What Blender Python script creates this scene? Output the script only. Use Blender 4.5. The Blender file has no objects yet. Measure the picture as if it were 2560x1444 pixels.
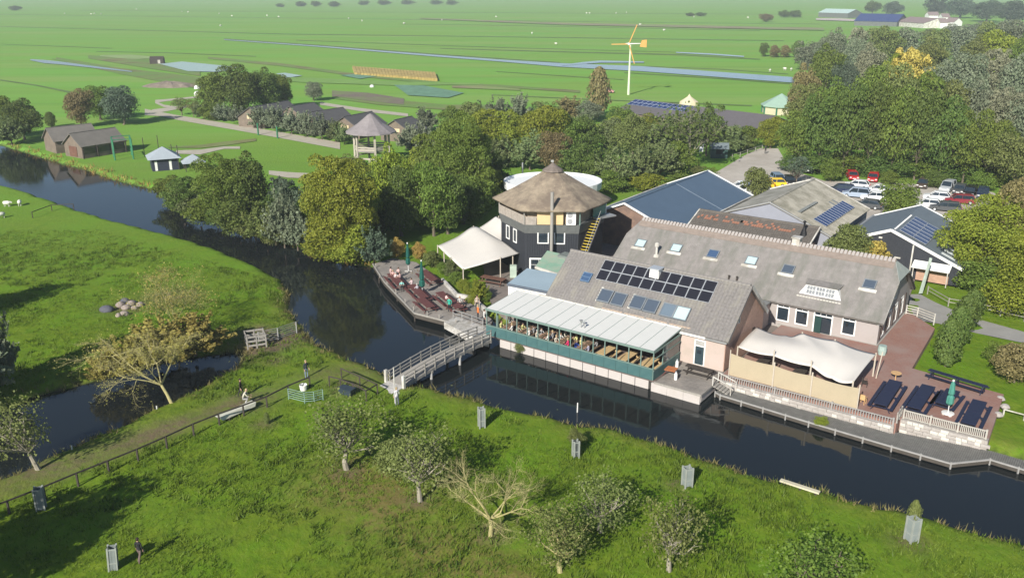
import bpy, math, random
import numpy as np
from mathutils import Vector, Matrix

# ------------------------------------------------------------------ camera, sky, sun, exposure
SC = bpy.context.scene
COL = SC.collection
CAM_H = 34.0
FPX, YH, CXP, CYP = 2200.0, -36.0, 1280.0, 722.0
TH = math.atan((CYP - YH) / FPX)
cam_d = bpy.data.cameras.new('camera')
cam = bpy.data.objects.new('camera', cam_d); COL.objects.link(cam)
cam.location = (0, 0, CAM_H); cam.rotation_euler = (math.pi / 2 - TH, 0, 0)
cam_d.sensor_width = 36; cam_d.lens = FPX / 2560 * 36; cam_d.clip_start = 1; cam_d.clip_end = 20000
SC.camera = cam

SUN_EL, SUN_AZ = math.radians(30), math.radians(207.5)   # azimuth clockwise from +Y
world = bpy.data.worlds.new('World'); SC.world = world; world.use_nodes = True
wn = world.node_tree; wn.nodes.clear()
sky = wn.nodes.new('ShaderNodeTexSky'); sky.sky_type = 'NISHITA'; sky.sun_disc = False
sky.sun_elevation = SUN_EL; sky.sun_rotation = SUN_AZ; sky.air_density = 1.0; sky.dust_density = 0.4; sky.ozone_density = 3.0
bg = wn.nodes.new('ShaderNodeBackground'); bg.inputs[1].default_value = 0.07
wo = wn.nodes.new('ShaderNodeOutputWorld')
wn.links.new(sky.outputs[0], bg.inputs[0]); wn.links.new(bg.outputs[0], wo.inputs[0])
sd = bpy.data.lights.new('sun', 'SUN'); sd.energy = 5.0; sd.angle = math.radians(0.55); sd.color = (1.0, 0.955, 0.87)
sun = bpy.data.objects.new('sun', sd); COL.objects.link(sun)
tosun = Vector((math.sin(SUN_AZ) * math.cos(SUN_EL), math.cos(SUN_AZ) * math.cos(SUN_EL), math.sin(SUN_EL)))
sun.rotation_euler = tosun.to_track_quat('Z', 'Y').to_euler(); sun.location = tosun * 100
SC.view_settings.view_transform = 'Standard'; SC.view_settings.look = 'None'
SC.view_settings.exposure = 0.50; SC.view_settings.gamma = 1.0; SC.view_settings.use_curve_mapping = False
SC.render.engine = 'CYCLES'
SC.cycles.max_bounces = 6; SC.cycles.diffuse_bounces = 2; SC.cycles.glossy_bounces = 3; SC.cycles.transmission_bounces = 4
SC.cycles.volume_bounces = 0; SC.cycles.transparent_max_bounces = 8

# ------------------------------------------------------------------ survey: where a sight line meets the ground or a wall
_s, _c = math.sin(TH), math.cos(TH)
def ray(px, py):
    u = (px - CXP) / FPX; v = (CYP - py) / FPX
    return (u, _c + v * _s, -_s + v * _c)
def P(px, py, z=0.0):
    d = ray(px, py); t = (z - CAM_H) / d[2]
    return (d[0] * t, d[1] * t)
def pix(x, y, z):
    dz = z - CAM_H; zc = y * _c - dz * _s; yc = y * _s + dz * _c
    return (CXP + FPX * x / zc, CYP - FPX * yc / zc)
def HT(x, y, py):
    lo, hi = -2.0, 40.0
    for _ in range(30):
        z = (lo + hi) / 2
        if pix(x, y, z)[1] > py: lo = z
        else: hi = z
    return z
def PXM(x, y, z=0.0):                                       # pixels per metre there
    return FPX / (y * _c - (z - CAM_H) * _s)
AZ = 0.945
UX, UY = math.sin(AZ), -math.cos(AZ); VX, VY = -UY, UX     # the farm's own axes: U along the water front, V away from it
ANG = math.atan2(UY, UX)
OX, OY = P(1222, 860, 0)
def W(u, v): return (OX + u * UX + v * VX, OY + u * UY + v * VY)
def L(px, py, z=0.0):
    x, y = P(px, py, z); x -= OX; y -= OY
    return (x * UX + y * UY, x * VX + y * VY)
_oc = ((-OX) * UX + (-OY) * UY, (-OX) * VX + (-OY) * VY)
def RV(px, py, vv):
    d = ray(px, py); t = (vv - _oc[1]) / (d[0] * VX + d[1] * VY)
    return (_oc[0] + t * (d[0] * UX + d[1] * UY), CAM_H + d[2] * t)
def RU(px, py, uu):
    d = ray(px, py); t = (uu - _oc[0]) / (d[0] * UX + d[1] * UY)
    return (_oc[1] + t * (d[0] * VX + d[1] * VY), CAM_H + d[2] * t)

# ------------------------------------------------------------------ materials
MATS = {}
def mk(name, col, rough=0.8, var=0.18, scale=1.5, bump=0.0, bscale=8.0, spec=0.3, metal=0.0, col2=None, dirt=None, dscale=0.6, trans=0.0, lo=.42, hi=.62, streak=None):
    if name in MATS: return MATS[name]
    m = bpy.data.materials.new(name); m.use_nodes = True; n = m.node_tree; N = n.nodes; K = n.links.new
    b = N['Principled BSDF']; b.inputs['Roughness'].default_value = rough; b.inputs['Metallic'].default_value = metal
    b.inputs['Specular IOR Level'].default_value = spec
    tc = N.new('ShaderNodeTexCoord'); nz = N.new('ShaderNodeTexNoise'); nz.inputs['Scale'].default_value = scale; nz.inputs['Detail'].default_value = 6
    nz.inputs['Roughness'].default_value = 0.65
    K(tc.outputs['Object'], nz.inputs['Vector'])
    rp = N.new('ShaderNodeMapRange'); rp.inputs[1].default_value = .3; rp.inputs[2].default_value = .7; K(nz.outputs[0], rp.inputs[0])
    mx = N.new('ShaderNodeMix'); mx.data_type = 'RGBA'; K(rp.outputs[0], mx.inputs[0])
    a = [c * (1 - var) for c in col]; c2 = col2 if col2 else [min(1, c * (1 + var)) for c in col]
    mx.inputs[6].default_value = (*a, 1); mx.inputs[7].default_value = (*c2, 1)
    out = mx.outputs[2]
    if dirt:
        n2 = N.new('ShaderNodeTexNoise'); n2.inputs['Scale'].default_value = dscale; n2.inputs['Detail'].default_value = 7; n2.inputs['Roughness'].default_value = .7
        if streak:
            mp = N.new('ShaderNodeMapping'); mp.inputs['Scale'].default_value = streak; K(tc.outputs['Object'], mp.inputs[0]); K(mp.outputs[0], n2.inputs['Vector'])
        else: K(tc.outputs['Object'], n2.inputs['Vector'])
        r2 = N.new('ShaderNodeMapRange'); r2.inputs[1].default_value = lo; r2.inputs[2].default_value = hi; K(n2.outputs[0], r2.inputs[0])
        m2 = N.new('ShaderNodeMix'); m2.data_type = 'RGBA'; K(r2.outputs[0], m2.inputs[0]); K(out, m2.inputs[6]); m2.inputs[7].default_value = (*dirt, 1); out = m2.outputs[2]
    K(out, b.inputs['Base Color'])
    if bump:
        n3 = N.new('ShaderNodeTexNoise'); n3.inputs['Scale'].default_value = bscale; n3.inputs['Detail'].default_value = 5; K(tc.outputs['Object'], n3.inputs['Vector'])
        bp = N.new('ShaderNodeBump'); bp.inputs['Strength'].default_value = bump; bp.inputs['Distance'].default_value = .15; K(n3.outputs[0], bp.inputs['Height']); K(bp.outputs[0], b.inputs['Normal'])
    if trans:
        o = N['Material Output']; tr = N.new('ShaderNodeBsdfTranslucent'); K(out, tr.inputs[0]); ms = N.new('ShaderNodeMixShader'); ms.inputs[0].default_value = trans
        K(b.outputs[0], ms.inputs[1]); K(tr.outputs[0], ms.inputs[2]); K(ms.outputs[0], o.inputs[0])
    MATS[name] = m; return m
def leafmat(name, c1, c2, trans=0.3):
    if name in MATS: return MATS[name]
    m = bpy.data.materials.new(name); m.use_nodes = True; N = m.node_tree.nodes; K = m.node_tree.links.new
    b = N['Principled BSDF']; b.inputs['Roughness'].default_value = .6; b.inputs['Specular IOR Level'].default_value = .25
    at = N.new('ShaderNodeAttribute'); at.attribute_name = 'tint'
    oi = N.new('ShaderNodeObjectInfo'); ge = N.new('ShaderNodeNewGeometry')
    nz = N.new('ShaderNodeTexNoise'); nz.inputs['Scale'].default_value = .35; nz.inputs['Detail'].default_value = 3; K(ge.outputs['Position'], nz.inputs['Vector'])
    ad = N.new('ShaderNodeMath'); ad.operation = 'ADD'; K(at.outputs['Fac'], ad.inputs[0]); K(nz.outputs[0], ad.inputs[1])
    ml = N.new('ShaderNodeMapRange'); ml.inputs[1].default_value = .35; ml.inputs[2].default_value = 1.3; K(ad.outputs[0], ml.inputs[0])
    mx = N.new('ShaderNodeMix'); mx.data_type = 'RGBA'; K(ml.outputs[0], mx.inputs[0]); mx.inputs[6].default_value = (*c1, 1); mx.inputs[7].default_value = (*c2, 1)
    hs = N.new('ShaderNodeHueSaturation'); mr = N.new('ShaderNodeMapRange'); mr.inputs[3].default_value = .482; mr.inputs[4].default_value = .512; K(oi.outputs['Random'], mr.inputs[0]); K(mr.outputs[0], hs.inputs['Hue'])
    mv = N.new('ShaderNodeMapRange'); mv.inputs[3].default_value = .85; mv.inputs[4].default_value = 1.15; K(oi.outputs['Random'], mv.inputs[0]); K(mv.outputs[0], hs.inputs['Value'])
    K(mx.outputs[2], hs.inputs['Color']); K(hs.outputs[0], b.inputs['Base Color'])
    o = N['Material Output']; tr = N.new('ShaderNodeBsdfTranslucent'); K(hs.outputs[0], tr.inputs[0]); ms = N.new('ShaderNodeMixShader'); ms.inputs[0].default_value = trans
    K(b.outputs[0], ms.inputs[1]); K(tr.outputs[0], ms.inputs[2]); K(ms.outputs[0], o.inputs[0])
    MATS[name] = m; return m
def glassmat(name, col=(.02, .03, .04), rough=.05):
    if name in MATS: return MATS[name]
    m = bpy.data.materials.new(name); m.use_nodes = True; b = m.node_tree.nodes['Principled BSDF']
    b.inputs['Base Color'].default_value = (*col, 1); b.inputs['Roughness'].default_value = rough; b.inputs['Specular IOR Level'].default_value = .8
    MATS[name] = m; return m

white = mk('white_paint', (.74, .73, .70), .5, .05)
offwhite = mk('weathered_white', (.62, .60, .55), .7, .12, dirt=(.38, .35, .30))
concrete = mk('concrete', (.52, .50, .47), .85, .1, 2, .2, dirt=(.30, .28, .24), dscale=1.2)
plaster = mk('pink_plaster', (.50, .40, .355), .9, .07, 1, .1, 20, dirt=(.42, .35, .30), dscale=.5)
oldbrick = mk('salmon_brick', (.46, .29, .22), .9, .14, 3, .2, 12)
thatch = mk('grey_thatch', (.245, .225, .21), .95, .18, 1.2, .6, 14, dirt=(.165, .165, .14), dscale=.9, streak=(1, .22, .22), lo=.45, hi=.7)
warmthatch = mk('brown_thatch', (.32, .26, .19), .95, .22, 1.6, .7, 16, dirt=(.19, .15, .115), dscale=.45)
tile = mk('grey_roof_tile', (.205, .19, .18), .85, .2, 4, .15, 30, dirt=(.29, .27, .22), dscale=.8, streak=(1, .3, .3), lo=.5, hi=.75)
bluesheet = mk('slate_blue_sheet', (.085, .125, .175), .45, .06, .4)
bluesheet2 = mk('pale_blue_felt', (.31, .40, .46), .6, .06, .4)
greensheet = mk('pale_green_felt', (.20, .34, .25), .7, .1, .8, dirt=(.30, .33, .26))
asbestos = mk('lichen_cement_sheet', (.36, .34, .29), .95, .14, .9, .2, 6, dirt=(.22, .21, .17), dscale=.5)
greywall = mk('grey_sheet_wall', (.26, .27, .31), .7, .05)
darkwall = mk('dark_boarding', (.030, .033, .040), .7, .2, 5, .1)
darkwood = mk('dark_wood', (.055, .045, .038), .8, .25, 6, .2)
greywood = mk('weathered_wood', (.30, .28, .25), .9, .2, 5, .2, 30)
deckwood = mk('deck_boards', (.21, .19, .17), .9, .22, 3, .2, 30, dirt=(.28, .25, .22))
lightwood = mk('pale_timber', (.52, .38, .20), .7, .15, 5)
redwood = mk('maroon_wood', (.13, .050, .045), .6, .2, 5)
orangewood = mk('orange_wood', (.46, .17, .07), .6, .15, 5)
navy = mk('navy_tabletop', (.020, .024, .052), .5, .12, 3)
greenpaint = mk('green_steel', (.16, .23, .20), .5, .1)
tealpanel = mk('teal_fascia', (.050, .118, .120), .55, .08, 2, dirt=(.07, .14, .135))
parasolgreen = mk('parasol_green', (.008, .085, .065), .8, .2, 4)
canvas = mk('cream_canvas', (.80, .755, .69), .9, .03, .6, trans=.25)
tancanvas = mk('tan_canvas', (.50, .42, .29), .9, .05, .8, trans=.2)
polyroof = mk('milky_roof_sheet', (.68, .675, .64), .75, .04, .8, trans=.10, spec=.15)
solar = glassmat('solar_cell', (.018, .017, .022), .25)
solarblue = glassmat('blue_solar_cell', (.018, .035, .12), .25)
steel = mk('galvanised_steel', (.42, .42, .41), .5, .08, metal=.5)
alu = mk('aluminium_frame', (.50, .52, .54), .45, .05, metal=.3)
glass = glassmat('window_glass'); skyglass = mk('pale_skylight', (.42, .55, .55), .25, .04); blueglass = glassmat('blue_skylight', (.05, .09, .17), .08)
black = mk('black', (.012, .012, .014), .6); rubber = mk('tyre_rubber', (.02, .02, .02), .8)
bark = mk('bark', (.15, .12, .09), .95, .25, 4, .4, 10); palebark = mk('pale_bark', (.30, .27, .21), .95, .2, 4, .3, 10)
lichen = mk('lichen_bark', (.36, .32, .145), .95, .25, 3, .3, 10)
asphalt = mk('pale_gravel', (.46, .42, .37), .95, .08, .5, .1, 6, dirt=(.38, .34, .29), dscale=.15)
lanegrey = mk('lane_asphalt', (.28, .27, .25), .95, .1, .5)
soil = mk('dark_soil', (.17, .135, .105), .95, .2, .5, .3, 2, dirt=(.17, .20, .08), dscale=.08); redsoil = mk('reddish_soil', (.25, .20, .12), .95, .2, .05, dirt=(.19, .28, .07), dscale=.02)
stone = mk('pale_stone', (.38, .355, .33), .9, .2, 2, .4, 6, dirt=(.33, .29, .26), dscale=1.5)
boulderm = mk('boulder', (.30, .25, .22), .9, .25, 1.5, .5, 4); boulderd = mk('dark_boulder', (.10, .10, .12), .9, .2, 1.5, .5, 4)

# ------------------------------------------------------------------ mesh helpers
def setp(o, label=None, cat=None, group=None, kind=None):
    if label: o['label'] = label
    if cat: o['category'] = cat
    if group: o['group'] = group
    if kind: o['kind'] = kind
    return o
def T(name, label, cat, loc=(0, 0, 0), rz=0.0, group=None):
    o = bpy.data.objects.new(name, None); COL.objects.link(o); o.location = loc if len(loc) == 3 else (*loc, 0)
    o.rotation_euler = (0, 0, rz); o.empty_display_size = .3
    return setp(o, label, cat, group)
def TU(name, label, cat, u, v, z=0.0, group=None, rz=0.0):   # a thing standing in the farm's axes
    x, y = W(u, v); return T(name, label, cat, (x, y, z), ANG + rz, group)
def link(me, name, mats, parent=None, loc=None, rz=0.0, kind=None):
    o = bpy.data.objects.new(name, me); COL.objects.link(o)
    if mats is not None:
        for m in (mats if isinstance(mats, (list, tuple)) else [mats]): me.materials.append(m)
    if parent: o.parent = parent
    if loc: o.location = loc
    o.rotation_euler = (0, 0, rz)
    if kind: o['kind'] = kind
    return o
class MB:
    def __init__(s): s.v = []; s.f = []; s.m = []
    def add(s, vs, fs, mi=0):
        k = len(s.v); s.v += [tuple(p) for p in vs]; s.f += [tuple(i + k for i in f) for f in fs]; s.m += [mi] * len(fs); return s
    def box(s, x0, x1, y0, y1, z0, z1, mi=0):
        return s.add([(x0, y0, z0), (x1, y0, z0), (x1, y1, z0), (x0, y1, z0), (x0, y0, z1), (x1, y0, z1), (x1, y1, z1), (x0, y1, z1)],
                     [(0, 3, 2, 1), (4, 5, 6, 7), (0, 1, 5, 4), (1, 2, 6, 5), (2, 3, 7, 6), (3, 0, 4, 7)], mi)
    def hexa(s, p, mi=0):      # 4 bottom points, 4 top points
        return s.add(p, [(0, 3, 2, 1), (4, 5, 6, 7), (0, 1, 5, 4), (1, 2, 6, 5), (2, 3, 7, 6), (3, 0, 4, 7)], mi)
    def slab(s, q, t, mi=0):   # quad thickened by t along -normal
        a = [Vector(p) for p in q]; n = (a[1] - a[0]).cross(a[-1] - a[0]).normalized() * t
        k = len(a); vs = [p - n for p in a] + a
        fs = [tuple(range(k - 1, -1, -1)), tuple(range(k, 2 * k))] + [(i, (i + 1) % k, (i + 1) % k + k, i + k) for i in range(k)]
        return s.add(vs, fs, mi)
    def prism(s, pts, z0, z1, mi=0):
        k = len(pts); vs = [(x, y, z0) for x, y in pts] + [(x, y, z1) for x, y in pts]
        return s.add(vs, [tuple(range(k - 1, -1, -1)), tuple(range(k, 2 * k))] + [(i, (i + 1) % k, (i + 1) % k + k, i + k) for i in range(k)], mi)
    def xprism(s, pts, x0, x1, mi=0):   # profile in (y,z) extruded along x
        k = len(pts); vs = [(x0, y, z) for y, z in pts] + [(x1, y, z) for y, z in pts]
        return s.add(vs, [tuple(range(k - 1, -1, -1)), tuple(range(k, 2 * k))] + [(i, (i + 1) % k, (i + 1) % k + k, i + k) for i in range(k)], mi)
    def yprism(s, pts, y0, y1, mi=0):
        k = len(pts); vs = [(x, y0, z) for x, z in pts] + [(x, y1, z) for x, z in pts]
        return s.add(vs, [tuple(range(k)), tuple(range(2 * k - 1, k - 1, -1))] + [(i, i + k, (i + 1) % k + k, (i + 1) % k) for i in range(k)], mi)
    def tube(s, a, b, r, r2=None, n=6, mi=0, cap=True):
        a = Vector(a); b = Vector(b); d = b - a
        if d.length < 1e-6: return s
        q = d.to_track_quat('Z', 'Y'); r2 = r if r2 is None else r2
        vs = []
        for c, rr in ((a, r), (b, r2)):
            for i in range(n):
                t = 2 * math.pi * i / n; vs.append(c + q @ Vector((rr * math.cos(t), rr * math.sin(t), 0)))
        fs = [(i, (i + 1) % n, (i + 1) % n + n, i + n) for i in range(n)]
        if cap: fs += [tuple(range(n - 1, -1, -1)), tuple(range(n, 2 * n))]
        return s.add(vs, fs, mi)
    def bar(s, a, b, w, h, mi=0):        # rectangular bar from a to b
        a = Vector(a); b = Vector(b); d = (b - a)
        if abs(d.x) + abs(d.y) < 1e-6: sx = Vector((1, 0, 0)); sz = Vector((0, 1, 0))
        else: sx = d.cross(Vector((0, 0, 1))).normalized(); sz = sx.cross(d).normalized()
        sx = sx * w / 2; sz = sz * h / 2
        return s.hexa([a - sx - sz, a + sx - sz, b + sx - sz, b - sx - sz, a - sx + sz, a + sx + sz, b + sx + sz, b - sx + sz], mi)
    def lathe(s, prof, n=12, cx=0, cy=0, mi=0):
        vs = []; 
        for r, z in prof:
            for i in range(n):
                t = 2 * math.pi * i / n; vs.append((cx + r * math.cos(t), cy + r * math.sin(t), z))
        fs = []
        for j in range(len(prof) - 1):
            for i in range(n): fs.append((j * n + i, j * n + (i + 1) % n, (j + 1) * n + (i + 1) % n, (j + 1) * n + i))
        fs += [tuple(range(n - 1, -1, -1)), tuple(range((len(prof) - 1) * n, len(prof) * n))]
        return s.add(vs, fs, mi)
    def mesh(s, name):
        me = bpy.data.meshes.new(name); me.from_pydata(s.v, [], s.f)
        if any(s.m): me.polygons.foreach_set('material_index', s.m)
        me.update(); return me
    def build(s, name, mats, parent=None, loc=None, rz=0.0, kind=None, smooth=False):
        me = s.mesh(name)
        if smooth: me.polygons.foreach_set('use_smooth', [True] * len(me.polygons))
        return link(me, name, mats, parent, loc, rz, kind)
def share(me, name, parent, loc=(0, 0, 0), rz=0.0, rot=None):
    o = bpy.data.objects.new(name, me); COL.objects.link(o); o.parent = parent; o.location = loc; o.rotation_euler = rot or (0, 0, rz); return o
KIDS = {}
def kids(o): return [c for c in COL.objects if c.parent == o]
def dup(root, loc, rz=None, label=None, group=None, scale=None, tree=None):
    r = root.copy(); COL.objects.link(r); r.location = loc if len(loc) == 3 else (*loc, root.location.z)
    if rz is not None: r.rotation_euler = (0, 0, rz)
    if label: r['label'] = label
    if group: r['group'] = group
    if scale: r.scale = scale
    for ch in tree or list(root.children):
        c = ch.copy(); COL.objects.link(c); c.parent = r
        for g in ch.children:
            d = g.copy(); COL.objects.link(d); d.parent = c
    return r
def recolor(o, slot, m):
    o.material_slots[slot].link = 'OBJECT'; o.material_slots[slot].material = m

# ------------------------------------------------------------------ terrain
def wpoly(pts, z): return [P(x, y, z) for x, y in pts]
RIVER = ([(-700, 300), (-250, 330), (0, 362), (60, 380), (130, 402), (210, 424), (290, 452), (400, 476), (500, 534), (560, 564), (640, 592), (760, 625), (840, 655), (900, 665), (945, 668)])
river_l = wpoly(RIVER, -.6) + [W(-14.5, 9.5), W(-8, 7.5), W(-3.5, 6.4), W(-1, 6.4), W(22.2, 6.4), W(22.7, 6.2), W(24, 6.2), W(37.6, 6.2), W(38.2, 7.4), W(43.6, 7.4), W(44.3, 7.0), W(46.5, 6.6), W(52, 6.0), W(75, 4), W(95, 2)]
NEAR = [(2780, 1420), (2560, 1362), (2470, 1342), (2380, 1318), (2290, 1288), (2190, 1273), (2080, 1238), (1990, 1215), (1900, 1200), (1830, 1176), (1750, 1150), (1640, 1108), (1530, 1076), (1430, 1066),
        (1380, 1050), (1330, 1036), (1240, 1020), (1150, 995), (1080, 975), (1010, 968), (975, 946), (930, 921), (870, 900), (800, 872), (775, 852), (765, 830), (738, 800), (720, 764), (722, 735), (705, 702), (650, 672),
        (560, 634), (470, 604), (400, 586), (300, 560), (200, 530), (130, 506), (60, 482), (0, 464), (-250, 400), (-700, 340)]
river_l = river_l + [W(95, -18)] + wpoly(NEAR, -.6)
POND = wpoly([(612, 885), (596, 922), (520, 962), (440, 1006), (360, 1042), (280, 1080), (200, 1115), (120, 1150), (60, 1180), (0, 1203), (-120, 1240), (-160, 1150), (-120, 1070), (0, 1030), (60, 1002), (150, 977), (250, 950), (330, 926), (420, 902), (500, 890), (560, 884)], -.6)
def sdist(X, Y, poly):
    n = len(poly); d = np.full(X.shape, 1e9); ins = np.zeros(X.shape, bool)
    for i in range(n):
        ax, ay = poly[i]; bx, by = poly[(i + 1) % n]
        ex, ey = bx - ax, by - ay; wx, wy = X - ax, Y - ay
        t = np.clip((wx * ex + wy * ey) / (ex * ex + ey * ey + 1e-9), 0, 1)
        d = np.minimum(d, np.hypot(wx - ex * t, wy - ey * t))
        c = ((ay > Y) != (by > Y)) & (X < (bx - ax) * (Y - ay) / (by - ay + 1e-12) + ax)
        ins ^= c
    return np.where(ins, -d, d)
def pdist(X, Y, line):
    d = np.full(X.shape, 1e9)
    for i in range(len(line) - 1):
        ax, ay = line[i]; bx, by = line[i + 1]
        ex, ey = bx - ax, by - ay; wx, wy = X - ax, Y - ay
        t = np.clip((wx * ex + wy * ey) / (ex * ex + ey * ey + 1e-9), 0, 1)
        d = np.minimum(d, np.hypot(wx - ex * t, wy - ey * t))
    return d
def vnoise(X, Y, s, seed=0):
    r = np.random.RandomState(seed); G = r.rand(64, 64)
    x = X / s; y = Y / s; xi = np.floor(x).astype(int); yi = np.floor(y).astype(int); fx = x - xi; fy = y - yi
    fx = fx * fx * (3 - 2 * fx); fy = fy * fy * (3 - 2 * fy)
    g = lambda a, b: G[a % 64, b % 64]
    return (g(xi, yi) * (1 - fx) + g(xi + 1, yi) * fx) * (1 - fy) + (g(xi, yi + 1) * (1 - fx) + g(xi + 1, yi + 1) * fx) * fy
def ground_z(X, Y):
    d = np.minimum(sdist(X, Y, river_l), sdist(X, Y, POND))
    d = d + np.where(Y < 400, (vnoise(X, Y, 1.6, 3) - .5) * .55 + (vnoise(X, Y, .7, 4) - .5) * .3, 0)
    z = np.where(d > 0, -.6 + .6 * np.clip(d / 1.0, 0, 1) ** .7, -.6 + np.clip(d, -1.3, 0) * .8)
    return z, d
def grow(a, step, end, k=1.28):
    o = []; x = a
    while abs(x) < abs(end) or (x * end < 0):
        step *= k; x += step; o.append(x)
        if (end > 0 and x > end) or (end < 0 and x < end): break
    return o
xs = sorted(grow(-122, -.6, -7000)) + list(np.arange(-122, 84, .52)) + grow(84, .6, 7000)
ys = sorted(grow(24, -.6, -400)) + list(np.arange(24, 214, .52)) + grow(214, .6, 9000)
xs = np.array(xs); ys = np.array(ys)
GX, GY = np.meshgrid(xs, ys)
GZ, GD = ground_z(GX, GY)
GZ = GZ + np.where(GD > .6, (vnoise(GX, GY, 3, 7) - .5) * .14 + (vnoise(GX, GY, 1.1, 8) - .5) * .10, 0) * (GY < 110)
trail = [P(x, y) for x, y in [(-60, 1235), (0, 1222), (100, 1185), (230, 1140), (350, 1095), (470, 1052), (560, 1022), (640, 1000), (720, 965), (790, 935), (860, 925), (940, 940), (990, 962)]]
wear = np.exp(-(pdist(GX, GY, trail) / 1.8) ** 2) * (.15 + .8 * vnoise(GX, GY, 4, 11))
gold = [P(x, y) for x, y in [(640, 835), (680, 860), (730, 835), (640, 870)]]
wear = np.maximum(wear, np.exp(-(pdist(GX, GY, gold) / 2.2) ** 2) * 1.3)
for q in [(95, 1172, 2.2), (865, 1175, 1.2), (1048, 1250, 1.0), (1225, 1330, 1.2), (430, 740, 3), (660, 1060, 1), (870, 965, 2.2), (610, 1005, 2.5), (690, 900, 1.2), (1690, 1210, .8), (2275, 1352, 1.2), (300, 770, 2)]:
    x, y = P(q[0], q[1]); wear = np.maximum(wear, .8 * np.exp(-(np.hypot(GX - x, GY - y) / q[2]) ** 2))
worn2 = [P(x, y) for x, y in [(870, 1200), (960, 1260), (1060, 1330), (1180, 1420), (1250, 1500)]]
dry = np.exp(-(pdist(GX, GY, worn2) / 4.0) ** 2) * (.5 + vnoise(GX, GY, 3, 13))
lush = [P(x, y) for x, y in [(700, 1250), (860, 1300), (1000, 1400)]]
dry = np.maximum(dry, (GD > 0) * np.exp(-((GD - .6) / 1.4) ** 2) * (GY < 95) * .9 * (vnoise(GX, GY, 2.5, 21)))
nv, nx = GX.size, len(xs)
me = bpy.data.meshes.new('ground')
co = np.stack([GX.ravel(), GY.ravel(), GZ.ravel()], 1).astype(np.float32)
ii = np.arange(nv).reshape(GX.shape)
qd = np.stack([ii[:-1, :-1], ii[:-1, 1:], ii[1:, 1:], ii[1:, :-1]], -1).reshape(-1, 4)
me.vertices.add(nv); me.vertices.foreach_set('co', co.ravel())
me.loops.add(qd.size); me.loops.foreach_set('vertex_index', qd.ravel().astype(np.int32))
me.polygons.add(len(qd)); me.polygons.foreach_set('loop_start', np.arange(0, qd.size, 4, dtype=np.int32))
me.update(calc_edges=True)
me.polygons.foreach_set('use_smooth', np.ones(len(qd), bool))
for nm, arr in (('wear', wear), ('dry', dry), ('wet', (GD < .15) * 1.0)):
    a = me.attributes.new(nm, 'FLOAT', 'POINT'); a.data.foreach_set('value', arr.ravel().astype(np.float32))
def groundmat():
    m = bpy.data.materials.new('pasture_grass'); m.use_nodes = True; N = m.node_tree.nodes; K = m.node_tree.links.new; b = N['Principled BSDF']
    b.inputs['Roughness'].default_value = .95; b.inputs['Specular IOR Level'].default_value = .05
    ge = N.new('ShaderNodeNewGeometry')
    def noise(sc, det=5, stretch=None):
        n = N.new('ShaderNodeTexNoise'); n.inputs['Scale'].default_value = sc; n.inputs['Detail'].default_value = det; n.inputs['Roughness'].default_value = .65
        if stretch:
            mp = N.new('ShaderNodeMapping'); mp.inputs['Scale'].default_value = stretch[:3]; mp.inputs['Rotation'].default_value = (0, 0, stretch[3]); K(ge.outputs['Position'], mp.inputs[0]); K(mp.outputs[0], n.inputs['Vector'])
        else: K(ge.outputs['Position'], n.inputs['Vector'])
        return n.outputs[0]
    def rng(src, a, c, lo=0., hi=1.):
        r = N.new('ShaderNodeMapRange'); K(src, r.inputs[0]); r.inputs[1].default_value = a; r.inputs[2].default_value = c; r.inputs[3].default_value = lo; r.inputs[4].default_value = hi; return r.outputs[0]
    def mix(f, a, c):
        x = N.new('ShaderNodeMix'); x.data_type = 'RGBA'; K(f, x.inputs[0])
        for i, q in ((6, a), (7, c)):
            if isinstance(q, tuple): x.inputs[i].default_value = (*q, 1)
            else: K(q, x.inputs[i])
        return x.outputs[2]
    def attr(nm):
        a = N.new('ShaderNodeAttribute'); a.attribute_name = nm; return a.outputs['Fac']
    c = mix(rng(noise(.9, 6), .36, .66), (.088, .155, .011), (.150, .215, .016))
    c = mix(rng(noise(.16, 4), .42, .66), c, (.112, .215, .013))
    c = mix(rng(noise(2.6, 6, (1, .35, 1, .5)), .5, .72, 0, .6), c, (.180, .235, .028))
    c = mix(rng(noise(.05, 3), .52, .72, 0, .4), c, (.140, .165, .026))
    c = mix(rng(noise(.35, 5), .58, .72, 0, .3), c, (.070, .135, .012))
    sp = N.new('ShaderNodeSeparateXYZ'); K(ge.outputs['Position'], sp.inputs[0])
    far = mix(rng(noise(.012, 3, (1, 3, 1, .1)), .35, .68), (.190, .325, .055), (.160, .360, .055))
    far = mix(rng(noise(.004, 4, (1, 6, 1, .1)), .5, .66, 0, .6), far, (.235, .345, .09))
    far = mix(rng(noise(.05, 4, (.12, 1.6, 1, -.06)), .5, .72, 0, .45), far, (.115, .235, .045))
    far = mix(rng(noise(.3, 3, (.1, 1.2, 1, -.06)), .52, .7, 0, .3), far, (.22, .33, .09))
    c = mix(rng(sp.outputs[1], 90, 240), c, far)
    bn = noise(1.3, 4)
    dr = N.new('ShaderNodeMath'); dr.operation = 'MULTIPLY'; K(attr('dry'), dr.inputs[0]); K(rng(bn, .3, .6), dr.inputs[1])
    c = mix(dr.outputs[0], c, (.180, .150, .050))
    we = N.new('ShaderNodeMath'); we.operation = 'MULTIPLY'; K(attr('wear'), we.inputs[0]); K(rng(bn, .2, .62, .3, 1.3), we.inputs[1]); we.use_clamp = True
    c = mix(we.outputs[0], c, (.150, .115, .070))
    c = mix(attr('wet'), c, (.045, .045, .022))
    K(c, b.inputs['Base Color'])
    bp = N.new('ShaderNodeBump'); bp.inputs['Strength'].default_value = .6; bp.inputs['Distance'].default_value = .22; K(noise(2.2, 8, (1, .6, 1, .5)), bp.inputs['Height']); K(bp.outputs[0], b.inputs['Normal'])
    return m
GM = groundmat()
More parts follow.
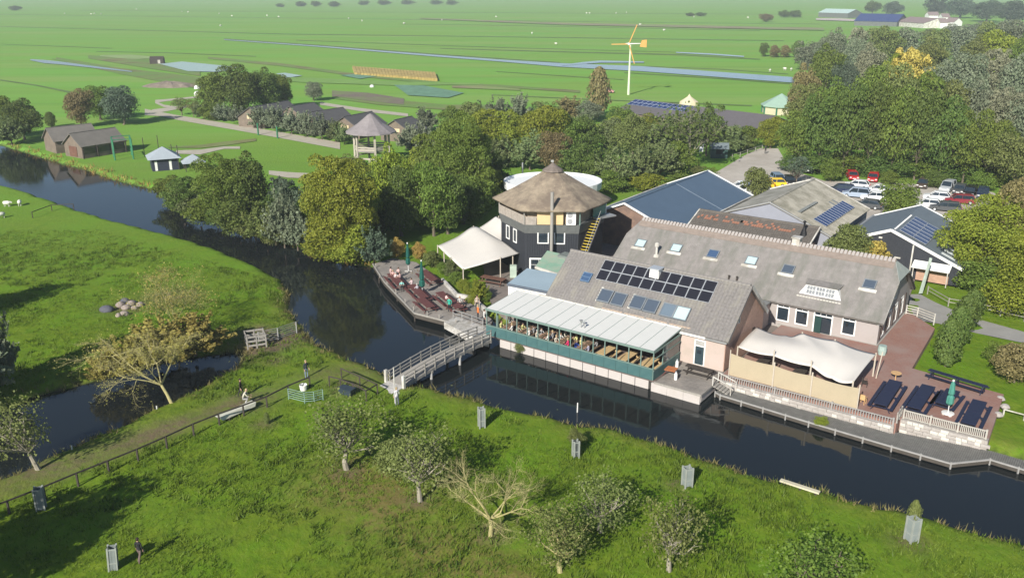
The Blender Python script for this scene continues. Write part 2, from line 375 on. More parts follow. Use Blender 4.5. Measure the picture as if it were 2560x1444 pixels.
g = link(me, 'ground', GM); setp(g, 'green pasture and fields', None, None, 'structure')

def watermat():
    m = bpy.data.materials.new('river_water'); m.use_nodes = True; N = m.node_tree.nodes; K = m.node_tree.links.new; b = N['Principled BSDF']
    b.inputs['Base Color'].default_value = (.010, .013, .014, 1); b.inputs['Roughness'].default_value = .035; b.inputs['IOR'].default_value = 1.37; b.inputs['Specular IOR Level'].default_value = .5
    ge = N.new('ShaderNodeNewGeometry'); n = N.new('ShaderNodeTexNoise'); n.inputs['Scale'].default_value = 1.4; n.inputs['Detail'].default_value = 5; K(ge.outputs['Position'], n.inputs['Vector'])
    n2 = N.new('ShaderNodeTexNoise'); n2.inputs['Scale'].default_value = .08; n2.inputs['Detail'].default_value = 4; K(ge.outputs['Position'], n2.inputs['Vector']); mr = N.new('ShaderNodeMapRange'); mr.inputs[1].default_value = .45; mr.inputs[2].default_value = .65; mr.inputs[3].default_value = .02; mr.inputs[4].default_value = .10; K(n2.outputs[0], mr.inputs[0]); K(mr.outputs[0], b.inputs['Roughness'])
    bp = N.new('ShaderNodeBump'); bp.inputs['Strength'].default_value = .07; bp.inputs['Distance'].default_value = .1; K(n.outputs[0], bp.inputs['Height']); K(bp.outputs[0], b.inputs['Normal'])
    return m
WM = watermat()
setp(MB().add([(-700, 20, -.6), (110, 20, -.6), (110, 330, -.6), (-700, 330, -.6)], [(0, 1, 2, 3)]).build('water', WM), 'calm dark water of the river and pond', None, None, 'structure')

def strip(name, pts, m, z=.06, kind='structure', label=None):   # (x, ytop, ybottom) in survey pixels -> ribbon on the ground
    mb = MB(); vs = []
    for x, a, b_ in pts: vs.append((*P(x, a, z), z)); vs.append((*P(x, b_, z), z))
    mb.add(vs, [(2 * i, 2 * i + 1, 2 * i + 3, 2 * i + 2) for i in range(len(pts) - 1)])
    return setp(mb.build(name, m), label, None, None, kind)
def area(name, pts, m, z=.06, label=None, world=False):
    vs = [(*(p if world else P(p[0], p[1], z)), z) for p in pts]
    return setp(MB().add(vs, [tuple(range(len(vs)))]).build(name, m), label, None, None, 'structure')
cw = glassmat('pale_canal_water', (.10, .14, .20), .12)
strip('canal', [(560, 98.5, 100), (800, 115, 117.5), (1100, 138, 142.5), (1250, 149, 154), (1400, 158, 167), (1600, 165.5, 178), (1800, 180, 193), (1985, 193, 207)], cw, .25, label='long pale canal across the far fields')
strip('canal', [(1405, 162, 164.5), (1460, 155, 160), (1500, 151.5, 157), (1610, 154, 157)], cw, .3, label='short canal arm branching off the long canal')
strip('ditch', [(1690, 130, 132.5), (1780, 134, 137.5), (1860, 140, 143)], cw, .25)
strip('ditch', [(76, 148, 151), (110, 150, 158), (150, 154, 161), (330, 178, 180)], cw, .25)
ditchm = mk('ditch_edge', (.110, .175, .045), .95, .3, .1)
reedm = mk('reed_brown', (.20, .20, .075), .95, .35, .08, .4, .6, dirt=(.14, .23, .05), dscale=.04, lo=.38, hi=.55)
for i, pts in enumerate([
    [(0, 198, 202), (90, 211, 215), (180, 228, 235)], [(130, 146, 148), (300, 180, 184), (560, 225, 238)], [(560, 96, 98.5), (800, 112, 115), (1100, 135, 138), (1400, 155, 158)],
    [(1100, 120, 122), (1400, 128, 131), (1700, 135, 139), (1900, 147, 150)], [(1560, 180, 183), (1800, 194, 198), (1975, 208, 211)], [(0, 66, 67.2), (700, 84, 86), (1400, 93, 95), (1960, 101, 103)],
    [(0, 36, 37), (900, 47, 48), (1800, 58, 59), (2050, 60, 61)], [(200, 26, 26.8), (1300, 32, 33), (2000, 36, 37)], [(240, 128, 129.5), (420, 131, 133), (640, 140, 142)],
    [(1230, 236, 238), (1480, 247, 250), (1880, 262, 266)], [(1240, 178, 179.5), (1460, 192, 194), (1560, 198, 200)], [(1560, 163, 164.5), (1800, 172, 174), (1970, 184, 186)], [(1000, 60, 61), (1300, 64, 65), (1900, 76, 77.5)],
    [(0, 110, 111), (280, 120, 121.5)], [(740, 100, 101.5), (1250, 118, 119.5), (1690, 130, 131)]]):
    strip('ditch', [(x, (y0 + y1) / 2 - (y1 - y0) * .34, (y0 + y1) / 2 + (y1 - y0) * .34) for x, y0, y1 in pts], ditchm, .12)
strip('reed_strip', [(140, 143, 150), (300, 170, 185), (480, 190, 218), (560, 205, 236), (620, 225, 250)], reedm, .15)
strip('reed_strip', [(220, 138, 146), (380, 150, 172), (500, 175, 190)], reedm, .17)
strip('reed_strip', [(520, 142, 147), (700, 158, 165), (900, 185, 192), (1100, 205, 211), (1250, 212, 218), (1450, 226, 232)], reedm, .15)
strip('reed_strip', [(830, 232, 246), (950, 246, 262), (1120, 262, 275), (1260, 262, 276)], reedm, .15)
strip('soil_strip', [(1050, 45, 47), (1400, 57, 62), (1700, 63, 68.5), (2060, 70, 76)], redsoil, .5)
strip('soil_strip', [(830, 226, 240), (920, 232, 252), (1010, 246, 262)], soil, .2)
strip('soil_strip', [(1130, 214, 219), (1200, 214, 222), (1300, 222, 226)], redsoil, .2)
pale = mk('pale_crop', (.24, .33, .12), .9, .15, .1); cornm = mk('ripe_corn', (.40, .30, .10), .95, .3, .3, .5, 1)
strip('field_strip', [(250, 138, 141), (330, 137, 148), (400, 143, 146)], pale, .2)
strip('field_strip', [(560, 190, 193), (760, 194, 206), (1000, 204, 214), (1200, 208, 211)], mk('light_field', (.17, .30, .06), .9, .15, .1), .2)
fleece = mk('pale_crop_fleece', (.34, .45, .42), .7, .08, .3)
area('field_strip', [(398, 160), (455, 154), (600, 168), (545, 180), (470, 178)], fleece, .3, 'pale bluish sheeting over a vegetable bed')
area('field_strip', [(690, 184), (712, 182), (756, 189), (715, 195)], fleece, .3)
area('field_strip', [(850, 188), (900, 184), (945, 190), (900, 197)], mk('blue_green_crop', (.13, .25, .16), .9, .2, .3), .25)
area('field_strip', [(985, 212), (1060, 214), (1160, 232), (1120, 244), (1020, 238)], mk('blue_green_crop', (.13, .25, .16)), .25)
# corn as rows standing a little above the field
mb = MB()
for i in range(26):
    x = 884 + i * 8
    a = P(x, 171 + i * .62); b2 = P(x + 6, 188 + i * .62)
    mb.bar((*a, .5), (*b2, .5), 1.1, 1.0)
setp(mb.build('corn_rows', cornm), 'block of ripe yellow corn rows in the far fields', None, None, 'stuff')
pathm = mk('gravel_path', (.42, .38, .30), .95, .12, .5, .2, 5)
strip('path', [(362, 272, 288), (400, 280, 290), (450, 289, 301), (560, 307, 320), (700, 330, 345), (850, 356, 373)], pathm, .08)
strip('path', [(388, 250, 257), (440, 246, 250), (500, 240, 244)], pathm, .08)
strip('path', [(388, 252, 258), (410, 262, 268), (440, 266, 271)], pathm, .1)
strip('path', [(380, 274, 285), (470, 262, 268), (520, 262, 266)], pathm, .07)
strip('path', [(800, 255, 262), (900, 270, 278), (1020, 284, 291)], pathm, .08)
strip('path', [(672, 426, 436), (720, 430, 444), (778, 433, 446)], pathm, .08)
strip('path', [(440, 376, 384), (500, 374, 386), (560, 366, 372), (600, 366, 372)], pathm, .08)
area('car_park', [(1760, 446), (1800, 425), (1862, 388), (1900, 371), (1945, 371), (1962, 400), (2000, 432), (2060, 452), (2180, 455), (2330, 462), (2480, 480), (2600, 530), (2560, 570), (2380, 560), (2150, 600), (1990, 560), (1840, 520)], asphalt, .05, 'pale gravel lane and car park behind the barns')
area('lane', [(2262, 735), (2300, 735), (2340, 756), (2420, 790), (2600, 840), (2600, 865), (2440, 832), (2345, 808), (2290, 800)], lanegrey, .05, 'grey lane beside the farmhouse garden')
# ---- the yard round the farm, slightly raised
yard = mk('yard_paving', (.20, .17, .15), .95, .15, .5, .1)
def uvarea(name, pts, m, z, z0=None, label=None):
    ps = [W(*p) for p in pts]
    if z0 is None: o = MB().add([(*p, z) for p in ps], [tuple(range(len(ps)))]).build(name, m)
    else: o = MB().prism(ps, z0, z).build(name, m)
    return setp(o, label, None, None, 'structure')
uvarea('yard', [(-5.5, 8.2), (-3.2, 7), (22.2, 7), (22.2, 22), (31.8, 22), (31.8, 33), (30, 46), (22, 46), (-12, 46), (-13, 30), (-16.5, 20.5), (-9, 11.5)], yard, .3, -.7)
# ------------------------------------------------------------------ buildings of the farm
class FB(MB):            # absolute farm coordinates (u, v, z), shifted to the base of the thing
    def __init__(s, off): super().__init__(); s.o = off
    def add(s, vs, fs, mi=0):
        a, b, c = s.o; return super().add([(p[0] - a, p[1] - b, p[2] - c) for p in vs], fs, mi)
def RP(px, py, v0, z0, k):      # sight line meets the roof plane z = z0 + k (v - v0)
    lo, hi = v0 - 8, v0 + 20
    for _ in range(40):
        v = (lo + hi) / 2; u, z = RV(px, py, v)
        if z < z0 + k * (v - v0): hi = v
        else: lo = v
    # the ray sinks as v grows: it is above the plane before the hit
    return u, v, z0 + k * (v - v0)
def RPs(px, py, v0, z0, k):
    best = None
    for i in range(400):
        v = v0 - 2 + i * .05; u, z = RV(px, py, v); e = abs(z - (z0 + k * (v - v0)))
        if best is None or e < best[0]: best = (e, u, v, z)
    return best[1:]
def window(parent, o, a, n, w, h, cols=1, rows=1, fm=None, gm=None, fw=.07, d=.06, name='window', label=None, upper=None):
    fm = fm or white; gm = gm or glass
    a = Vector((a[0], a[1], 0)); n = Vector((n[0], n[1], 0)); o = Vector(o); up = Vector((0, 0, 1))
    def bx(mb, x0, x1, z0, z1, d0, d1):
        mb.hexa([o + a * x + up * z0 + n * y for x, y in ((x0, d0), (x1, d0), (x1, d1), (x0, d1))] + [o + a * x + up * z1 + n * y for x, y in ((x0, d0), (x1, d0), (x1, d1), (x0, d1))])
    mb = MB(); bx(mb, 0, fw, 0, h, -.02, d); bx(mb, w - fw, w, 0, h, -.02, d); bx(mb, fw, w - fw, 0, fw, -.02, d + .01); bx(mb, fw, w - fw, h - fw, h, -.02, d)
    zs = [fw] + ([h * upper, h * upper] if upper else []) + [h - fw]
    ztop = h * upper if upper else None
    if ztop: bx(mb, fw, w - fw, ztop - fw / 2, ztop + fw / 2, -.02, d - .01)
    segs = [(fw, (ztop - fw / 2) if ztop else h - fw, 1 if ztop else cols, 1 if ztop else rows)]
    if ztop: segs.append((ztop + fw / 2, h - fw, cols, rows))
    panes = []
    for z0, z1, cc, rr in segs:
        cw_ = (w - 2 * fw) / cc; rh = (z1 - z0) / rr
        for i in range(1, cc): bx(mb, fw + i * cw_ - .02, fw + i * cw_ + .02, z0, z1, -.02, d - .02)
        for j in range(1, rr): bx(mb, fw, w - fw, z0 + j * rh - .02, z0 + j * rh + .02, -.02, d - .025)
        for i in range(cc):
            for j in range(rr): panes.append((fw + i * cw_, fw + (i + 1) * cw_, z0 + j * rh, z0 + (j + 1) * rh))
    f = mb.build(name, fm, parent)
    if label: f['label'] = label
    for p in panes:
        m2 = MB(); bx(m2, p[0] + .002, p[1] - .002, p[2] + .002, p[3] - .002, 0, .015); m2.build('pane', gm, f)
    return f
def tiled(u0, u1, v0, z0, v1, z1, off, period=.34, course=.40, amp=.06):
    n = int((u1 - u0) / period * 4); U_ = np.linspace(u0, u1, n + 1)
    L_ = math.hypot(v1 - v0, z1 - z0); c = int(L_ / course); dv, dz = (v1 - v0) / L_, (z1 - z0) / L_
    nv_, nz_ = -dz, dv
    if nz_ < 0: nv_, nz_ = -nv_, -nz_
    vs = []; rows = 0
    rs = np.random.RandomState(int(abs(u0 * 10)) + 5)
    for j in range(c):
        jit = (rs.rand(n + 1) - .5) * .012
        for t, lift in ((j * course, .055), ((j + 1) * course + .02, .012)):
            for i, u in enumerate(U_):
                w = abs(math.sin(i * math.pi / 4)) ** .8 * amp + lift + jit[i]
                vs.append((u - off[0], v0 + dv * t + nv_ * w - off[1], z0 + dz * t + nz_ * w - off[2]))
            rows += 1
    fs = [(r * (n + 1) + i, r * (n + 1) + i + 1, (r + 1) * (n + 1) + i + 1, (r + 1) * (n + 1) + i) for r in range(rows - 1) for i in range(n)]
    if dv < 0: fs = [f[::-1] for f in fs]
    m = MB(); MB.add(m, vs, fs); return m
def skylight(parent, mb_off, c, w, h, k, gm, frame=mk('slate_frame', (.17, .19, .21), .6), curb=True, apron=None, split=False, up=0.0):
    # c = (u, v, z) on a plane rising with slope k along +v
    L_ = math.hypot(1, k); d = Vector((0, 1 / L_, k / L_)); n = Vector((0, -k / L_, 1 / L_)); a = Vector((1, 0, 0)); o = Vector(c) - Vector(mb_off) + n * up
    def hx(mb, x0, x1, y0, y1, z0, z1): mb.hexa([o + a * x + d * y + n * z for z in (z0, z1) for x, y in ((x0, y0), (x1, y0), (x1, y1), (x0, y1))])
    mb = MB(); f = .09
    hx(mb, -w / 2, -w / 2 + f, 0, h, -.05, .16); hx(mb, w / 2 - f, w / 2, 0, h, -.05, .16); hx(mb, -w / 2 + f, w / 2 - f, 0, f, -.05, .16); hx(mb, -w / 2 + f, w / 2 - f, h - f, h, -.05, .16)
    if split: hx(mb, -w / 2 + f, w / 2 - f, h * .5 - .04, h * .5 + .04, -.05, .15)
    s = mb.build('skylight', frame, parent)
    m2 = MB(); hx(m2, -w / 2 + f, w / 2 - f, f, h - f, .02, .10); m2.build('pane', gm, s)
    if apron:
        m3 = MB(); hx(m3, -w / 2 - .25, w / 2 + .25, -.38, -.04, -.03, .10); m3.build('apron', apron, s)
    return s
def solar_array(parent, off, c, cols, rows, pw, ph, k, ax='u', frame=alu, gm=None, gap=.03, group=None, lift=.14):
    # panels on the plane through c; ax='u': plane rises with +v, ax='v': plane falls with +u (k negative) and rows run along v
    gm = gm or solar; L_ = math.hypot(1, k)
    if ax == 'u': a = Vector((1, 0, 0)); d = Vector((0, 1 / L_, k / L_))
    else: a = Vector((0, 1, 0)); d = Vector((-1 / L_, 0, k / L_))
    n = a.cross(d); o = Vector(c) - Vector(off)
    mb = MB()
    def hx(mb, x0, x1, y0, y1, z0, z1, mi=0): mb.hexa([a * x + d * y + n * z for z in (z0, z1) for x, y in ((x0, y0), (x1, y0), (x1, y1), (x0, y1))], mi)
    f = .035; hx(mb, 0, f, 0, ph, 0, .04); hx(mb, pw - f, pw, 0, ph, 0, .04); hx(mb, f, pw - f, 0, f, 0, .04); hx(mb, f, pw - f, ph - f, ph, 0, .04)
    hx(mb, f, pw - f, f, ph - f, .005, .032, 1)
    me_ = mb.mesh('solar_panel'); me_.materials.append(frame); me_.materials.append(gm)
    for i in range(cols):
        for j in range(rows):
            share(me_, 'solar_panel', parent, o + a * (i * (pw + gap)) + d * (j * (ph + gap)) + n * lift)

# ---- farmhouse
FO = (17.0, 21.0, .3)
farm = TU('farmhouse', 'long farmhouse with grey thatched roof, seven skylights and a white trapezoid dormer', 'farmhouse', *FO[:2], FO[2])
FV0, FZ0, FK = 20.5, 3.1, (7.7 - 3.1) / 6.7
w_ = FB(FO); w_.xprism([(21, .3), (33.4, .3), (33.4, 3.3), (29.3, 6.0), (27.2, 6.9), (25.1, 6.0), (21, 3.3)], 2.2, 31.9); w_.build('wall', mk('mauve_plaster', (.37, .33, .315), .9, .06, .8, .1, 20, dirt=(.32, .29, .27), dscale=.4), farm)
b_ = FB(FO); b_.box(22.0, 32.02, 20.86, 33.5, .3, .62); b_.build('plinth', mk('plinth', (.33, .32, .29), .9, .1), farm)
def thatchplane(vs, name='roof'):
    m = FB(FO); m.slab(vs, .32); return m.build(name, thatch, farm)
fr = thatchplane([(1.6, 20.5, 3.1), (32.35, 20.5, 3.1), (32.35, 25.0, 6.19), (31.25, 27.2, 7.7), (2.6, 27.2, 7.7), (1.6, 25.0, 6.19)])
bk = thatchplane([(32.35, 33.9, 3.1), (1.6, 33.9, 3.1), (1.6, 29.4, 6.19), (2.6, 27.2, 7.7), (31.25, 27.2, 7.7), (32.35, 29.4, 6.19)])
m_ = FB(FO); m_.slab([(32.37, 24.95, 6.17), (32.37, 29.45, 6.17), (31.25, 27.2, 7.72)], .25); hp = m_.build('half_hip', mk('lead_grey', (.33, .36, .33), .8, .1), farm)
m_ = FB(FO); m_.slab([(1.58, 29.45, 6.17), (1.58, 24.95, 6.17), (2.6, 27.2, 7.72)], .25); m_.build('half_hip', thatch, farm)
rt = MB(); rt.yprism([(-.17, -.05), (-.15, .16), (0, .24), (.15, .16), (.17, -.05)], -.30, .30); rtm = rt.mesh('ridge_tile'); rtm.materials.append(mk('ridge_cap', (.33, .30, .28), .9, .15))
# scalloped ridge: the cap tiles straddle the ridge one after another
cap = MB(); cap.xprism([(-.42, -.30), (0, .06), (.42, -.30), (.36, -.36), (0, -.02), (-.36, -.36)], -.14, .14); capm = cap.mesh('ridge_tile'); capm.materials.append(mk('ridge_cap', (.33, .30, .28)))
m_ = FB(FO); m_.xprism([(26.2, 7.06), (27.2, 7.76), (28.2, 7.06), (28.15, 6.98), (27.2, 7.6), (26.25, 6.98)], 2.5, 31.35); m_.build('ridge_sod', mk('ridge_sod', (.24, .195, .165), .95, .15, 2, .4), farm)
nrt = 72
for i in range(nrt): share(capm, 'ridge_tile', farm, (2.75 + i * (28.4 / (nrt - 1)) - FO[0], 0 + 27.2 - FO[1], 7.86 - FO[2]))
for px, py, kind in [(1597, 618, 0), (1686, 630, 0), (1778, 645, 1), (1874, 662, 0), (1966, 684, 2), (2170, 722, 2)]:
    u, v, z = RPs(px, py, FV0, FZ0, FK); skylight(farm, FO, (u, v, z), 1.25, 1.15, FK, (skyglass, blueglass, glassmat('grey_skylight', (.07, .09, .12), .15))[kind], apron=offwhite)
# dormer
u0, v0, z0 = RPs(1999, 734, FV0, FZ0, FK); u1, _, _ = RPs(2097, 757, FV0, FZ0, FK); um = (u0 + u1) / 2; w2 = 2.15; vv = v0 + .05
dm = FB(FO); zt = FZ0 + FK * (vv - FV0); lf = .42
dm.add([(um - w2, vv, zt - .05), (um + w2, vv, zt - .05), (um + w2 - .62, vv + lf, zt + 1.0), (um - w2 + .62, vv + lf, zt + 1.0), (um - w2, vv + .3, zt), (um + w2, vv + .3, zt), (um + w2 - .62, vv + 1.45, zt + .98), (um - w2 + .62, vv + 1.45, zt + .98)],
                  [(0, 1, 2, 3), (1, 5, 6, 2), (4, 0, 3, 7), (3, 2, 6, 7)]); dmo = dm.build('dormer', white, farm)
m_ = FB(FO); m_.slab([(um - w2 + .5, vv + lf - .08, zt + 1.0), (um + w2 - .5, vv + lf - .08, zt + 1.0), (um + w2 - .3, vv + 1.75, zt + 1.19), (um - w2 + .3, vv + 1.75, zt + 1.19)], .06); m_.build('dormer_roof', thatch, dmo)
for i in range(3):
    x = um - 1.42 + i * .96
    pf = lambda z_, o_: (vv + lf * (z_ + .05) / 1.05 - o_)
    def tilt(q, x0, x1, z0_, z1_, o0, o1): q.hexa([(x0, pf(z0_, o1), zt + z0_), (x1, pf(z0_, o1), zt + z0_), (x1, pf(z0_, o0), zt + z0_), (x0, pf(z0_, o0), zt + z0_), (x0, pf(z1_, o1), zt + z1_), (x1, pf(z1_, o1), zt + z1_), (x1, pf(z1_, o0), zt + z1_), (x0, pf(z1_, o0), zt + z1_)])
    q = FB(FO); tilt(q, x, x + .86, .14, .88, .004, .03); q.build('dormer_pane', mk('net_curtain', (.20, .21, .22), .3, .1), dmo)
    for s_ in (.27, .56): q = FB(FO); tilt(q, x + s_, x + s_ + .03, .14, .88, .031, .045); q.build('glazing_bar', white, dmo)
    q = FB(FO); tilt(q, x, x + .86, .5, .54, .046, .05); q.build('glazing_bar', white, dmo)
rl = MB(); rl.box(-.12, .12, -.05, .05, 0, .12); rlm = rl.mesh('sill_tile'); rlm.materials.append(offwhite)
for i in range(15): share(rlm, 'sill_tile', dmo, (um - 2.1 + i * .3 - FO[0], vv - .3 - FO[1], zt - .22 - FO[2]))
# chimney on the ridge, flue
m_ = FB(FO); m_.box(20.7, 21.5, 26.85, 27.55, 7.3, 8.35); ch = m_.build('chimney', offwhite, farm)
m_ = FB(FO); m_.box(20.6, 21.6, 26.7, 27.7, 8.35, 8.47); m_.build('chimney_cap', concrete, ch)
u, v, z = RPs(1641, 640, FV0, FZ0, FK)
m_ = FB(FO); m_.lathe([(.35, z - .1), (.3, z + .15), (.13, z + .25), (.13, z + 1.1), (.24, z + 1.15), (.24, z + 1.5), (.1, z + 1.6)], 10, u, v); m_.build('flue', offwhite, farm)
for px, py in ((1822, 697), (1842, 700)):
    u, v, z = RPs(px, py, FV0, FZ0, FK); m_ = FB(FO); m_.lathe([(.12, z - .1), (.1, z + .35), (.14, z + .4), (.05, z + .45)], 8, u, v); m_.build('vent_pipe', darkwood, farm)
# windows and door on the front wall (v = 21)
for xl, xr, yt, yb, kind in [(1939, 1961, 745, 800, 0), (1985, 2009, 762, 812, 0), (2100, 2133, 783, 843, 0)]:
    ul, zb = RV(xl, yb, 20.95); ur, _ = RV(xr, yb, 20.95)
    window(farm, (ul - FO[0], 21 - FO[1], 1.0 - FO[2]), (1, 0), (0, -1), 1.35, 2.3, 2, 1, upper=.66, fw=.12)
ul, _ = RV(2030, 830, 21)
ul = RV(2033, 800, 21)[0]
f_ = window(farm, (ul - FO[0], 21 - FO[1], .35 - FO[2]), (1, 0), (0, -1), 1.95, 2.8, 3, 1, upper=.74, fw=.13, name='doorway')
m_ = FB(FO); m_.box(ul + .2, ul + .85, 20.86, 20.9, .45, 2.3); m_.build('door', mk('dark_green_door', (.02, .05, .045), .4, .1), farm)
ul = RV(1903, 760, 21)[0]
window(farm, (ul - .6 - FO[0], 21 - FO[1], 2.2 - FO[2]), (1, 0), (0, -1), 1.1, .8, 1, 1, fw=.09)
for u in (24.7, 28.9):      # lamps
    m_ = FB(FO); m_.box(u - .08, u + .08, 20.8, 21.0, 2.0, 2.3); m_.build('wall_lamp', black, farm)
m_ = FB(FO); m_.box(31.75, 31.95, 20.8, 20.98, 2.75, 3.1); m_.build('corner_block', white, farm)
# gable windows with white frames and shutters (u = 31.9)
for i, v in enumerate((21.9, 24.3, 26.9, 29.5, 31.8)):
    if i < 4: window(farm, (31.9 - FO[0], v - FO[1], 1.05 - FO[2]), (0, 1), (1, 0), 1.15, 2.0, 2, 1, upper=.68, fw=.12, gm=glassmat('brown_glass', (.05, .04, .035), .15))
    m_ = FB(FO); m_.box(31.91, 31.98, v - .55, v - .05, 1.05, 3.05); m_.build('shutter', mk('shutter', (.10, .075, .065), .6, .1), farm)
window(farm, (31.9 - FO[0], 26.0 - FO[1], 3.9 - FO[2]), (0, 1), (1, 0), .9, 1.5, 2, 2, fw=.1)
for v_, s_ in ((20.5, 1), (33.9, -1)):
    m_ = FB(FO); m_.slab([(32.37, v_, 3.05), (32.37, v_ + s_ * .35, 2.92), (32.37, v_ + s_ * 4.7, 5.9), (32.37, v_ + s_ * 4.5, 6.15)] if s_ > 0 else [(32.37, v_ + s_ * 4.5, 6.15), (32.37, v_ + s_ * 4.7, 5.9), (32.37, v_ + s_ * .35, 2.92), (32.37, v_, 3.05)], .05); m_.build('barge_board', offwhite if s_ > 0 else darkwood, farm)

# ---- tiled extension on the water side
EO = (12.0, 6.7, .4)
ext = TU('farmhouse_wing', 'grey tiled farmhouse wing with pink plaster wall, twenty black solar panels and a green door', 'farmhouse', *EO[:2], EO[2])
ER, EZ, EE = 11.4, 7.45, 3.45; EK = (EZ - EE) / (ER - 6.4)
m_ = FB(EO); m_.xprism([(6.7, -.4), (16.1, -.4), (16.1, 3.5), (11.4, 7.2), (6.7, 3.5)], 2.6, 22.0); m_.build('wall', plaster, ext)
m_ = FB(EO); m_.xprism([(6.72, .4), (16.08, .4), (16.08, 3.48), (11.4, 7.18), (6.72, 3.48)], 22.003, 22.06); m_.build('gable_wall', oldbrick, ext)
m_ = FB(EO); m_.slab([(2.3, 6.4, EE), (22.4, 6.4, EE), (22.4, ER, EZ), (2.3, ER, EZ)], .14); m_.build('roof_deck', tile, ext)
m_ = FB(EO); m_.slab([(22.4, 16.4, EE), (2.3, 16.4, EE), (2.3, ER, EZ), (22.4, ER, EZ)], .14); m_.build('roof_deck', tile, ext)
tiled(2.3, 22.4, 6.35, EE, ER, EZ, EO).build('roof_tiles', tile, ext, kind='stuff')
tiled(2.3, 22.4, 16.45, EE, ER, EZ, EO, period=.5).build('roof_tiles', tile, ext, kind='stuff')
rt = MB(); rt.xprism([(-.17, -.08), (-.13, .09), (0, .15), (.13, .09), (.17, -.08)], -.21, .21); rtm = rt.mesh('ridge_tile'); rtm.materials.append(tile)
for i in range(46): share(rtm, 'ridge_tile', ext, (2.55 + i * .432 - EO[0], ER - EO[1], EZ + .06 - EO[2]))
m_ = FB(EO); m_.slab([(22.42, 6.3, EE + .1), (22.42, 6.5, EE - .15), (22.42, ER, EZ - .12), (22.42, ER, EZ + .16)], .06); m_.build('barge_board', tile, ext)
m_ = FB(EO); m_.slab([(22.42, ER, EZ + .16), (22.42, ER, EZ - .25), (22.42, 16.3, EE - .25), (22.42, 16.5, EE + .1)], .06); m_.build('barge_board', offwhite, ext)
m_ = FB(EO); m_.box(17.4, 20.2, 6.28, 6.42, EE - .18, EE + .02); m_.build('gutter', white, ext)
m_ = FB(EO); m_.box(20.21, 22.3, 6.26, 6.42, EE - .16, EE - .02); m_.build('gutter', steel, ext)
ul = RV(1733, 910, 6.7)[0]
f_ = window(ext, (ul - EO[0], 6.7 - EO[1], .45 - EO[2]), (1, 0), (0, -1), 1.1, 2.5, 1, 1, upper=.76, fw=.12, name='doorway')
m_ = FB(EO); m_.box(ul + .13, ul + .97, 6.62, 6.66, .5, 2.28); dr_ = m_.build('door', mk('dark_teal_door', (.030, .050, .060), .5, .1), ext)
m_ = FB(EO); m_.box(ul + .35, ul + .75, 6.6, 6.618, 1.6, 1.95); m_.build('pane', glass, dr_)
m_ = FB(EO); m_.box(ul + .14, ul + .96, 6.61, 6.66, 2.42, 2.8); m_.build('transom_blind', mk('blind', (.35, .34, .32), .6), ext)
window(ext, (22.06 - EO[0], 9.3 - EO[1], 4.3 - EO[2]), (0, 1), (1, 0), .35, 1.0, 1, 1, fw=.05)
window(ext, (22.06 - EO[0], 13.2 - EO[1], 1.8 - EO[2]), (0, 1), (1, 0), .6, .8, 1, 1, fw=.08, fm=darkwood)
# solar panels: 10 x 2
u, v, z = RPs(1491, 696, 6.4, EE, EK); uR, vR, zR = RPs(1772, 763, 6.4, EE, EK)
print('solar', u, v, z, uR, vR)
solar_array(ext, EO, (u, (v + vR) / 2, EE + EK * ((v + vR) / 2 - 6.4)), 10, 2, (uR - u) / 10 - .03, 1.22, EK)
for px, py, g_ in [(1507, 757, 2), (1541, 766, 2), (1588, 774, 2), (1622, 783, 2), (1664, 794, 3), (1698, 802, 0)]:
    u, v, z = RPs(px, py, 6.4, EE, EK)
    skylight(ext, EO, (u, v, z), 1.42, 1.5, EK, up=.13, gm= (skyglass, 0, glassmat('grey_skylight', (.07, .09, .12)), glassmat('slate_skylight', (.13, .17, .21), .15))[g_])
u, v, z = RPs(1462, 706, 6.4, EE, EK); skylight(ext, EO, (u, v, z), 1.05, 1.1, EK, blueglass, up=.13, frame=mk('blue_frame', (.10, .16, .25), .5), split=True)
for px, py in [(1492, 752), (1572, 770)]:
    u, v, z = RPs(px, py, 6.4, EE, EK); m_ = FB(EO)
    for t in range(6): m_.box(u - .12, u + .12, v - .1 + t * .24, v + .1 + t * .24, z + .03 + EK * t * .24, z + .17 + EK * t * .24)
    m_.build('flashing_strip', offwhite, ext)
m_ = FB(EO)
u, v, z = RPs(1590, 778, 6.4, EE, EK); u2 = RPs(1690, 812, 6.4, EE, EK)[0]
for a_, b2 in ((-3.5, -1.2), (-1.0, 1.2), (1.4, 3.6), (3.8, 6.0)): m_ = FB(EO); m_.box(u + a_, u + b2, v - .55, v - .3, z - .35, z - .18); m_.build('sill_board', mk('faded_wood', (.38, .30, .24), .9, .15), ext)
u, v, z = RPs(1640, 688, 6.4, EE, EK); m_ = FB(EO); m_.hexa([(u - .55, v - .5, z - .5), (u + .55, v - .5, z - .5), (u + .55, v + .5, z - .1), (u - .55, v + .5, z - .1), (u - .45, v - .45, z + .75), (u + .45, v - .45, z + .75), (u + .45, v + .45, z + .75), (u - .45, v + .45, z + .75)]); cc_ = m_.build('chimney', white, ext)
m_ = FB(EO); m_.box(u - .6, u + .6, v - .6, v + .6, z + .75, z + .82); m_.build('chimney_cap', alu, cc_)

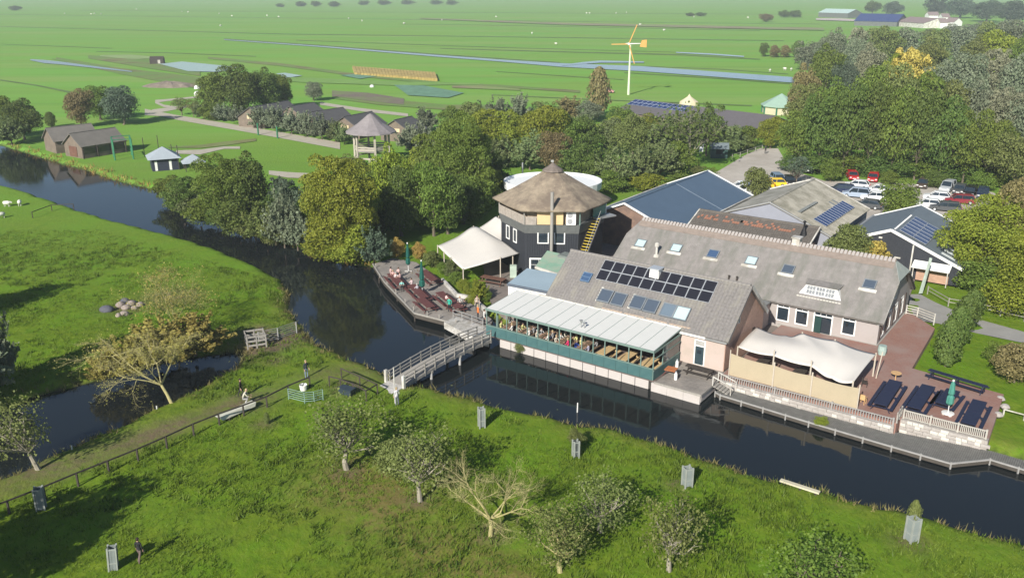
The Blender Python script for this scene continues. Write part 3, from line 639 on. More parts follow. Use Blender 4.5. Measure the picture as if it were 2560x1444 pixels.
# ---- veranda on the pontoon
VO = (8.3, 4.0, -.6)
pon = TU('pontoon', 'pale concrete pontoon carrying the glass veranda and the small deck over the river', 'pontoon', *VO[:2], VO[2])
m_ = FB(VO); m_.box(.6, 22.3, 1.35, 6.6, -1.2, .24); m_.build('hull', mk('dark_hull', (.05, .045, .04), .9), pon)
pm = MB(); pm.box(.03, 1.36, 0, .16, 0, .82); pmm = pm.mesh('hull_panel'); pmm.materials.append(mk('hull_panel', (.46, .42, .395), .85, .08, .8, .2, dirt=(.42, .38, .34), dscale=.7, lo=.5, hi=.7))
for i in range(12): share(pmm, 'hull_panel', pon, (.5 + i * 1.40 - VO[0], 1.16 - VO[1], -.58 + .6))
for i, w3 in enumerate((1.6, 1.6, 1.4)): 
    q = FB(VO); q.box(17.62 + i * 1.58, 17.62 + i * 1.58 + 1.56, 1.0, 1.2, -.62, .22); q.build('hull_panel', MATS['hull_panel'], pon)
q = FB(VO); q.box(22.2, 22.38, 1.2, 4.3, -.45, .22); q.build('hull_panel', MATS['hull_panel'], pon)
m_ = FB(VO); m_.box(-1.2, 18.0, 1.2, 6.7, .243, .40); m_.build('floor', mk('veranda_floor', (.13, .10, .09), .8, .15, 3), pon)
m_ = FB(VO)
for i in range(38): m_.box(17.9, 22.42, 1.02 + i * .148, 1.155 + i * .148, .243, .385 + .006 * ((i * 7) % 3))
m_.build('deck_boards', deckwood, pon, kind='stuff')
m_ = FB(VO); m_.box(17.9, 22.44, .96, 1.015, .20, .40); m_.box(22.425, 22.48, .96, 6.6, .20, .40); m_.build('deck_edge', greywood, pon)

RO = (8.3, 4.0, .4)
ver = TU('veranda', 'long glazed veranda with milky roof sheets and teal fascia above the water', 'veranda', *RO[:2], RO[2])
pm = MB(); N13 = 13; step = 18.8 / N13
pm.slab([(0.012, 0, 0), (step - .012, 0, 0), (step - .012, 5.75, .42), (.012, 5.75, .42)], .03); pmm = pm.mesh('roof_sheet'); pmm.materials.append(polyroof)
for i in range(N13): share(pmm, 'roof_sheet', ver, (-1.1 + i * step - RO[0], 1.05 - RO[1], 3.30 - RO[2]))
rm = MB(); rm.bar((0, 0, 0), (0, 5.8, .42), .045, .12); rmm = rm.mesh('rafter'); rmm.materials.append(greenpaint)
for i in range(N13 + 1): share(rmm, 'rafter', ver, (-1.1 + i * step - RO[0], 1.04 - RO[1], 3.252 - RO[2]))
m_ = FB(RO); m_.box(-1.15, 17.75, .93, 1.04, 3.12, 3.31); m_.build('gutter', greenpaint, ver)
m_ = FB(RO); m_.box(-1.1, 17.6, 6.5, 6.6, .41, 3.39); m_.build('inner_shade_panel', mk('dark_inner_shade', (.07, .06, .05), .8, .2, 2), ver)  # added dark panel hiding the plaster wall; its colour paints the veranda's inner shade
m_ = FB(RO); m_.box(-1.15, 17.7, 6.5, 6.62, 3.4, 3.78); m_.build('wall_beam', offwhite, ver)
pm = MB(); pm.box(-.045, .045, -.045, .045, 0, 2.7); pmm = pm.mesh('post'); pmm.materials.append(greenpaint)
for i in range(16): share(pmm, 'post', ver, (-1.08 + i * 18.74 / 15 - RO[0], 1.13 - RO[1], 0.02))
for v in (3.0, 4.9): share(pmm, 'post', ver, (17.66 - RO[0], v - RO[1], 0.1)); share(pmm, 'post', ver, (-1.08 - RO[0], v - RO[1], 0.1))
pm = MB(); pm.box(.01, 1.24, 0, .05, 0, 1.04); pmm = pm.mesh('fascia_panel'); pmm.materials.append(tealpanel)
for i in range(15): share(pmm, 'fascia_panel', ver, (-1.12 + i * 18.78 / 15 - RO[0], 1.03 - RO[1], .44 - RO[2]))
m_ = FB(RO); m_.box(-1.15, 17.75, 1.0, 1.2, 1.48, 1.54); m_.build('rail', greenpaint, ver)
m_ = FB(RO); m_.box(17.68, 17.74, 1.1, 6.4, .42, 1.3); m_.build('side_panel', tealpanel, ver)
m_ = FB(RO)
for z in (1.3, 2.4): m_.box(17.66, 17.76, 1.1, 6.5, z, z + .07)
m_.box(17.64, 17.76, 1.1, 6.5, 3.05, 3.2); m_.build('side_frame', greenpaint, ver)
q = FB(RO); q.box(17.69, 17.71, 3.1, 6.3, 1.4, 3.0); q.build('side_pane', glassmat('smoke_glass', (.05, .055, .055), .1), ver)
u, z = RV(1452, 835, 2.0)
m_ = FB(RO); m_.lathe([(.05, 3.3), (.05, 3.85), (.2, 4.1), (.02, 4.12)], 8, u, 2.0); m_.lathe([(.05, 3.3), (.05, 3.7), (.16, 3.9), (.02, 3.92)], 8, u + .35, 2.0); m_.build('heater_flue', steel, ver)

# ---- lean-to roofs left of the wing
m_ = FB((0, 8, .3)); lt = TU('lean_to', 'pale blue flat roofed lean-to with white wall beside the veranda roof', 'shed', 0, 8, .3)
P4 = [L(1268, 712, 3.1), L(1385, 735, 3.1), L(1412, 690, 3.3), L(1318, 672, 3.3)]
cx_ = sum(p[0] for p in P4) / 4; cy_ = sum(p[1] for p in P4) / 4
def shr(p, k): return (cx_ + (p[0] - cx_) * k, cy_ + (p[1] - cy_) * k)
m_.prism([shr(p, .97) for p in P4], .3, 3.05); m_.build('wall', white, lt)
m_ = FB((0, 8, .3)); m_.slab([(*shr(P4[0], 1.0), 3.25), (*shr(P4[1], 1.0), 3.25), (*P4[2], 3.4), (*P4[3], 3.4)], .1); m_.build('roof', bluesheet2, lt)
m_ = FB((0, 8, .3)); m_.bar((*P4[0], 3.15), (*P4[1], 3.15), .12, .26); m_.build('fascia', mk('slate_trim', (.10, .12, .15), .6), lt)
lt2 = TU('lean_to', 'pale green felt roofed lean-to between the dark tower and the tiled wing', 'shed', 3, 13, .3)
P4 = [L(1338, 668, 3.0), L(1400, 688, 3.0), L(1445, 650, 3.6), L(1368, 632, 3.6)]; cx_ = sum(p[0] for p in P4) / 4; cy_ = sum(p[1] for p in P4) / 4
m_ = FB((3, 13, .3)); m_.prism([shr(p, .96) for p in P4], .3, 2.9); m_.build('wall', mk('green_grey', (.12, .15, .13), .8), lt2)
m_ = FB((3, 13, .3)); m_.slab([(*P4[0], 3.1), (*P4[1], 3.1), (*P4[2], 3.9), (*P4[3], 3.9)], .1); m_.build('roof', greensheet, lt2)
m_ = FB((3, 13, .3)); m_.bar((*P4[0], 3.0), (*P4[1], 3.0), .15, .3); m_.build('fascia', offwhite, lt2)
m_ = FB((3, 13, .3)); q = L(1430, 640, 3.9); m_.box(q[0] - 1.5, q[0] + 1.6, q[1] - .8, q[1] + .8, 3.3, 4.0); m_.build('hood', mk('hood_grey', (.16, .18, .17), .7), lt2)
# flat annexe between the wing and the farmhouse (grey roof, dark)
lt3 = TU('annexe', 'low flat grey annexe between the tiled wing and the thatched farmhouse', 'shed', 12, 18, .3)
m_ = FB((12, 18, .3)); m_.box(2.6, 21.0, 16.15, 20.9, .3, 2.9); m_.build('wall', plaster, lt3)
m_ = FB((12, 18, .3)); m_.box(2.4, 21.2, 16.1, 20.95, 2.9, 3.02); m_.build('roof', mk('grey_felt', (.20, .20, .19), .9), lt3)

# ---- blue barn
BO = (-5.5, 50, .3)
bb = TU('barn', 'large barn with plain slate blue roof and white verges behind the thatched tower', 'barn', *BO[:2], BO[2])
BR = -5.6; BZ = 6.4; BL_, BR_ = -12.6, 2.1; BEZ = 3.4; V0, V1 = 37.4, 64.5
m_ = FB(BO); m_.yprism([(BL_ + .3, .3), (BR_ - .3, .3), (BR_ - .3, BEZ - .1), (BR, BZ - .15), (BL_ + .3, BEZ - .1)], V0 + .3, V1 - .3); m_.build('wall', mk('barn_brick', (.24, .155, .115), .9, .15, 3, .2, dirt=(.16, .11, .09)), bb)
for nm, q in (('roof', [(BR, V0, BZ), (BR_, V0, BEZ), (BR_, V1, BEZ), (BR, V1, BZ)]), ('roof', [(BL_, V0, BEZ), (BR, V0, BZ), (BR, V1, BZ), (BL_, V1, BEZ)])):
    m_ = FB(BO); m_.slab(q, .15); m_.build(nm, bluesheet, bb)
for v, w3 in ((V0 - .02, .2), (V1 + .02, .22)):
    m_ = FB(BO); m_.bar((BR, v, BZ + .02), (BR_, v, BEZ + .02), w3, .22); m_.bar((BL_, v, BEZ + .02), (BR, v, BZ + .02), w3, .22); m_.build('verge', white, bb)
m_ = FB(BO); m_.bar((BL_, V0, BEZ + .03), (BL_, V1, BEZ + .03), .2, .15); m_.bar((BR_, V0, BEZ + .03), (BR_, V1, BEZ + .03), .2, .15); m_.build('gutter', offwhite, bb)
m_ = FB(BO); m_.bar((BR + .01, V0, BZ + .03), (BR + .01, V1, BZ + .03), .22, .08); m_.build('ridge_cap', bluesheet, bb)
m_ = FB(BO); s1 = 53.0; m_.bar((BR, s1, BZ + .02), (BR_, s1, BEZ + .02), .14, .05); m_.build('roof_seam', mk('seam', (.17, .21, .26), .5), bb)

# ---- grey gabled barn with solar panels
WO = (11.3, 54, .3)
wb = TU('barn', 'barn with mottled pale cement roof, blue solar panel row and plain grey gable', 'barn', *WO[:2], WO[2])
WR, WZ, WL, WRR, WLZ, WRZ = 11.3, 7.3, 4.9, 19.6, 5.0, 4.0; V0, V1 = 45.6, 63.6
m_ = FB(WO); m_.yprism([(WL + .3, .3), (WRR - .3, .3), (WRR - .3, WRZ - .1), (WR, WZ - .15), (WL + .3, WLZ - .1)], V0 + .25, V1 - .25); m_.build('wall', greywall, wb)
m_ = FB(WO); m_.slab([(WR, V0, WZ), (WRR, V0, WRZ), (WRR, V1, WRZ), (WR, V1, WZ)], .12); m_.build('roof', asbestos, wb)
m_ = FB(WO); m_.slab([(WL, V0, WLZ), (WR, V0, WZ), (WR, V1, WZ), (WL, V1, WLZ)], .12); m_.build('roof', asbestos, wb)
m_ = FB(WO)
kk = (WZ - WRZ) / (WRR - WR)
for i in range(60): 
    v = V0 + .15 + i * .3; m_.bar((WR + .1, v, WZ + .03), (WRR, v, WRZ + .03), .1, .05)
m_.build('corrugations', asbestos, wb, kind='stuff')
m_ = FB(WO); m_.bar((WR, V0, WZ + .03), (WRR, V0, WRZ + .03), .16, .14); m_.bar((WL, V0, WLZ + .03), (WR, V0, WZ + .03), .16, .14); m_.build('verge', steel, wb)
m_ = FB(WO); m_.bar((WR, V1, WZ + .04), (WRR, V1, WRZ + .04), .2, .18); m_.bar((WL, V1, WLZ + .04), (WR, V1, WZ + .04), .2, .18); m_.build('verge', offwhite, wb)
m_ = FB(WO); m_.bar((WR, V0, WZ + .05), (WR, V1, WZ + .05), .35, .12); m_.build('ridge_cap', asbestos, wb)
m_ = FB(WO); m_.bar((WR + 3.1, V0 + 2, WZ - kk * 3.1 + .06), (WR + 3.1, V0 + 9, WZ - kk * 3.1 + .06), 1.0, .03); m_.build('roof_patch', mk('patch', (.24, .25, .23), .9), wb)
solar_array(wb, WO, (WR + 6.9, V0 + 2.2, WZ - kk * 6.9), 13, 1, .95, 1.9, kk, ax='v', gm=solarblue)
for v in (57.5, 58.9):
    m_ = FB(WO); m_.bar((WR + 4.2, v, WZ - kk * 4.2 + .06), (WR + 6.3, v, WZ - kk * 6.3 + .06), .5, .04); m_.build('rooflight', mk('dull_rooflight', (.20, .21, .21), .5), wb)

# ---- low tiled roof between
TO = (10, 44, .3)
tb = TU('outbuilding', 'low outbuilding with dark mossy roof and orange tile row below the grey gable', 'shed', *TO[:2], TO[2])
m_ = FB(TO); m_.box(2.2, 17.8, 41.3, 45.1, .3, 3.1); m_.build('wall', oldbrick, tb)
tk = (5.0 - 3.3) / 4.2
m_ = FB(TO); m_.slab([(1.9, 41.0, 3.3), (18.2, 41.0, 3.3), (18.2, 45.2, 5.0), (1.9, 45.2, 5.0)], .12); m_.build('roof_deck', mk('mossy_tile', (.13, .115, .10), .9, .2), tb)
tiled(1.9, 18.2, 41.0, 3.3, 45.2, 5.0, TO, period=.32).build('roof_tiles', mk('mossy_tile', (.13, .115, .10), .9, .2, 2, dirt=(.20, .17, .13)), tb, kind='stuff')
om = mk('orange_tile', (.27, .13, .085), .85, .3, 3)
rng = random.Random(4); t1 = MB(); t1.slab([(0, 0, 0), (.30, 0, 0), (.30, .42, .17), (0, .42, .17)], .03); t1m = t1.mesh('loose_tile'); t1m.materials.append(om)
for i in range(44):
    u = 2.3 + i * .33; r = 1 if rng.random() < .8 and u < 15 else (.3 if u > 15 else .5)
    if rng.random() < r:
        for j in range(rng.choice((1, 1, 2))):
            v = 43.4 + j * .42 + rng.choice((0, 0, .42)); share(t1m, 'orange_tile', tb, (u - TO[0], v - TO[1], 3.3 + tk * (v - 41) + .13 - TO[2]))
for u in (1.85, 18.25):
    m_ = FB(TO); m_.bar((u, 40.9, 3.36), (u, 45.3, 5.14), .16, .2); m_.build('verge', offwhite, tb)
m_ = FB(TO); m_.bar((1.8, 45.25, 5.1), (18.3, 45.25, 5.1), .3, .2); m_.build('ridge_cap', mk('mossy_tile', (.13, .115, .10)), tb)
m_ = FB(TO); m_.lathe([(.5, 4.2), (.25, 5.0), (.12, 5.3), (.12, 5.9), (.25, 6.0), (.02, 6.2)], 8, 16.8, 43.4); m_.build('roof_cowl', black, tb)

# ---- black boarded barn, right
DO = (27, 52, .3)
db = TU('barn', 'black boarded barn with white verges, twelve solar panels and a row of roof lights', 'barn', *DO[:2], DO[2])
DR, DZ, DL, DRR, DLZ, DRZ = 26.5, 5.9, 20.6, 35.0, 3.55, 2.4; V0, V1 = 46.0, 62.0; kd = (DZ - DRZ) / (DRR - DR)
m_ = FB(DO); m_.yprism([(DL + .3, .3), (DRR - .4, .3), (DRR - .4, DRZ - .05), (DR, DZ - .15), (DL + .3, DLZ - .1)], V0 + .15, V1 - .3); m_.build('wall', darkwall, db)
m_ = FB(DO)
for i in range(44):
    u = DL + .5 + i * .31; zt_ = (DZ - .2 - abs(u - DR) * (kd if u > DR else (DZ - DLZ) / (DR - DL))); m_.box(u, u + .05, V0 + .12, V0 + .148, .3, zt_)
m_.build('board_battens', darkwall, db, kind='stuff')
m_ = FB(DO); m_.slab([(DR, V0, DZ), (DRR, V0, DRZ), (DRR, V1, DRZ), (DR, V1, DZ)], .12); m_.build('roof', mk('slate_sheet', (.13, .155, .175), .6, .08), db)
m_ = FB(DO); m_.slab([(DL, V0, DLZ), (DR, V0, DZ), (DR, V1, DZ), (DL, V1, DLZ)], .12); m_.build('roof', mk('slate_sheet', (.13, .155, .175)), db)
m_ = FB(DO); m_.bar((DR - .02, V0 - .03, DZ + .02), (DRR, V0 - .03, DRZ + .02), .12, .34); m_.bar((DL, V0 - .03, DLZ + .02), (DR + .02, V0 - .03, DZ + .02), .12, .34); m_.build('verge', white, db)
m_ = FB(DO); m_.bar((DR, V1 + .02, DZ + .03), (DRR, V1 + .02, DRZ + .03), .2, .16); m_.bar((DL, V1, DLZ + .03), (DR, V1, DZ + .03), .2, .16); m_.build('verge', white, db)
m_ = FB(DO); m_.bar((DL - .02, V0, DLZ + .05), (DL - .02, V1, DLZ + .05), .25, .16); m_.build('gutter', steel, db)
solar_array(db, DO, (DR + 3.85, V0 + 1.2, DZ - kd * 3.85), 6, 2, 1.35, 1.72, kd, ax='v', gm=glassmat('slate_solar', (.05, .06, .12), .2))
c_ = MB(); c_.box(-.1, .1, -.1, .1, 0, .1); cm = c_.mesh('ridge_clip'); cm.materials.append(white)
for i in range(14): share(cm, 'ridge_clip', db, (DR + .25 - DO[0], V0 + 1.0 + i * .62 - DO[1], DZ - .02 - DO[2]))
sk = MB(); sk.slab([(0, 0, 0), (1.6, 0, -1.6 * kd), (1.6, .62, -1.6 * kd), (0, .62, 0)], .04); skm = sk.mesh('roof_light'); skm.materials.append(mk('white_rooflight', (.62, .66, .66), .4, .05))
for i in range(9): share(skm, 'roof_light', db, (DR + 5.7 - DO[0], V0 + 1.3 + i * 1.55 - DO[1], DZ - kd * 5.7 + .14 - DO[2]))
m_ = FB(DO); m_.box(29.2, 29.35, V0 - .15, V0 + .1, .3, 4.5); m_.build('downpipe', offwhite, db)
m_ = FB(DO); m_.box(24.0, 24.12, V0 - .15, V0 + .1, .3, 4.0); m_.build('downpipe', offwhite, db)
m_ = FB(DO); m_.box(27.3, 28.0, V0 - .1, V0 + .1, 2.55, 2.7); m_.build('wall_lamp', offwhite, db)
m_ = FB(DO); m_.box(25.2, 25.6, V0 - .05, V0 + .1, 4.7, 4.9); m_.build('wall_lamp', offwhite, db)
m_ = FB(DO); m_.box(30.0, 33.6, V0 - .02, V0 + .1, .3, 2.1); m_.build('doorway', mk('salmon_wall', (.40, .25, .18), .8), db)
aw = TU('awning', 'white awning over the orange doorway of the black barn', 'awning', 31.5, 46, .3)
m_ = FB((31.5, 46, .3)); m_.slab([(29.6, 44.6, 2.15), (33.8, 44.6, 2.15), (33.8, V0 - .05, 2.75), (29.6, V0 - .05, 2.75)], .06); m_.build('canopy', white, aw)
for u in (29.8, 33.6): m_ = FB((31.5, 46, .3)); m_.box(u, u + .1, 44.65, 44.75, .3, 2.1); m_.build('post', offwhite, aw)

# ---- thatched hexagon tower
fbx, fby = P(1378, 690, .3); dd = math.hypot(fbx, fby); TX, TY = fbx + fbx / dd * 5.7, fby + fby / dd * 5.7
tw = T('tower_house', 'hexagonal dark boarded tower house under a brown pointed thatched roof', 'tower', (TX, TY, .3), math.atan2(fbx, fby) * -1)
def hexp(R, z, rot=0): return [(R * math.cos(math.radians(a + rot)), R * math.sin(math.radians(a + rot)), z) for a in (-120, -60, 0, 60, 120, 180)]
def hexring(R0, z0, R1, z1, name, m, parent, inset=.0):
    mb = MB(); a = hexp(R0, z0); b = hexp(R1, z1); mb.add(a + b, [(i, (i + 1) % 6, (i + 1) % 6 + 6, i + 6) for i in range(6)] + [tuple(range(5, -1, -1)), tuple(range(6, 12))]); return mb.build(name, m, parent)
HZ = lambda py, r=-5.7: HT(TX + r * math.sin(math.atan2(TX, TY)), TY + r * math.cos(math.atan2(TX, TY)), py) - .3
z_f = HZ(562); z_e = HZ(526, -6.3); 
hexring(6.45, -.9, 6.45, z_f - 1.1, 'lower_wall', darkwall, tw)
hexring(6.5, z_f - 1.1, 6.72, z_f, 'band', mk('band_grey', (.12, .125, .12), .8, .15, 2), tw)
mb = MB()
for k in range(6):
    a = Vector(hexp(6.45, 0)[k]); b = Vector(hexp(6.45, 0)[(k + 1) % 6]); n = Vector((a.y - b.y, b.x - a.x, 0)).normalized() * -1
    for i in range(1, 22):
        p = a.lerp(b, i / 22); mb.tube((p.x + n.x * .01, p.y + n.y * .01, -.3), (p.x + n.x * .01, p.y + n.y * .01, z_f - 1.12), .03, n=4, cap=False)
mb.build('board_battens', darkwall, tw, kind='stuff')
hexring(6.0, z_f + .003, 6.0, z_e + .5, 'upper_wall', mk('weathered_boards', (.36, .28, .20), .9, .25, 2, .2), tw)
# parapet boards round the gallery
pb = mk('grey_boards', (.33, .29, .25), .9, .2, 3)
for k in (0, 3, 4, 5, 2):
    a = Vector(hexp(6.68, 0)[k]); b = Vector(hexp(6.68, 0)[(k + 1) % 6])
    if k == 0:
        a2 = a.lerp(b, .02); b2 = a.lerp(b, .22); m_ = MB(); m_.bar((a2.x, a2.y, z_f + .5), (b2.x, b2.y, z_f + .5), .05, 1.0); m_.build('parapet', pb, tw)
        for q0, q1, mm in ((.23, .48, lightwood), (.485, .70, lightwood)):
            a2 = a.lerp(b, q0); b2 = a.lerp(b, q1); m_ = MB(); m_.bar((a2.x, a2.y, z_f + .85), (b2.x, b2.y, z_f + .85), .05, 1.6); m_.build('plywood_board', mk('plywood', (.62, .44, .24), .8, .06), tw)
    else:
        for q0 in (0, .25, .5, .75):
            a2 = a.lerp(b, q0 + .005); b2 = a.lerp(b, q0 + .245); m_ = MB(); m_.bar((a2.x, a2.y, z_f + .55), (b2.x, b2.y, z_f + .55), .05, 1.1); m_.build('parapet', pb, tw)
    m_ = MB(); m_.tube((a.x, a.y, z_f), (a.x, a.y, z_e + .4), .09); m_.build('post', greywood, tw)
a = Vector(hexp(6.68, 0)[1]); m_ = MB(); m_.tube((a.x, a.y, z_f), (a.x, a.y, z_e + .4), .09); m_.build('post', greenpaint, tw)
# roof: slightly concave thatch cone on six corners, rounded
z_a = HZ(409, 0)
mb = MB(); rings = []
prof = [(1.0, 0), (1.0, .05), (.8, .21), (.6, .385), (.4, .575), (.2, .78), (.11, .88)]
seg = 48
for t, hgt in prof:
    for i in range(seg):
        an = 2 * math.pi * i / seg + math.radians(-60); hx_ = math.cos(math.pi / 6) / math.cos(((an + 1e-6) % (math.pi / 3)) - math.pi / 6)
        R = 7.55 * t * (.9 * hx_ + .1) * (1 + .01 * math.sin(i * 5.3)); mb.v.append((R * math.cos(an), R * math.sin(an), z_e - .15 + (z_a - z_e) * hgt))
for j in range(len(prof) - 1):
    for i in range(seg): mb.f.append((j * seg + i, j * seg + (i + 1) % seg, (j + 1) * seg + (i + 1) % seg, (j + 1) * seg + i)); mb.m.append(0)
mb.f.append(tuple(range(seg))[::-1]); mb.m.append(0)
mb.build('roof', warmthatch, tw, smooth=True)
m_ = MB(); m_.lathe([(1.35, z_e + (z_a - z_e) * .80), (1.25, z_e + (z_a - z_e) * .84), (.55, z_a - .25), (.12, z_a + .1)], 12); m_.build('roof_cap', mk('cap_thatch', (.17, .14, .12), .95, .2, 3, .5), tw)
m_ = MB(); m_.tube((0, 0, z_a), (0, 0, z_a + .4), .05); m_.box(-.25, .1, -.03, .03, z_a + .2, z_a + .45); m_.build('finial', steel, tw)
A, B_ = Vector(hexp(6.45, 0)[0]), Vector(hexp(6.45, 0)[1]); side = 6.45
def twin(x0, x1, yt, yb, dx=.0, cols=1, **k):
    zb, zt = HZ(yb, -5.6), HZ(yt, -5.6); xa = -side / 2 + x0; window(tw, (xa, A.y, zb), (1, 0), (0, -1), x1 - x0, zt - zb, cols, 1, **k)
q = lambda px: (px - 1311) / 135 * side
twin(q(1342), q(1371), 575, 609, fw=.13); twin(q(1384), q(1412), 577, 610, fw=.13)
twin(q(1322), q(1366), 645, 692, cols=2, rows=None, fw=.16) if False else None
zb, zt = -.1, HZ(645, -5.6)
window(tw, (-side / 2 + q(1322), A.y, zb), (1, 0), (0, -1), 2.3, zt - zb, 2, 3, fw=.2, name='glazed_door')
# left face windows
C_, D_ = Vector(hexp(6.45, 0)[5]), Vector(hexp(6.45, 0)[0]); dv_ = (D_ - C_).normalized(); nn = Vector((dv_.y, -dv_.x, 0))
for t in (.22, .52):
    p = C_.lerp(D_, t); window(tw, (p.x, p.y, HZ(608, -3.5)), (dv_.x, dv_.y), (nn.x, nn.y), .95, 1.75, 1, 1, fw=.14)
p = C_.lerp(D_, .4) * (6.0 / 6.45); window(tw, (p.x, p.y, z_f + .9), (dv_.x, dv_.y), (nn.x, nn.y), 1.2, 1.2, 1, 1, fm=mk('ochre_frame', (.45, .28, .08), .6), fw=.2)
# green stairwell enclosure on the right face and yellow stair
E_, F_ = Vector(hexp(6.45, 0)[1]), Vector(hexp(6.45, 0)[2]); d2 = (F_ - E_).normalized(); n2 = Vector((d2.y, -d2.x, 0))
p = E_.lerp(F_, .55); m_ = MB(); a1 = p + n2 * .05; b1 = F_ + n2 * .3; m_.bar((a1.x, a1.y, z_f + 1.2), (b1.x, b1.y, z_f + 1.2), .1, 2.0); m_.build('green_screen', mk('sea_green', (.13, .26, .20), .5, .1), tw)
m_ = MB(); m_.tube((b1.x, b1.y, z_f - .1), (b1.x, b1.y, z_e + .3), .1); m_.build('post', white, tw)
m_ = MB(); m_.bar((a1.x, a1.y, z_f + .1), (b1.x + n2.x * 1.0, b1.y + n2.y * 1.0, z_f + .1), 1.4, .15); m_.build('landing', steel, tw)
st = T('staircase', 'steep outdoor stair with yellow treads up the dark tower', 'stairs', (TX, TY, .3), tw.rotation_euler[2])
top = p + n2 * .9; bot = Vector((A.x * 0 + q(1446) - side / 2 + .1, A.y - 1.2, 0))
s0 = Vector((top.x - .3, top.y + .2, z_f + .1)); s1_ = Vector((bot.x, bot.y, z_f - 4.6)); sd_ = s1_ - s0; w_dir = Vector((-sd_.y, sd_.x, 0)).normalized() * .5
ym = mk('yellow_tread', (.58, .44, .06), .6, .15); trd = MB(); trd.hexa([w_dir * -1 + Vector((0, -.12, 0)), w_dir + Vector((0, -.12, 0)), w_dir + Vector((0, .12, 0)), w_dir * -1 + Vector((0, .12, 0)), w_dir * -1 + Vector((0, -.12, .05)), w_dir + Vector((0, -.12, .05)), w_dir + Vector((0, .12, .05)), w_dir * -1 + Vector((0, .12, .05))]); trm = trd.mesh('tread'); trm.materials.append(ym)
for i in range(17): share(trm, 'tread', st, s0.lerp(s1_, i / 16))
for s_ in (-1, 1): m_ = MB(); m_.bar(s0 + w_dir * s_ * 1.05, s1_ + w_dir * s_ * 1.05, .06, .25); m_.build('stringer', steel if s_ > 0 else darkwood, st)
m_ = MB(); m_.bar(s0 + w_dir * 1.05 + Vector((0, 0, 1)), s1_ + w_dir * 1.05 + Vector((0, 0, 1)), .05, .05); m_.build('handrail', steel, st)
# flue pole in front, AC unit
zt = HZ(484, -7.2)
fl = T('flue_pipe', 'tall grey steel flue pipe rising in front of the hexagonal tower', 'chimney', (TX, TY, .3), tw.rotation_euler[2]); 
m_ = MB(); m_.tube((q(1378) - side / 2, A.y - .9, 2.2), (q(1378) - side / 2, A.y - .9, zt), .2, n=10); m_.build('pipe', mk('flue_steel', (.36, .34, .31), .5, .1, metal=.3), fl)
for z in (3.6, z_f - .2): m_ = MB(); m_.bar((q(1378) - side / 2, A.y - .75, z), (q(1378) - side / 2, A.y + .1, z), .1, .08); m_.build('bracket', steel, fl)
ac = T('air_conditioner', 'white air conditioning unit with two fans on the tower gallery', 'air conditioner', (TX, TY, .3), tw.rotation_euler[2])
x0 = q(1414) - side / 2; m_ = MB(); m_.box(x0, x0 + 1.15, A.y - .35, A.y - .05 - .17, z_f + .06, z_f + 1.75); acb = m_.build('casing', white, ac)
for z in (.5, 1.25):
    m_ = MB(); m_.tube((x0 + .45, A.y - .37, z_f + z), (x0 + .45, A.y - .352, z_f + z), .33, n=14); m_.build('fan_grille', mk('grille', (.32, .32, .33), .6), ac)

# white round canopy behind the tower
cx0, cy0 = P(1382, 452, 4.2); rx = 122 / PXM(cx0, cy0, 4.2); ry = (P(1382, 424, 4.2)[1] - P(1382, 478, 4.2)[1]) / 2 * .8
oc = T('round_canopy', 'large white oval tent roof behind the thatched tower', 'canopy', (cx0, cy0, 0))
mb = MB(); mb.v = []; 
for t, z in ((1.0, 3.2), (1.01, 4.35), (.97, 4.36), (.93, 4.0), (.02, 4.15)):
    for i in range(36): an = 2 * math.pi * i / 36; mb.v.append((rx * t * math.cos(an), ry * t * math.sin(an), z))
for j in range(4):
    for i in range(36): mb.f.append((j * 36 + i, j * 36 + (i + 1) % 36, (j + 1) * 36 + (i + 1) % 36, (j + 1) * 36 + i)); mb.m.append(0)
mb.build('canvas', mk('white_canvas', (.76, .77, .76), .8, .03), oc, smooth=False)
for i in range(0, 36, 4): an = 2 * math.pi * i / 36; m_ = MB(); m_.tube((rx * .95 * math.cos(an), ry * .95 * math.sin(an), 0), (rx * .95 * math.cos(an), ry * .95 * math.sin(an), 4.1), .08); m_.build('pole', steel, oc)
px_, py_ = P(1306, 470, 1); m_ = MB(); m_.tube((px_ - cx0, py_ - cy0 - 1, 0), (px_ - cx0, py_ - cy0 - 1, 5.6), .14); m_.build('flue', steel, oc)

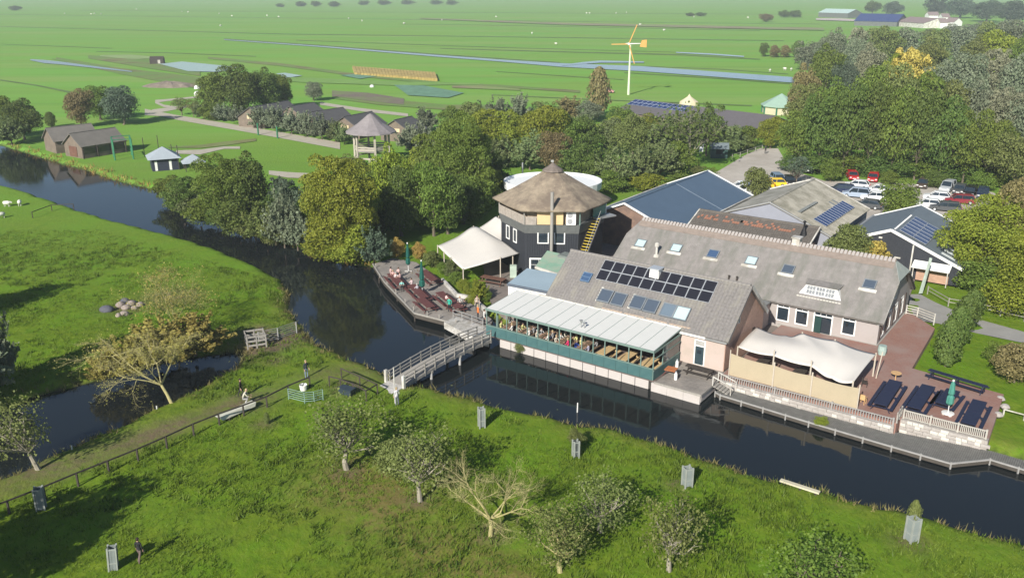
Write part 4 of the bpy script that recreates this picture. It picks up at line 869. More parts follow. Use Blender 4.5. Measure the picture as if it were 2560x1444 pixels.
# ---- stretch tents
def tent(name, label, rows, m, edge=.06, poles=(), sag=.12):
    # rows of control points (x, y, z) in the world; smooth net with thickness
    R = len(rows); C = len(rows[0]); base = Vector((sum(p[0] for r in rows for p in r) / (R * C), sum(p[1] for r in rows for p in r) / (R * C), 0))
    n = 8
    def cr(a, b, c, d, t): return .5 * ((2 * b) + (c - a) * t + (2 * a - 5 * b + 4 * c - d) * t * t + (3 * b - a - 3 * c + d) * t ** 3)
    def line(pts, sg=0):
        P_ = [Vector(p) for p in pts]; o = []
        for i in range(len(P_) - 1):
            a = P_[i - 1] if i else P_[0] * 2 - P_[1]; d = P_[i + 2] if i + 2 < len(P_) else P_[-1] * 2 - P_[-2]
            for k in range(n): o.append(cr(a, P_[i], P_[i + 1], d, k / n) - Vector((0, 0, sg * math.sin(math.pi * k / n))))
        o.append(P_[-1]); return o
    g_ = [line(r, sag * (1 if i in (0, len(rows) - 1) else .35)) for i, r in enumerate(rows)]; cols = list(zip(*g_)); G_ = [line(c) for c in cols]
    H_, W_ = len(G_), len(G_[0]); mb = MB()
    vs = [p - base for c in G_ for p in c]; vs2 = [p - Vector((0, 0, edge)) for p in vs]
    k = len(vs); fs = []
    for i in range(H_ - 1):
        for j in range(W_ - 1): a = i * W_ + j; fs.append((a, a + W_, a + W_ + 1, a + 1)); fs.append((k + a, k + a + 1, k + a + W_ + 1, k + a + W_))
    for i in range(H_ - 1):
        a = i * W_; fs.append((a, k + a, k + a + W_, a + W_)); a = i * W_ + W_ - 1; fs.append((a, a + W_, k + a + W_, k + a))
    for j in range(W_ - 1):
        a = j; fs.append((a, a + 1, k + a + 1, k + a)); a = (H_ - 1) * W_ + j; fs.append((a, k + a, k + a + 1, a + 1))
    mb.add(vs + vs2, fs); t = T(name, label, 'tent', (base.x, base.y, 0)); o = mb.build('canvas', m, t, smooth=True)
    for (x, y, z, zb) in poles: m_ = MB(); m_.tube((x - base.x, y - base.y, zb), (x - base.x, y - base.y, z), .07); m_.build('pole', mk('birch_pole', (.50, .44, .36), .8, .1), t)
    return t
def G3(px, py, z): return (*P(px, py, z), z)
rows = [[G3(1845, 866, 2.7), G3(1935, 888, 3.0), G3(2028, 914, 3.0), G3(2080, 944, 2.55), G3(2133, 955, 2.7)],
        [G3(1868, 840, 3.0), G3(1955, 856, 3.35), G3(2040, 872, 3.45), G3(2105, 900, 3.1), G3(2163, 916, 2.85)],
        [G3(1893, 817, 2.9), G3(1965, 838, 3.0), G3(2006, 832, 3.5), G3(2088, 850, 3.5), G3(2190, 884, 2.8)]]
pl = [(*P(1845, 866, 2.7), 2.75, .4), (*P(1935, 888, 3.0), 3.5, .4), (*P(2028, 914, 3.0), 3.5, .4), (*P(2133, 955, 2.7), 2.8, .5), (*P(2190, 884, 2.8), 2.9, .4), (*P(2088, 850, 3.5), 3.6, .4), (*P(2006, 832, 3.5), 3.6, .4)]
tent('stretch_tent', 'cream stretch tent over the terrace in front of the pink farmhouse', rows, canvas, poles=pl, sag=.18)
rows = [[G3(1094, 614, 2.6), G3(1130, 648, 2.7), G3(1158, 673, 2.5)],
        [G3(1142, 592, 3.1), G3(1182, 622, 3.3), G3(1205, 660, 2.8)],
        [G3(1184, 566, 4.0), G3(1222, 596, 3.9), G3(1251, 646, 3.0)],
        [G3(1214, 578, 3.3), G3(1258, 604, 3.4), G3(1299, 632, 2.8)]]
pl = [(*P(1094, 614, 2.6), 2.7, .2), (*P(1158, 673, 2.5), 2.6, .2), (*P(1251, 646, 3.0), 3.2, .3), (*P(1126, 645, 2.7), 2.75, .2), (*P(1184, 566, 4), 4.1, .2), (*P(1282, 640, 2.8), 2.8, .3), (*P(1110, 630, 2.7), 2.7, .2)]
tent('stretch_tent', 'cream stretch tent with one peak left of the dark tower', rows, canvas, poles=pl, sag=.04)
rows = [[G3(1180, 580, 2.9), G3(1215, 600, 2.8), G3(1256, 612, 3.0)],
        [G3(1212, 560, 3.4), G3(1236, 578, 3.4), G3(1258, 590, 3.2)],
        [G3(1240, 540, 4.3), G3(1252, 546, 4.4), G3(1262, 556, 4.3)]]
tent('stretch_tent', 'smaller cream tent sail tied to the left face of the dark tower', rows, canvas, sag=.05, poles=[(*P(1247, 541, 4.3), 4.4, .3)])
# ------------------------------------------------------------------ decks, terrace, boardwalk, bridge
def plankfill(poly, z, m, name, parent=None, w=.15, gap=.012, ang=0.0, t=.05, off=(0, 0), kind='stuff', label=None):
    # boards laid across a polygon (world xy), cut to its outline
    ca, sa = math.cos(ang), math.sin(ang); Q = [(x * ca + y * sa, -x * sa + y * ca) for x, y in poly]
    y0 = min(q[1] for q in Q); y1 = max(q[1] for q in Q); mb = MB(); y = y0 + .001; r = random.Random(5)
    while y < y1:
        ym = y + w / 2; xs_ = []
        for i in range(len(Q)):
            (ax, ay), (bx, by) = Q[i], Q[(i + 1) % len(Q)]
            if (ay > ym) != (by > ym): xs_.append(ax + (bx - ax) * (ym - ay) / (by - ay))
        xs_.sort()
        for i in range(0, len(xs_) - 1, 2):
            dz = r.random() * .012; p = [(xs_[i], y), (xs_[i + 1], y), (xs_[i + 1], y + w - gap), (xs_[i], y + w - gap)]
            pw = [(a * ca - b * sa - off[0], a * sa + b * ca - off[1]) for a, b in p]
            mb.hexa([(*q_, z - t) for q_ in pw] + [(*q_, z + dz) for q_ in pw])
        y += w
    o = mb.build(name, m, parent, kind=kind)
    return o
DZ_ = .32
dk = [P(932, 660, DZ_), P(960, 704, DZ_), P(1036, 783, DZ_), P(1190, 822, DZ_), P(1222, 826, DZ_), P(1232, 800, DZ_), P(1195, 770, DZ_), P(1140, 735, DZ_), P(1090, 690, DZ_), P(1040, 655, DZ_), P(980, 645, DZ_)]
dx0, dy0 = dk[2]
deck = T('river_deck', 'weathered plank deck with maroon picnic tables beside the river bend', 'deck', (dx0, dy0, 0))
plankfill(dk, DZ_, deckwood, 'deck_boards', deck, ang=ANG + .35, off=(dx0, dy0), w=.16)
m_ = MB(); m_.prism([(p[0] - dx0, p[1] - dy0) for p in dk], -.2, DZ_ - .055); m_.build('frame', mk('deck_frame', (.07, .06, .05), .9), deck)
for i in range(4):
    a, b2 = dk[i], dk[i + 1]; m_ = MB(); m_.bar((a[0] - dx0, a[1] - dy0, DZ_ + .03), (b2[0] - dx0, b2[1] - dy0, DZ_ + .03), .14, .16); m_.build('edge_beam', greywood, deck)
pm = MB(); pm.box(-.05, .05, -.05, .05, 0, .5); pmm = pm.mesh('edge_post'); pmm.materials.append(greywood)
for x, y in [(940, 668), (950, 694), (968, 714), (990, 734), (1013, 757), (1034, 777), (1068, 788), (1098, 797), (1140, 808)]:
    p = P(x, y, DZ_); share(pmm, 'edge_post', deck, (p[0] - dx0, p[1] - dy0, DZ_))
for x, y in [(945, 690), (990, 735), (1034, 784), (1110, 800), (1180, 820)]:
    p = P(x, y, DZ_); m_ = MB(); m_.tube((p[0] - dx0 + .1, p[1] - dy0 + .15, -1.2), (p[0] - dx0 + .1, p[1] - dy0 + .15, .1), .1); m_.build('pile', darkwood, deck)
# landing platform by the bridge
lp = [P(1110, 806, .36), P(1140, 792, .36), P(1225, 822, .36), P(1222, 852, .36), P(1170, 838, .36)]
ld = T('landing', 'pale concrete landing where the footbridge meets the deck', 'landing', (*lp[0], 0)); m_ = MB(); m_.prism([(p[0] - lp[0][0], p[1] - lp[0][1]) for p in lp], -.3, .42); m_.build('slab', concrete, ld)
lw = T('retaining_wall', 'low concrete wall between the plank deck and the lawn', 'wall', (*P(1160, 740), 0)); 
b0 = P(1160, 740); m_ = MB()
for a, b2 in (((1106, 700), (1142, 738)), ((1142, 738), (1180, 745)), ((1180, 745), (1215, 775))): a = P(*a, .5); b2 = P(*b2, .5); m_.bar((a[0] - b0[0], a[1] - b0[1], .4), (b2[0] - b0[0], b2[1] - b0[1], .4), .3, .7)
m_.build('wall', concrete, lw)

# terrace (brick) and garden wall
TZ = .6
brickm = bpy.data.materials.new('terrace_brick'); brickm.use_nodes = True
_N = brickm.node_tree.nodes; _K = brickm.node_tree.links.new; _b = _N['Principled BSDF']; _b.inputs['Roughness'].default_value = .9
_g = _N.new('ShaderNodeNewGeometry'); _mp = _N.new('ShaderNodeMapping'); _mp.inputs['Rotation'].default_value = (0, 0, -ANG); _K(_g.outputs['Position'], _mp.inputs[0])
_t = _N.new('ShaderNodeTexBrick'); _t.inputs['Scale'].default_value = 3.2; _t.inputs['Color1'].default_value = (.26, .115, .085, 1); _t.inputs['Color2'].default_value = (.31, .165, .125, 1); _t.inputs['Mortar'].default_value = (.21, .16, .14, 1); _t.inputs['Mortar Size'].default_value = .02; _K(_mp.outputs[0], _t.inputs[0])
_n = _N.new('ShaderNodeTexNoise'); _n.inputs['Scale'].default_value = .35; _n.inputs['Detail'].default_value = 5; _K(_g.outputs['Position'], _n.inputs['Vector'])
_r = _N.new('ShaderNodeMapRange'); _r.inputs[1].default_value = .4; _r.inputs[2].default_value = .65; _r.inputs[4].default_value = .7; _K(_n.outputs[0], _r.inputs[0])
_m = _N.new('ShaderNodeMix'); _m.data_type = 'RGBA'; _K(_r.outputs[0], _m.inputs[0]); _K(_t.outputs[0], _m.inputs[6]); _m.inputs[7].default_value = (.30, .22, .19, 1); _K(_m.outputs[2], _b.inputs['Base Color'])
_bp = _N.new('ShaderNodeBump'); _bp.inputs['Strength'].default_value = .3; _K(_t.outputs[1], _bp.inputs['Height']); _bp.invert = True; _K(_bp.outputs[0], _b.inputs['Normal'])
uvarea('terrace', [(22.4, 4.95), (37.6, 4.95), (37.6, 6.3), (44.1, 6.5), (43.8, 16.0), (36.05, 17.2), (35.6, 29.2), (32.0, 33.0), (32.0, 20.9), (22.4, 20.9)], brickm, TZ, -.8, 'red brick terrace beside the farmhouse')
# stone wall below the terrace: every stone its own piece
SO = (30, 4.7, -.5)
sw = TU('stone_wall', 'pale rough stone wall below the tan windscreens along the boardwalk', 'wall', *SO[:2], SO[2])
m_ = FB(SO); m_.box(22.6, 37.5, 4.66, 4.94, -.7, .36); m_.build('mortar_core', mk('mortar', (.33, .30, .27), .95, .2, 3), sw)
rng = random.Random(9); sts = []
for k in range(6):
    w3 = .40 + .06 * k; s = MB(); j = [rng.uniform(-.02, .02) for _ in range(8)]
    s.hexa([(0, -.09 + j[0], 0), (w3 + j[1], -.08, 0), (w3, .05, 0), (0, .05, 0), (j[2], -.07 + j[3], .27), (w3 + j[4], -.1, .27 + j[5]), (w3, .05, .27), (0, .05, .27)]); mm = s.mesh('stone'); mm.materials.append(stone if k % 3 else offwhite); sts.append((w3, mm))
cnt = 0
for r_ in range(3):
    u = 22.65 + rng.random() * .2
    while u < 37.1:
        w3, mm = rng.choice(sts); share(mm, 'stone', sw, (u - SO[0], 4.62 - SO[1] + rng.uniform(-.02, .02), -.42 + r_ * .285 - SO[2])); u += w3 + .025; cnt += 1
# low balustrade on the stone wall
def balustrade(name, label, u0, u1, v, z, n, h=.85, m=None, sections=1, off=None):
    m = m or offwhite; t = TU(name, label, 'fence', (u0 + u1) / 2, v, z); o = ((u0 + u1) / 2, v, z); L_ = (u1 - u0) / sections
    q = MB(); q.box(-.035, .035, -.03, .03, .1, h - .06); pk = q.mesh('picket'); pk.materials.append(m)
    for s in range(sections):
        a = u0 + s * L_; m_ = FB(o); m_.box(a, a + L_, v - .04, v + .04, z + h - .06, z + h + .02); m_.build('top_rail', m, t)
        m_ = FB(o); m_.box(a, a + L_, v - .03, v + .03, z + .05, z + .12); m_.build('bottom_rail', m, t)
        for i in range(n): share(pk, 'picket', t, (a + .2 + (L_ - .4) * i / (n - 1) - o[0], 0, 0))
        m_ = FB(o); m_.box(a - .07, a + .07, v - .07, v + .07, z, z + h + .1); m_.build('post', m, t)
    m_ = FB(o); m_.box(u1 - .07, u1 + .07, v - .07, v + .07, z, z + h + .1); m_.build('post', m, t)
    return t
balustrade('balustrade', 'long weathered picket balustrade between tan windscreens and stone wall', 22.7, 37.4, 4.74, .37, 22, .68, mk('grey_white_wood', (.29, .275, .26), .85, .15), 3)
balustrade('balustrade', 'pale picket balustrade along the water side of the brick terrace', 37.85, 43.9, 6.2, .62, 13, .74, mk('cream_wood', (.40, .375, .33), .85, .12), 3)
m_ = FB((37.6, 5.6, .6)); bt = TU('balustrade', 'short side rail running from stone wall corner to the terrace balustrade', 'fence', 37.6, 5.6, .6)
m_.box(37.55, 37.65, 4.9, 6.5, 1.4, 1.48); m_.box(37.55, 37.65, 4.9, 6.5, .8, .86)
m_.build('rail', greywood, bt)
for v in (4.95, 5.75, 6.4): m_ = FB((37.6, 5.6, .6)); m_.box(37.54, 37.66, v, v + .1, .6, 1.55); m_.build('post', greywood, bt)
tw2 = TU('stone_wall', 'low whitewashed stone wall under the terrace balustrade', 'wall', 41, 6.3, -.6)
m_ = FB((41, 6.3, -.6)); m_.box(37.7, 44.1, 5.98, 6.49, -.7, .6); m_.build('mortar_core', MATS['mortar'], tw2)
for r_ in range(4):
    u = 37.75
    while u < 43.7:
        w3, mm = rng.choice(sts); share(mm, 'stone', tw2, (u - 41, 5.94 - 6.3, -.55 + r_ * .29 + .6)); u += w3 + .03
# boardwalk along the water
bwp = [(22.8, 3.25), (23.4, 2.95), (31.4, 2.45), (38.0, 2.2), (42.3, 2.1), (44.6, 4.5), (48.5, 4.2), (58, 3.4), (58, 5.2), (48.5, 5.9), (44.4, 6.1), (37.7, 5.0), (37.6, 4.55), (22.8, 4.55)]
bwW = [W(*p) for p in bwp]; bo = bwW[3]
bw = T('boardwalk', 'narrow grey boardwalk with pale edge beam and short posts along the river', 'boardwalk', (*bo, 0))
plankfill(bwW, -.18, mk('boardwalk_grey', (.17, .165, .15), .9, .2, 2), 'deck_boards', bw, ang=ANG + math.pi / 2, off=bo, w=.15, gap=.03)
m_ = MB(); m_.prism([(p[0] - bo[0], p[1] - bo[1]) for p in bwW], -.5, -.24); m_.build('frame', MATS['deck_frame'], bw)
edge = [W(*p) for p in bwp[:8]]
for i in range(7):
    a, b2 = edge[i], edge[i + 1]; m_ = MB(); m_.bar((a[0] - bo[0], a[1] - bo[1], -.14), (b2[0] - bo[0], b2[1] - bo[1], -.14), .11, .11); m_.build('edge_beam', mk('pale_beam', (.30, .29, .275), .85, .15), bw)
pm = MB(); pm.box(-.05, .05, -.05, .05, -1.1, -.01); pmm = pm.mesh('post'); pmm.materials.append(MATS['pale_beam'])
acc = 0
for i in range(7):
    a, b2 = Vector(edge[i]), Vector(edge[i + 1]); n = max(1, int((b2 - a).length / 1.9))
    for k in range(n): p = a.lerp(b2, k / n); share(pmm, 'post', bw, (p.x - bo[0], p.y - bo[1], 0))
# tan windscreens
scr = [(22.95, 5.75), (27.0, 5.8), (30.35, 5.75), (34.35, 5.5)]
tops = [RV(1832, 884, 5.75)[1], RV(1938, 914, 5.8)[1], RV(2027, 938, 5.75)[1], RV(2140, 968, 5.5)[1]]
print('screen tops', tops)
for i in range(3):
    a, b2 = scr[i], scr[i + 1]; t = TU('windscreen', ['tan canvas windscreen nearest the tiled wing', 'tan canvas windscreen in the middle of the three', 'tan canvas windscreen nearest the brick terrace'][i], 'windscreen', a[0], a[1], TZ, 'tan canvas windscreens'); o = (a[0], a[1], TZ)
    m_ = FB(o); n = 8; za, zb_ = max(2.25, tops[i]), max(2.25, tops[i + 1]); vs = []
    for k in range(n + 1):
        f_ = k / n; u = a[0] + .06 + (b2[0] - a[0] - .12) * f_; v = a[1] + (b2[1] - a[1]) * f_; zt = za + (zb_ - za) * f_ - .13 * math.sin(math.pi * f_)
        vs += [(u, v, TZ + .05), (u, v, zt), (u, v + .03, TZ + .05), (u, v + .03, zt)]
    fs = []
    for k in range(n): q = k * 4; fs += [(q, q + 4, q + 5, q + 1), (q + 2, q + 3, q + 7, q + 6), (q + 1, q + 5, q + 7, q + 3), (q, q + 2, q + 6, q + 4)]
    m_.add(vs, fs); m_.build('canvas', tancanvas, t)
    for (u, v), zt in ((a, za), (b2, zb_)):
        m_ = FB(o); m_.tube((u + (.02 if (u, v) == a else -.02), v - .05, TZ), (u + (.02 if (u, v) == a else -.02), v - .05, zt + .35), .05); m_.build('pole', MATS['birch_pole'], t)
# fences / gate at the back of the terrace
def rail_fence(name, label, pts, h, m, rails=(.9, .5), pr=.05, rr=.07, cat='fence', z=0.0, posts=None, group=None):
    b0 = pts[0]; t = T(name, label, cat, (b0[0], b0[1], z), 0, group)
    q = MB(); q.box(-pr, pr, -pr, pr, -.2, h); pq = q.mesh('post'); pq.materials.append(m)
    for p in pts: share(pq, 'post', t, (p[0] - b0[0], p[1] - b0[1], 0))
    for r_ in rails:
        for a, b2 in zip(pts[:-1], pts[1:]): m_ = MB(); m_.bar((a[0] - b0[0], a[1] - b0[1], h * r_), (b2[0] - b0[0], b2[1] - b0[1], h * r_), rr * .6, rr); m_.build('rail', m, t)
    return t
rail_fence('garden_gate', 'white barred gate across the end of the brick terrace', [P(2264, 786, .5), P(2292, 792, .5), P(2334, 808, .5)], 1.1, offwhite, (.95, .7, .45, .2), cat='gate', z=.5)
rail_fence('garden_fence', 'grey rail fence between the lane and the tree shaded garden', [P(2318, 735), P(2370, 765), P(2430, 775), P(2500, 790), (P(2560, 803)), P(2620, 815)], 1.0, greywood, (.9, .5))
rail_fence('wire_fence', 'pale rail running right from the terrace corner over the grass', [P(2508, 1036), P(2560, 1050), P(2640, 1072)], .5, offwhite, (1.0,), rr=.09)
# ---- the small deck: table, barrel table, gas bottles, picnic bench
def picnic(name, label, L_, m, mtop=None, group=None, top2=False, w=.75, loc=(0, 0, 0), rz=0, bench=True, nb=None, split=1):
    t = T(name, label, 'picnic table', loc, rz, group); nb = nb or 5; mtop = mtop or m
    bwid = w / nb
    if split > 1:
        for s in range(split): m_ = MB(); m_.box(-w / 2, w / 2, -L_ / 2 + s * L_ / split + .02, -L_ / 2 + (s + 1) * L_ / split - .02, .72, .77); m_.build('tabletop', mtop, t)
    else:
        q = MB(); q.box(.006, bwid - .006, -L_ / 2, L_ / 2, .72, .765); qm = q.mesh('plank'); qm.materials.append(mtop)
        for i in range(nb): share(qm, 'plank', t, (-w / 2 + i * bwid, 0, 0))
    if bench:
        for s in (-1, 1):
            m_ = MB(); m_.box(s * (w / 2 + .32) - .14, s * (w / 2 + .32) + .14, -L_ / 2, L_ / 2, .43, .47); m_.build('bench', m, t)
    n = max(2, int(L_ / 2.2) + 1)
    for k in range(n):
        y = -L_ / 2 + .3 + (L_ - .6) * k / (n - 1); m_ = MB()
        for s in (-1, 1): m_.bar((s * (w / 2 + .22), y, 0), (s * (w / 2 - .18), y, .72), .08, .05)
        if bench: m_.box(-w / 2 - .42, w / 2 + .42, y - .03, y + .03, .36, .43)
        m_.box(-w / 2 + .05, w / 2 - .05, y - .03, y + .03, .64, .72); m_.build('trestle', m, t)
    return t
def atuv(u, v, z): x, y = W(u, v); return (x, y, z)
picnic('picnic_table', 'dark brown picnic table on the small deck below the green door', 2.6, darkwood, loc=atuv(20.6, 4.6, .4), rz=ANG + math.pi / 2, w=.7)
picnic('picnic_table', 'orange topped square table with maroon base beside the veranda end', 1.0, redwood, orangewood, loc=atuv(18.6, 2.9, .4), rz=ANG + .1, w=1.0, bench=False)
for k, (px, py, lb) in enumerate([(1692, 918, 'white gas bottle standing against the veranda end wall'), (1689, 949, 'white gas bottle nearest the deck edge')]):
    x, y = P(px, py, .4); t = T('gas_bottle', lb, 'gas bottle', (x, y, .4)); m_ = MB(); m_.lathe([(.13, 0), (.15, .04), (.15, .55), (.10, .68), (.04, .72)], 12); m_.build('cylinder', white, t); m_ = MB(); m_.lathe([(.07, .72), (.07, .82), (.05, .84)], 8); m_.build('collar', alu, t)
sr = TU('steps', 'short ramp with sloping pale handrails from the small deck down to the boardwalk', 'stairs', 22.6, 4.2, -.2)
for k in range(5): m_ = FB((22.6, 4.2, -.2)); m_.box(22.5 + k * .28, 22.5 + k * .28 + .26, 3.4, 4.4, .22 - k * .09, .30 - k * .09); m_.build('step', greywood, sr)
for v in (3.3, 4.5):
    m_ = FB((22.6, 4.2, -.2)); m_.bar((22.5, v, 1.25), (24.2, v, .75), .07, .07); m_.bar((22.5, v, .4), (22.5, v, 1.3), .07, .07); m_.bar((24.2, v, -.1), (24.2, v, .8), .07, .07); m_.build('handrail', offwhite, sr)
# terrace furniture
P1 = lambda x, y: (*P(x, y, TZ), TZ)
def ltable(px0, py0, px1, py1, label, w=1.1, **k):
    a = Vector(P(px0, py0, TZ + .7)); b2 = Vector(P(px1, py1, TZ + .7)); d = b2 - a; c = (a + b2) / 2
    return picnic('picnic_table', label, d.length, navy, navy, loc=(c.x, c.y, TZ), rz=math.atan2(d.y, d.x) - math.pi / 2, w=w, **k)
ltable(2200, 1012, 2240, 952, 'long navy table nearest the cream stretch tent', split=2, group='navy terrace tables')
ltable(2284, 1020, 2322, 964, 'long navy table left of the folded green parasol', split=2, group='navy terrace tables')
ltable(2354, 1010, 2384, 975, 'short navy table right beside the folded green parasol', split=1, group='navy terrace tables')
ltable(2420, 1060, 2450, 1002, 'long navy table at the far right corner of the terrace', split=2, group='navy terrace tables')
ltable(2322, 924, 2468, 968, 'very long black table along the lawn edge of the terrace', split=4, w=.6, group='navy terrace tables')
def chair(label, loc, rz, m):
    t = T('chair', label, 'chair', loc, rz); m_ = MB(); m_.box(-.24, .24, -.24, .24, .40, .45); m_.build('seat', m, t); m_ = MB(); m_.box(-.24, .24, .2, .25, .45, .9); m_.build('backrest', m, t)
    q = MB(); q.box(-.025, .025, -.025, .025, 0, .4); qm = q.mesh('leg'); qm.materials.append(m)
    for a in (-.21, .21):
        for b2 in (-.21, .21): share(qm, 'leg', t, (a, b2, 0))
    for s in (-1, 1): m_ = MB(); m_.box(s * .25 - .02, s * .25 + .02, -.22, .24, .62, .66); m_.build('armrest', m, t)
    return t
chair('tan armchair at the corner of the last windscreen', P1(2156, 1008), 2.4, mk('tan_plastic', (.58, .36, .17), .6))
chair('brown chair tucked under the right end of the stretch tent', P1(2160, 965), 1.2, darkwood)
rtb = T('round_table', 'small round tan table behind the first navy table', 'table', P1(2238, 950)); m_ = MB(); m_.lathe([(.04, 0), (.04, .7), (.45, .7), (.45, .74)], 14); m_.build('tabletop', mk('tan_plastic', (.58, .36, .17)), rtb)
def parasol(label, loc, hgt=3.4, m=None, base=False, r=.26):
    t = T('parasol', label, 'parasol', loc, 0, 'folded green parasols'); m = m or parasolgreen
    mb = MB(); n = 14
    for rr, z in ((.10, .85), (r, 1.05), (r * .95, 1.6), (r * .55, 1.75), (r * .85, 1.9), (r * .62, 2.7), (.06, hgt)):
        for i in range(n): an = 2 * math.pi * i / n; k = 1 + .18 * (i % 2); mb.v.append((rr * k * math.cos(an), rr * k * math.sin(an), z))
    for j in range(6):
        for i in range(n): mb.f.append((j * n + i, j * n + (i + 1) % n, (j + 1) * n + (i + 1) % n, (j + 1) * n + i)); mb.m.append(0)
    mb.build('canopy', m, t); m_ = MB(); m_.tube((0, 0, 0), (0, 0, hgt + .05), .035); m_.build('pole', white, t); m_ = MB(); m_.lathe([(.07, hgt - .05), (.09, hgt + .08), (.02, hgt + .14)], 8); m_.build('finial', white, t)
    m_ = MB(); m_.box(-.45, .45, -.1, .1, 0, .1); m_.box(-.1, .1, -.45, -.101, 0, .1); m_.box(-.1, .1, .101, .45, 0, .1)
    if base: m_.lathe([(.5, .1), (.5, .16), (.1, .2)], 12)
    m_.build('base', white if base else concrete, t); return t
parasol('tall folded green parasol farther back on the river deck', (*P(1021, 678, .34), .34), 3.6)
parasol('tall folded green parasol nearer the bridge on the river deck', (*P(1056, 735, .34), .34), 4.0, r=.3)
parasol('folded green parasol on a white base on the brick terrace', P1(2369, 1035), 3.0, mk('faded_green', (.06, .22, .17), .8), base=True)
fp = T('feather_pole', 'leaning grey green feather banner pole by the corner of the black barn', 'flag', (*P(2296, 740), 0)); m_ = MB(); a = P(2330, 672, 4.0); m_.slab([(0, 0, .3), (.5, .15, .3), (1.5, 1.2, 4.2), (1.2, 1.2, 4.3)], .04); m_.build('banner', mk('pale_sage', (.36, .42, .36), .8), fp)
lg = T('wind_banner', 'pink and white limp banner pole at the corner of the stretch tent', 'flag', P1(2190, 945)); m_ = MB(); m_.tube((0, 0, 0), (.35, .2, 2.5), .05); m_.build('pole', MATS['birch_pole'], lg)
rc = T('rain_barrel', 'pale green barrel at the farmhouse corner', 'barrel', (*P(2204, 885, .6), .6)); m_ = MB(); m_.lathe([(.35, 0), (.42, .4), (.38, .9)], 12); m_.build('barrel', mk('pale_barrel', (.33, .42, .38), .6), rc)
for n, (px, py) in enumerate([(2500, 1000), (2495, 1040), (2512, 1020)]):
    t = T('garden_rock', ['pale rock at the upper right terrace corner', 'pale rock in the middle of the right terrace edge', 'pale rock just outside the terrace edge'][n], 'rock', (*P(px, py, .3), .3)); m_ = MB(); m_.lathe([(.3, 0), (.42, .15), (.25, .35), (.05, .42)], 7); m_.build('stone', stone, t)
# river deck furniture (maroon)
def dtable(px0, py0, px1, py1, label, w=1.0, m=redwood, z=DZ_, name='picnic_table', group='maroon deck tables'):
    a = Vector(P(px0, py0, z + .7)); b2 = Vector(P(px1, py1, z + .7)); d = b2 - a; c = (a + b2) / 2
    return picnic(name, label, d.length, m, m, loc=(c.x, c.y, z), rz=math.atan2(d.y, d.x) - math.pi / 2, w=w, group=group)
dtable(977, 684, 1004, 714, 'maroon picnic table at the far left end of the deck')
dtable(1028, 712, 1062, 744, 'maroon picnic table in front of the nearer deck parasol')
dtable(1050, 745, 1078, 768, 'maroon picnic table closest to the water corner of the deck')
dtable(1056, 676, 1088, 702, 'maroon picnic table behind the two parasols beside the lawn')
dtable(1098, 730, 1132, 758, 'maroon picnic table beside the retaining wall on the deck')
dtable(1128, 752, 1150, 770, 'short maroon picnic table nearest the landing rail')
dtable(1205, 690, 1262, 700, 'dark table under the edge of the left stretch tent', m=mk('redbrown_wood', (.14, .07, .05), .7), z=.3, group=None)
pb_ = T('planter_box', 'pale green bin standing between stretch tent and dark tower', 'bin', (*P(1283, 692, .3), .3)); m_ = MB(); m_.box(-.4, .4, -.35, .35, 0, 1.5); m_.build('box', mk('sage_box', (.38, .46, .38), .7), pb_)
# railing on the landing
rail_fence('landing_rail', 'grey railing along the back of the concrete landing', [P(1133, 796, .4), P(1155, 803, .4), P(1180, 812, .4), P(1207, 822, .4)], 1.05, steel, (.98, .6), pr=.03, rr=.06, z=.4)
# ---- footbridge, gently arched
ba, bb_ = Vector(P(990, 962, 0)), Vector(P(1212, 846, .35)); bd = (bb_ - ba); bl = bd.length; bdn = bd / bl; bn = Vector((-bdn.y, bdn.x))
br = T('footbridge', 'arched grey timber footbridge with railings crossing the river to the deck', 'bridge', (ba.x, ba.y, 0), math.atan2(bd.y, bd.x))
arch = lambda s: .12 + .28 * s / bl + 0.38 * math.sin(math.pi * min(1, max(0, s / bl)) * .93 + .05)
nb = int(bl / .16); m_ = MB(); m_.box(-.07, .07, -.85, .85, -.03, .03); pkm = m_.mesh('plank'); pkm.materials.append(greywood)
for i in range(nb):
    s = (i + .5) * bl / nb; share(pkm, 'plank', br, (s, 0, arch(s)), rot=(0, -math.atan2(arch(s + .1) - arch(s - .1), .2), 0))
for sd_ in (-.85, .85):
    for k, (off_, hh, ww) in enumerate(((-.16, .28, .1), (1.0, .07, .08), (.62, .10, .05), (.32, .10, .05))):
        m_ = MB(); n = 12
        for i in range(n): a, b2 = i * bl / n, (i + 1) * bl / n; m_.bar((a, sd_ * 1.03, arch(a) + off_), (b2, sd_ * 1.03, arch(b2) + off_), ww, hh)
        m_.build(['girder', 'handrail', 'rail', 'rail'][k], greywood, br)
    for i in range(10):
        s = .15 + i * (bl - .3) / 9; m_ = MB(); m_.box(s - .05, s + .05, sd_ * 1.06 - .05, sd_ * 1.06 + .05, arch(s) - .35, arch(s) + 1.05); m_.build('post', greywood, br)
for s in (bl * .3, bl * .62):
    for sd_ in (-.8, .8): m_ = MB(); m_.tube((s, sd_, -1.3), (s, sd_, arch(s) - .2), .13, n=8); m_.build('pile', mk('pale_pile', (.40, .39, .37), .8, .15), br)
    m_ = MB(); m_.bar((s, -1.0, arch(s) - .36), (s, 1.0, arch(s) - .36), .18, .2); m_.build('crossbeam', greywood, br)
for sd_ in (-1.1, 1.1): m_ = MB(); m_.box(-.25, .0, sd_ - .12, sd_ + .12, -.3, 1.25); m_.build('end_post', offwhite, br)
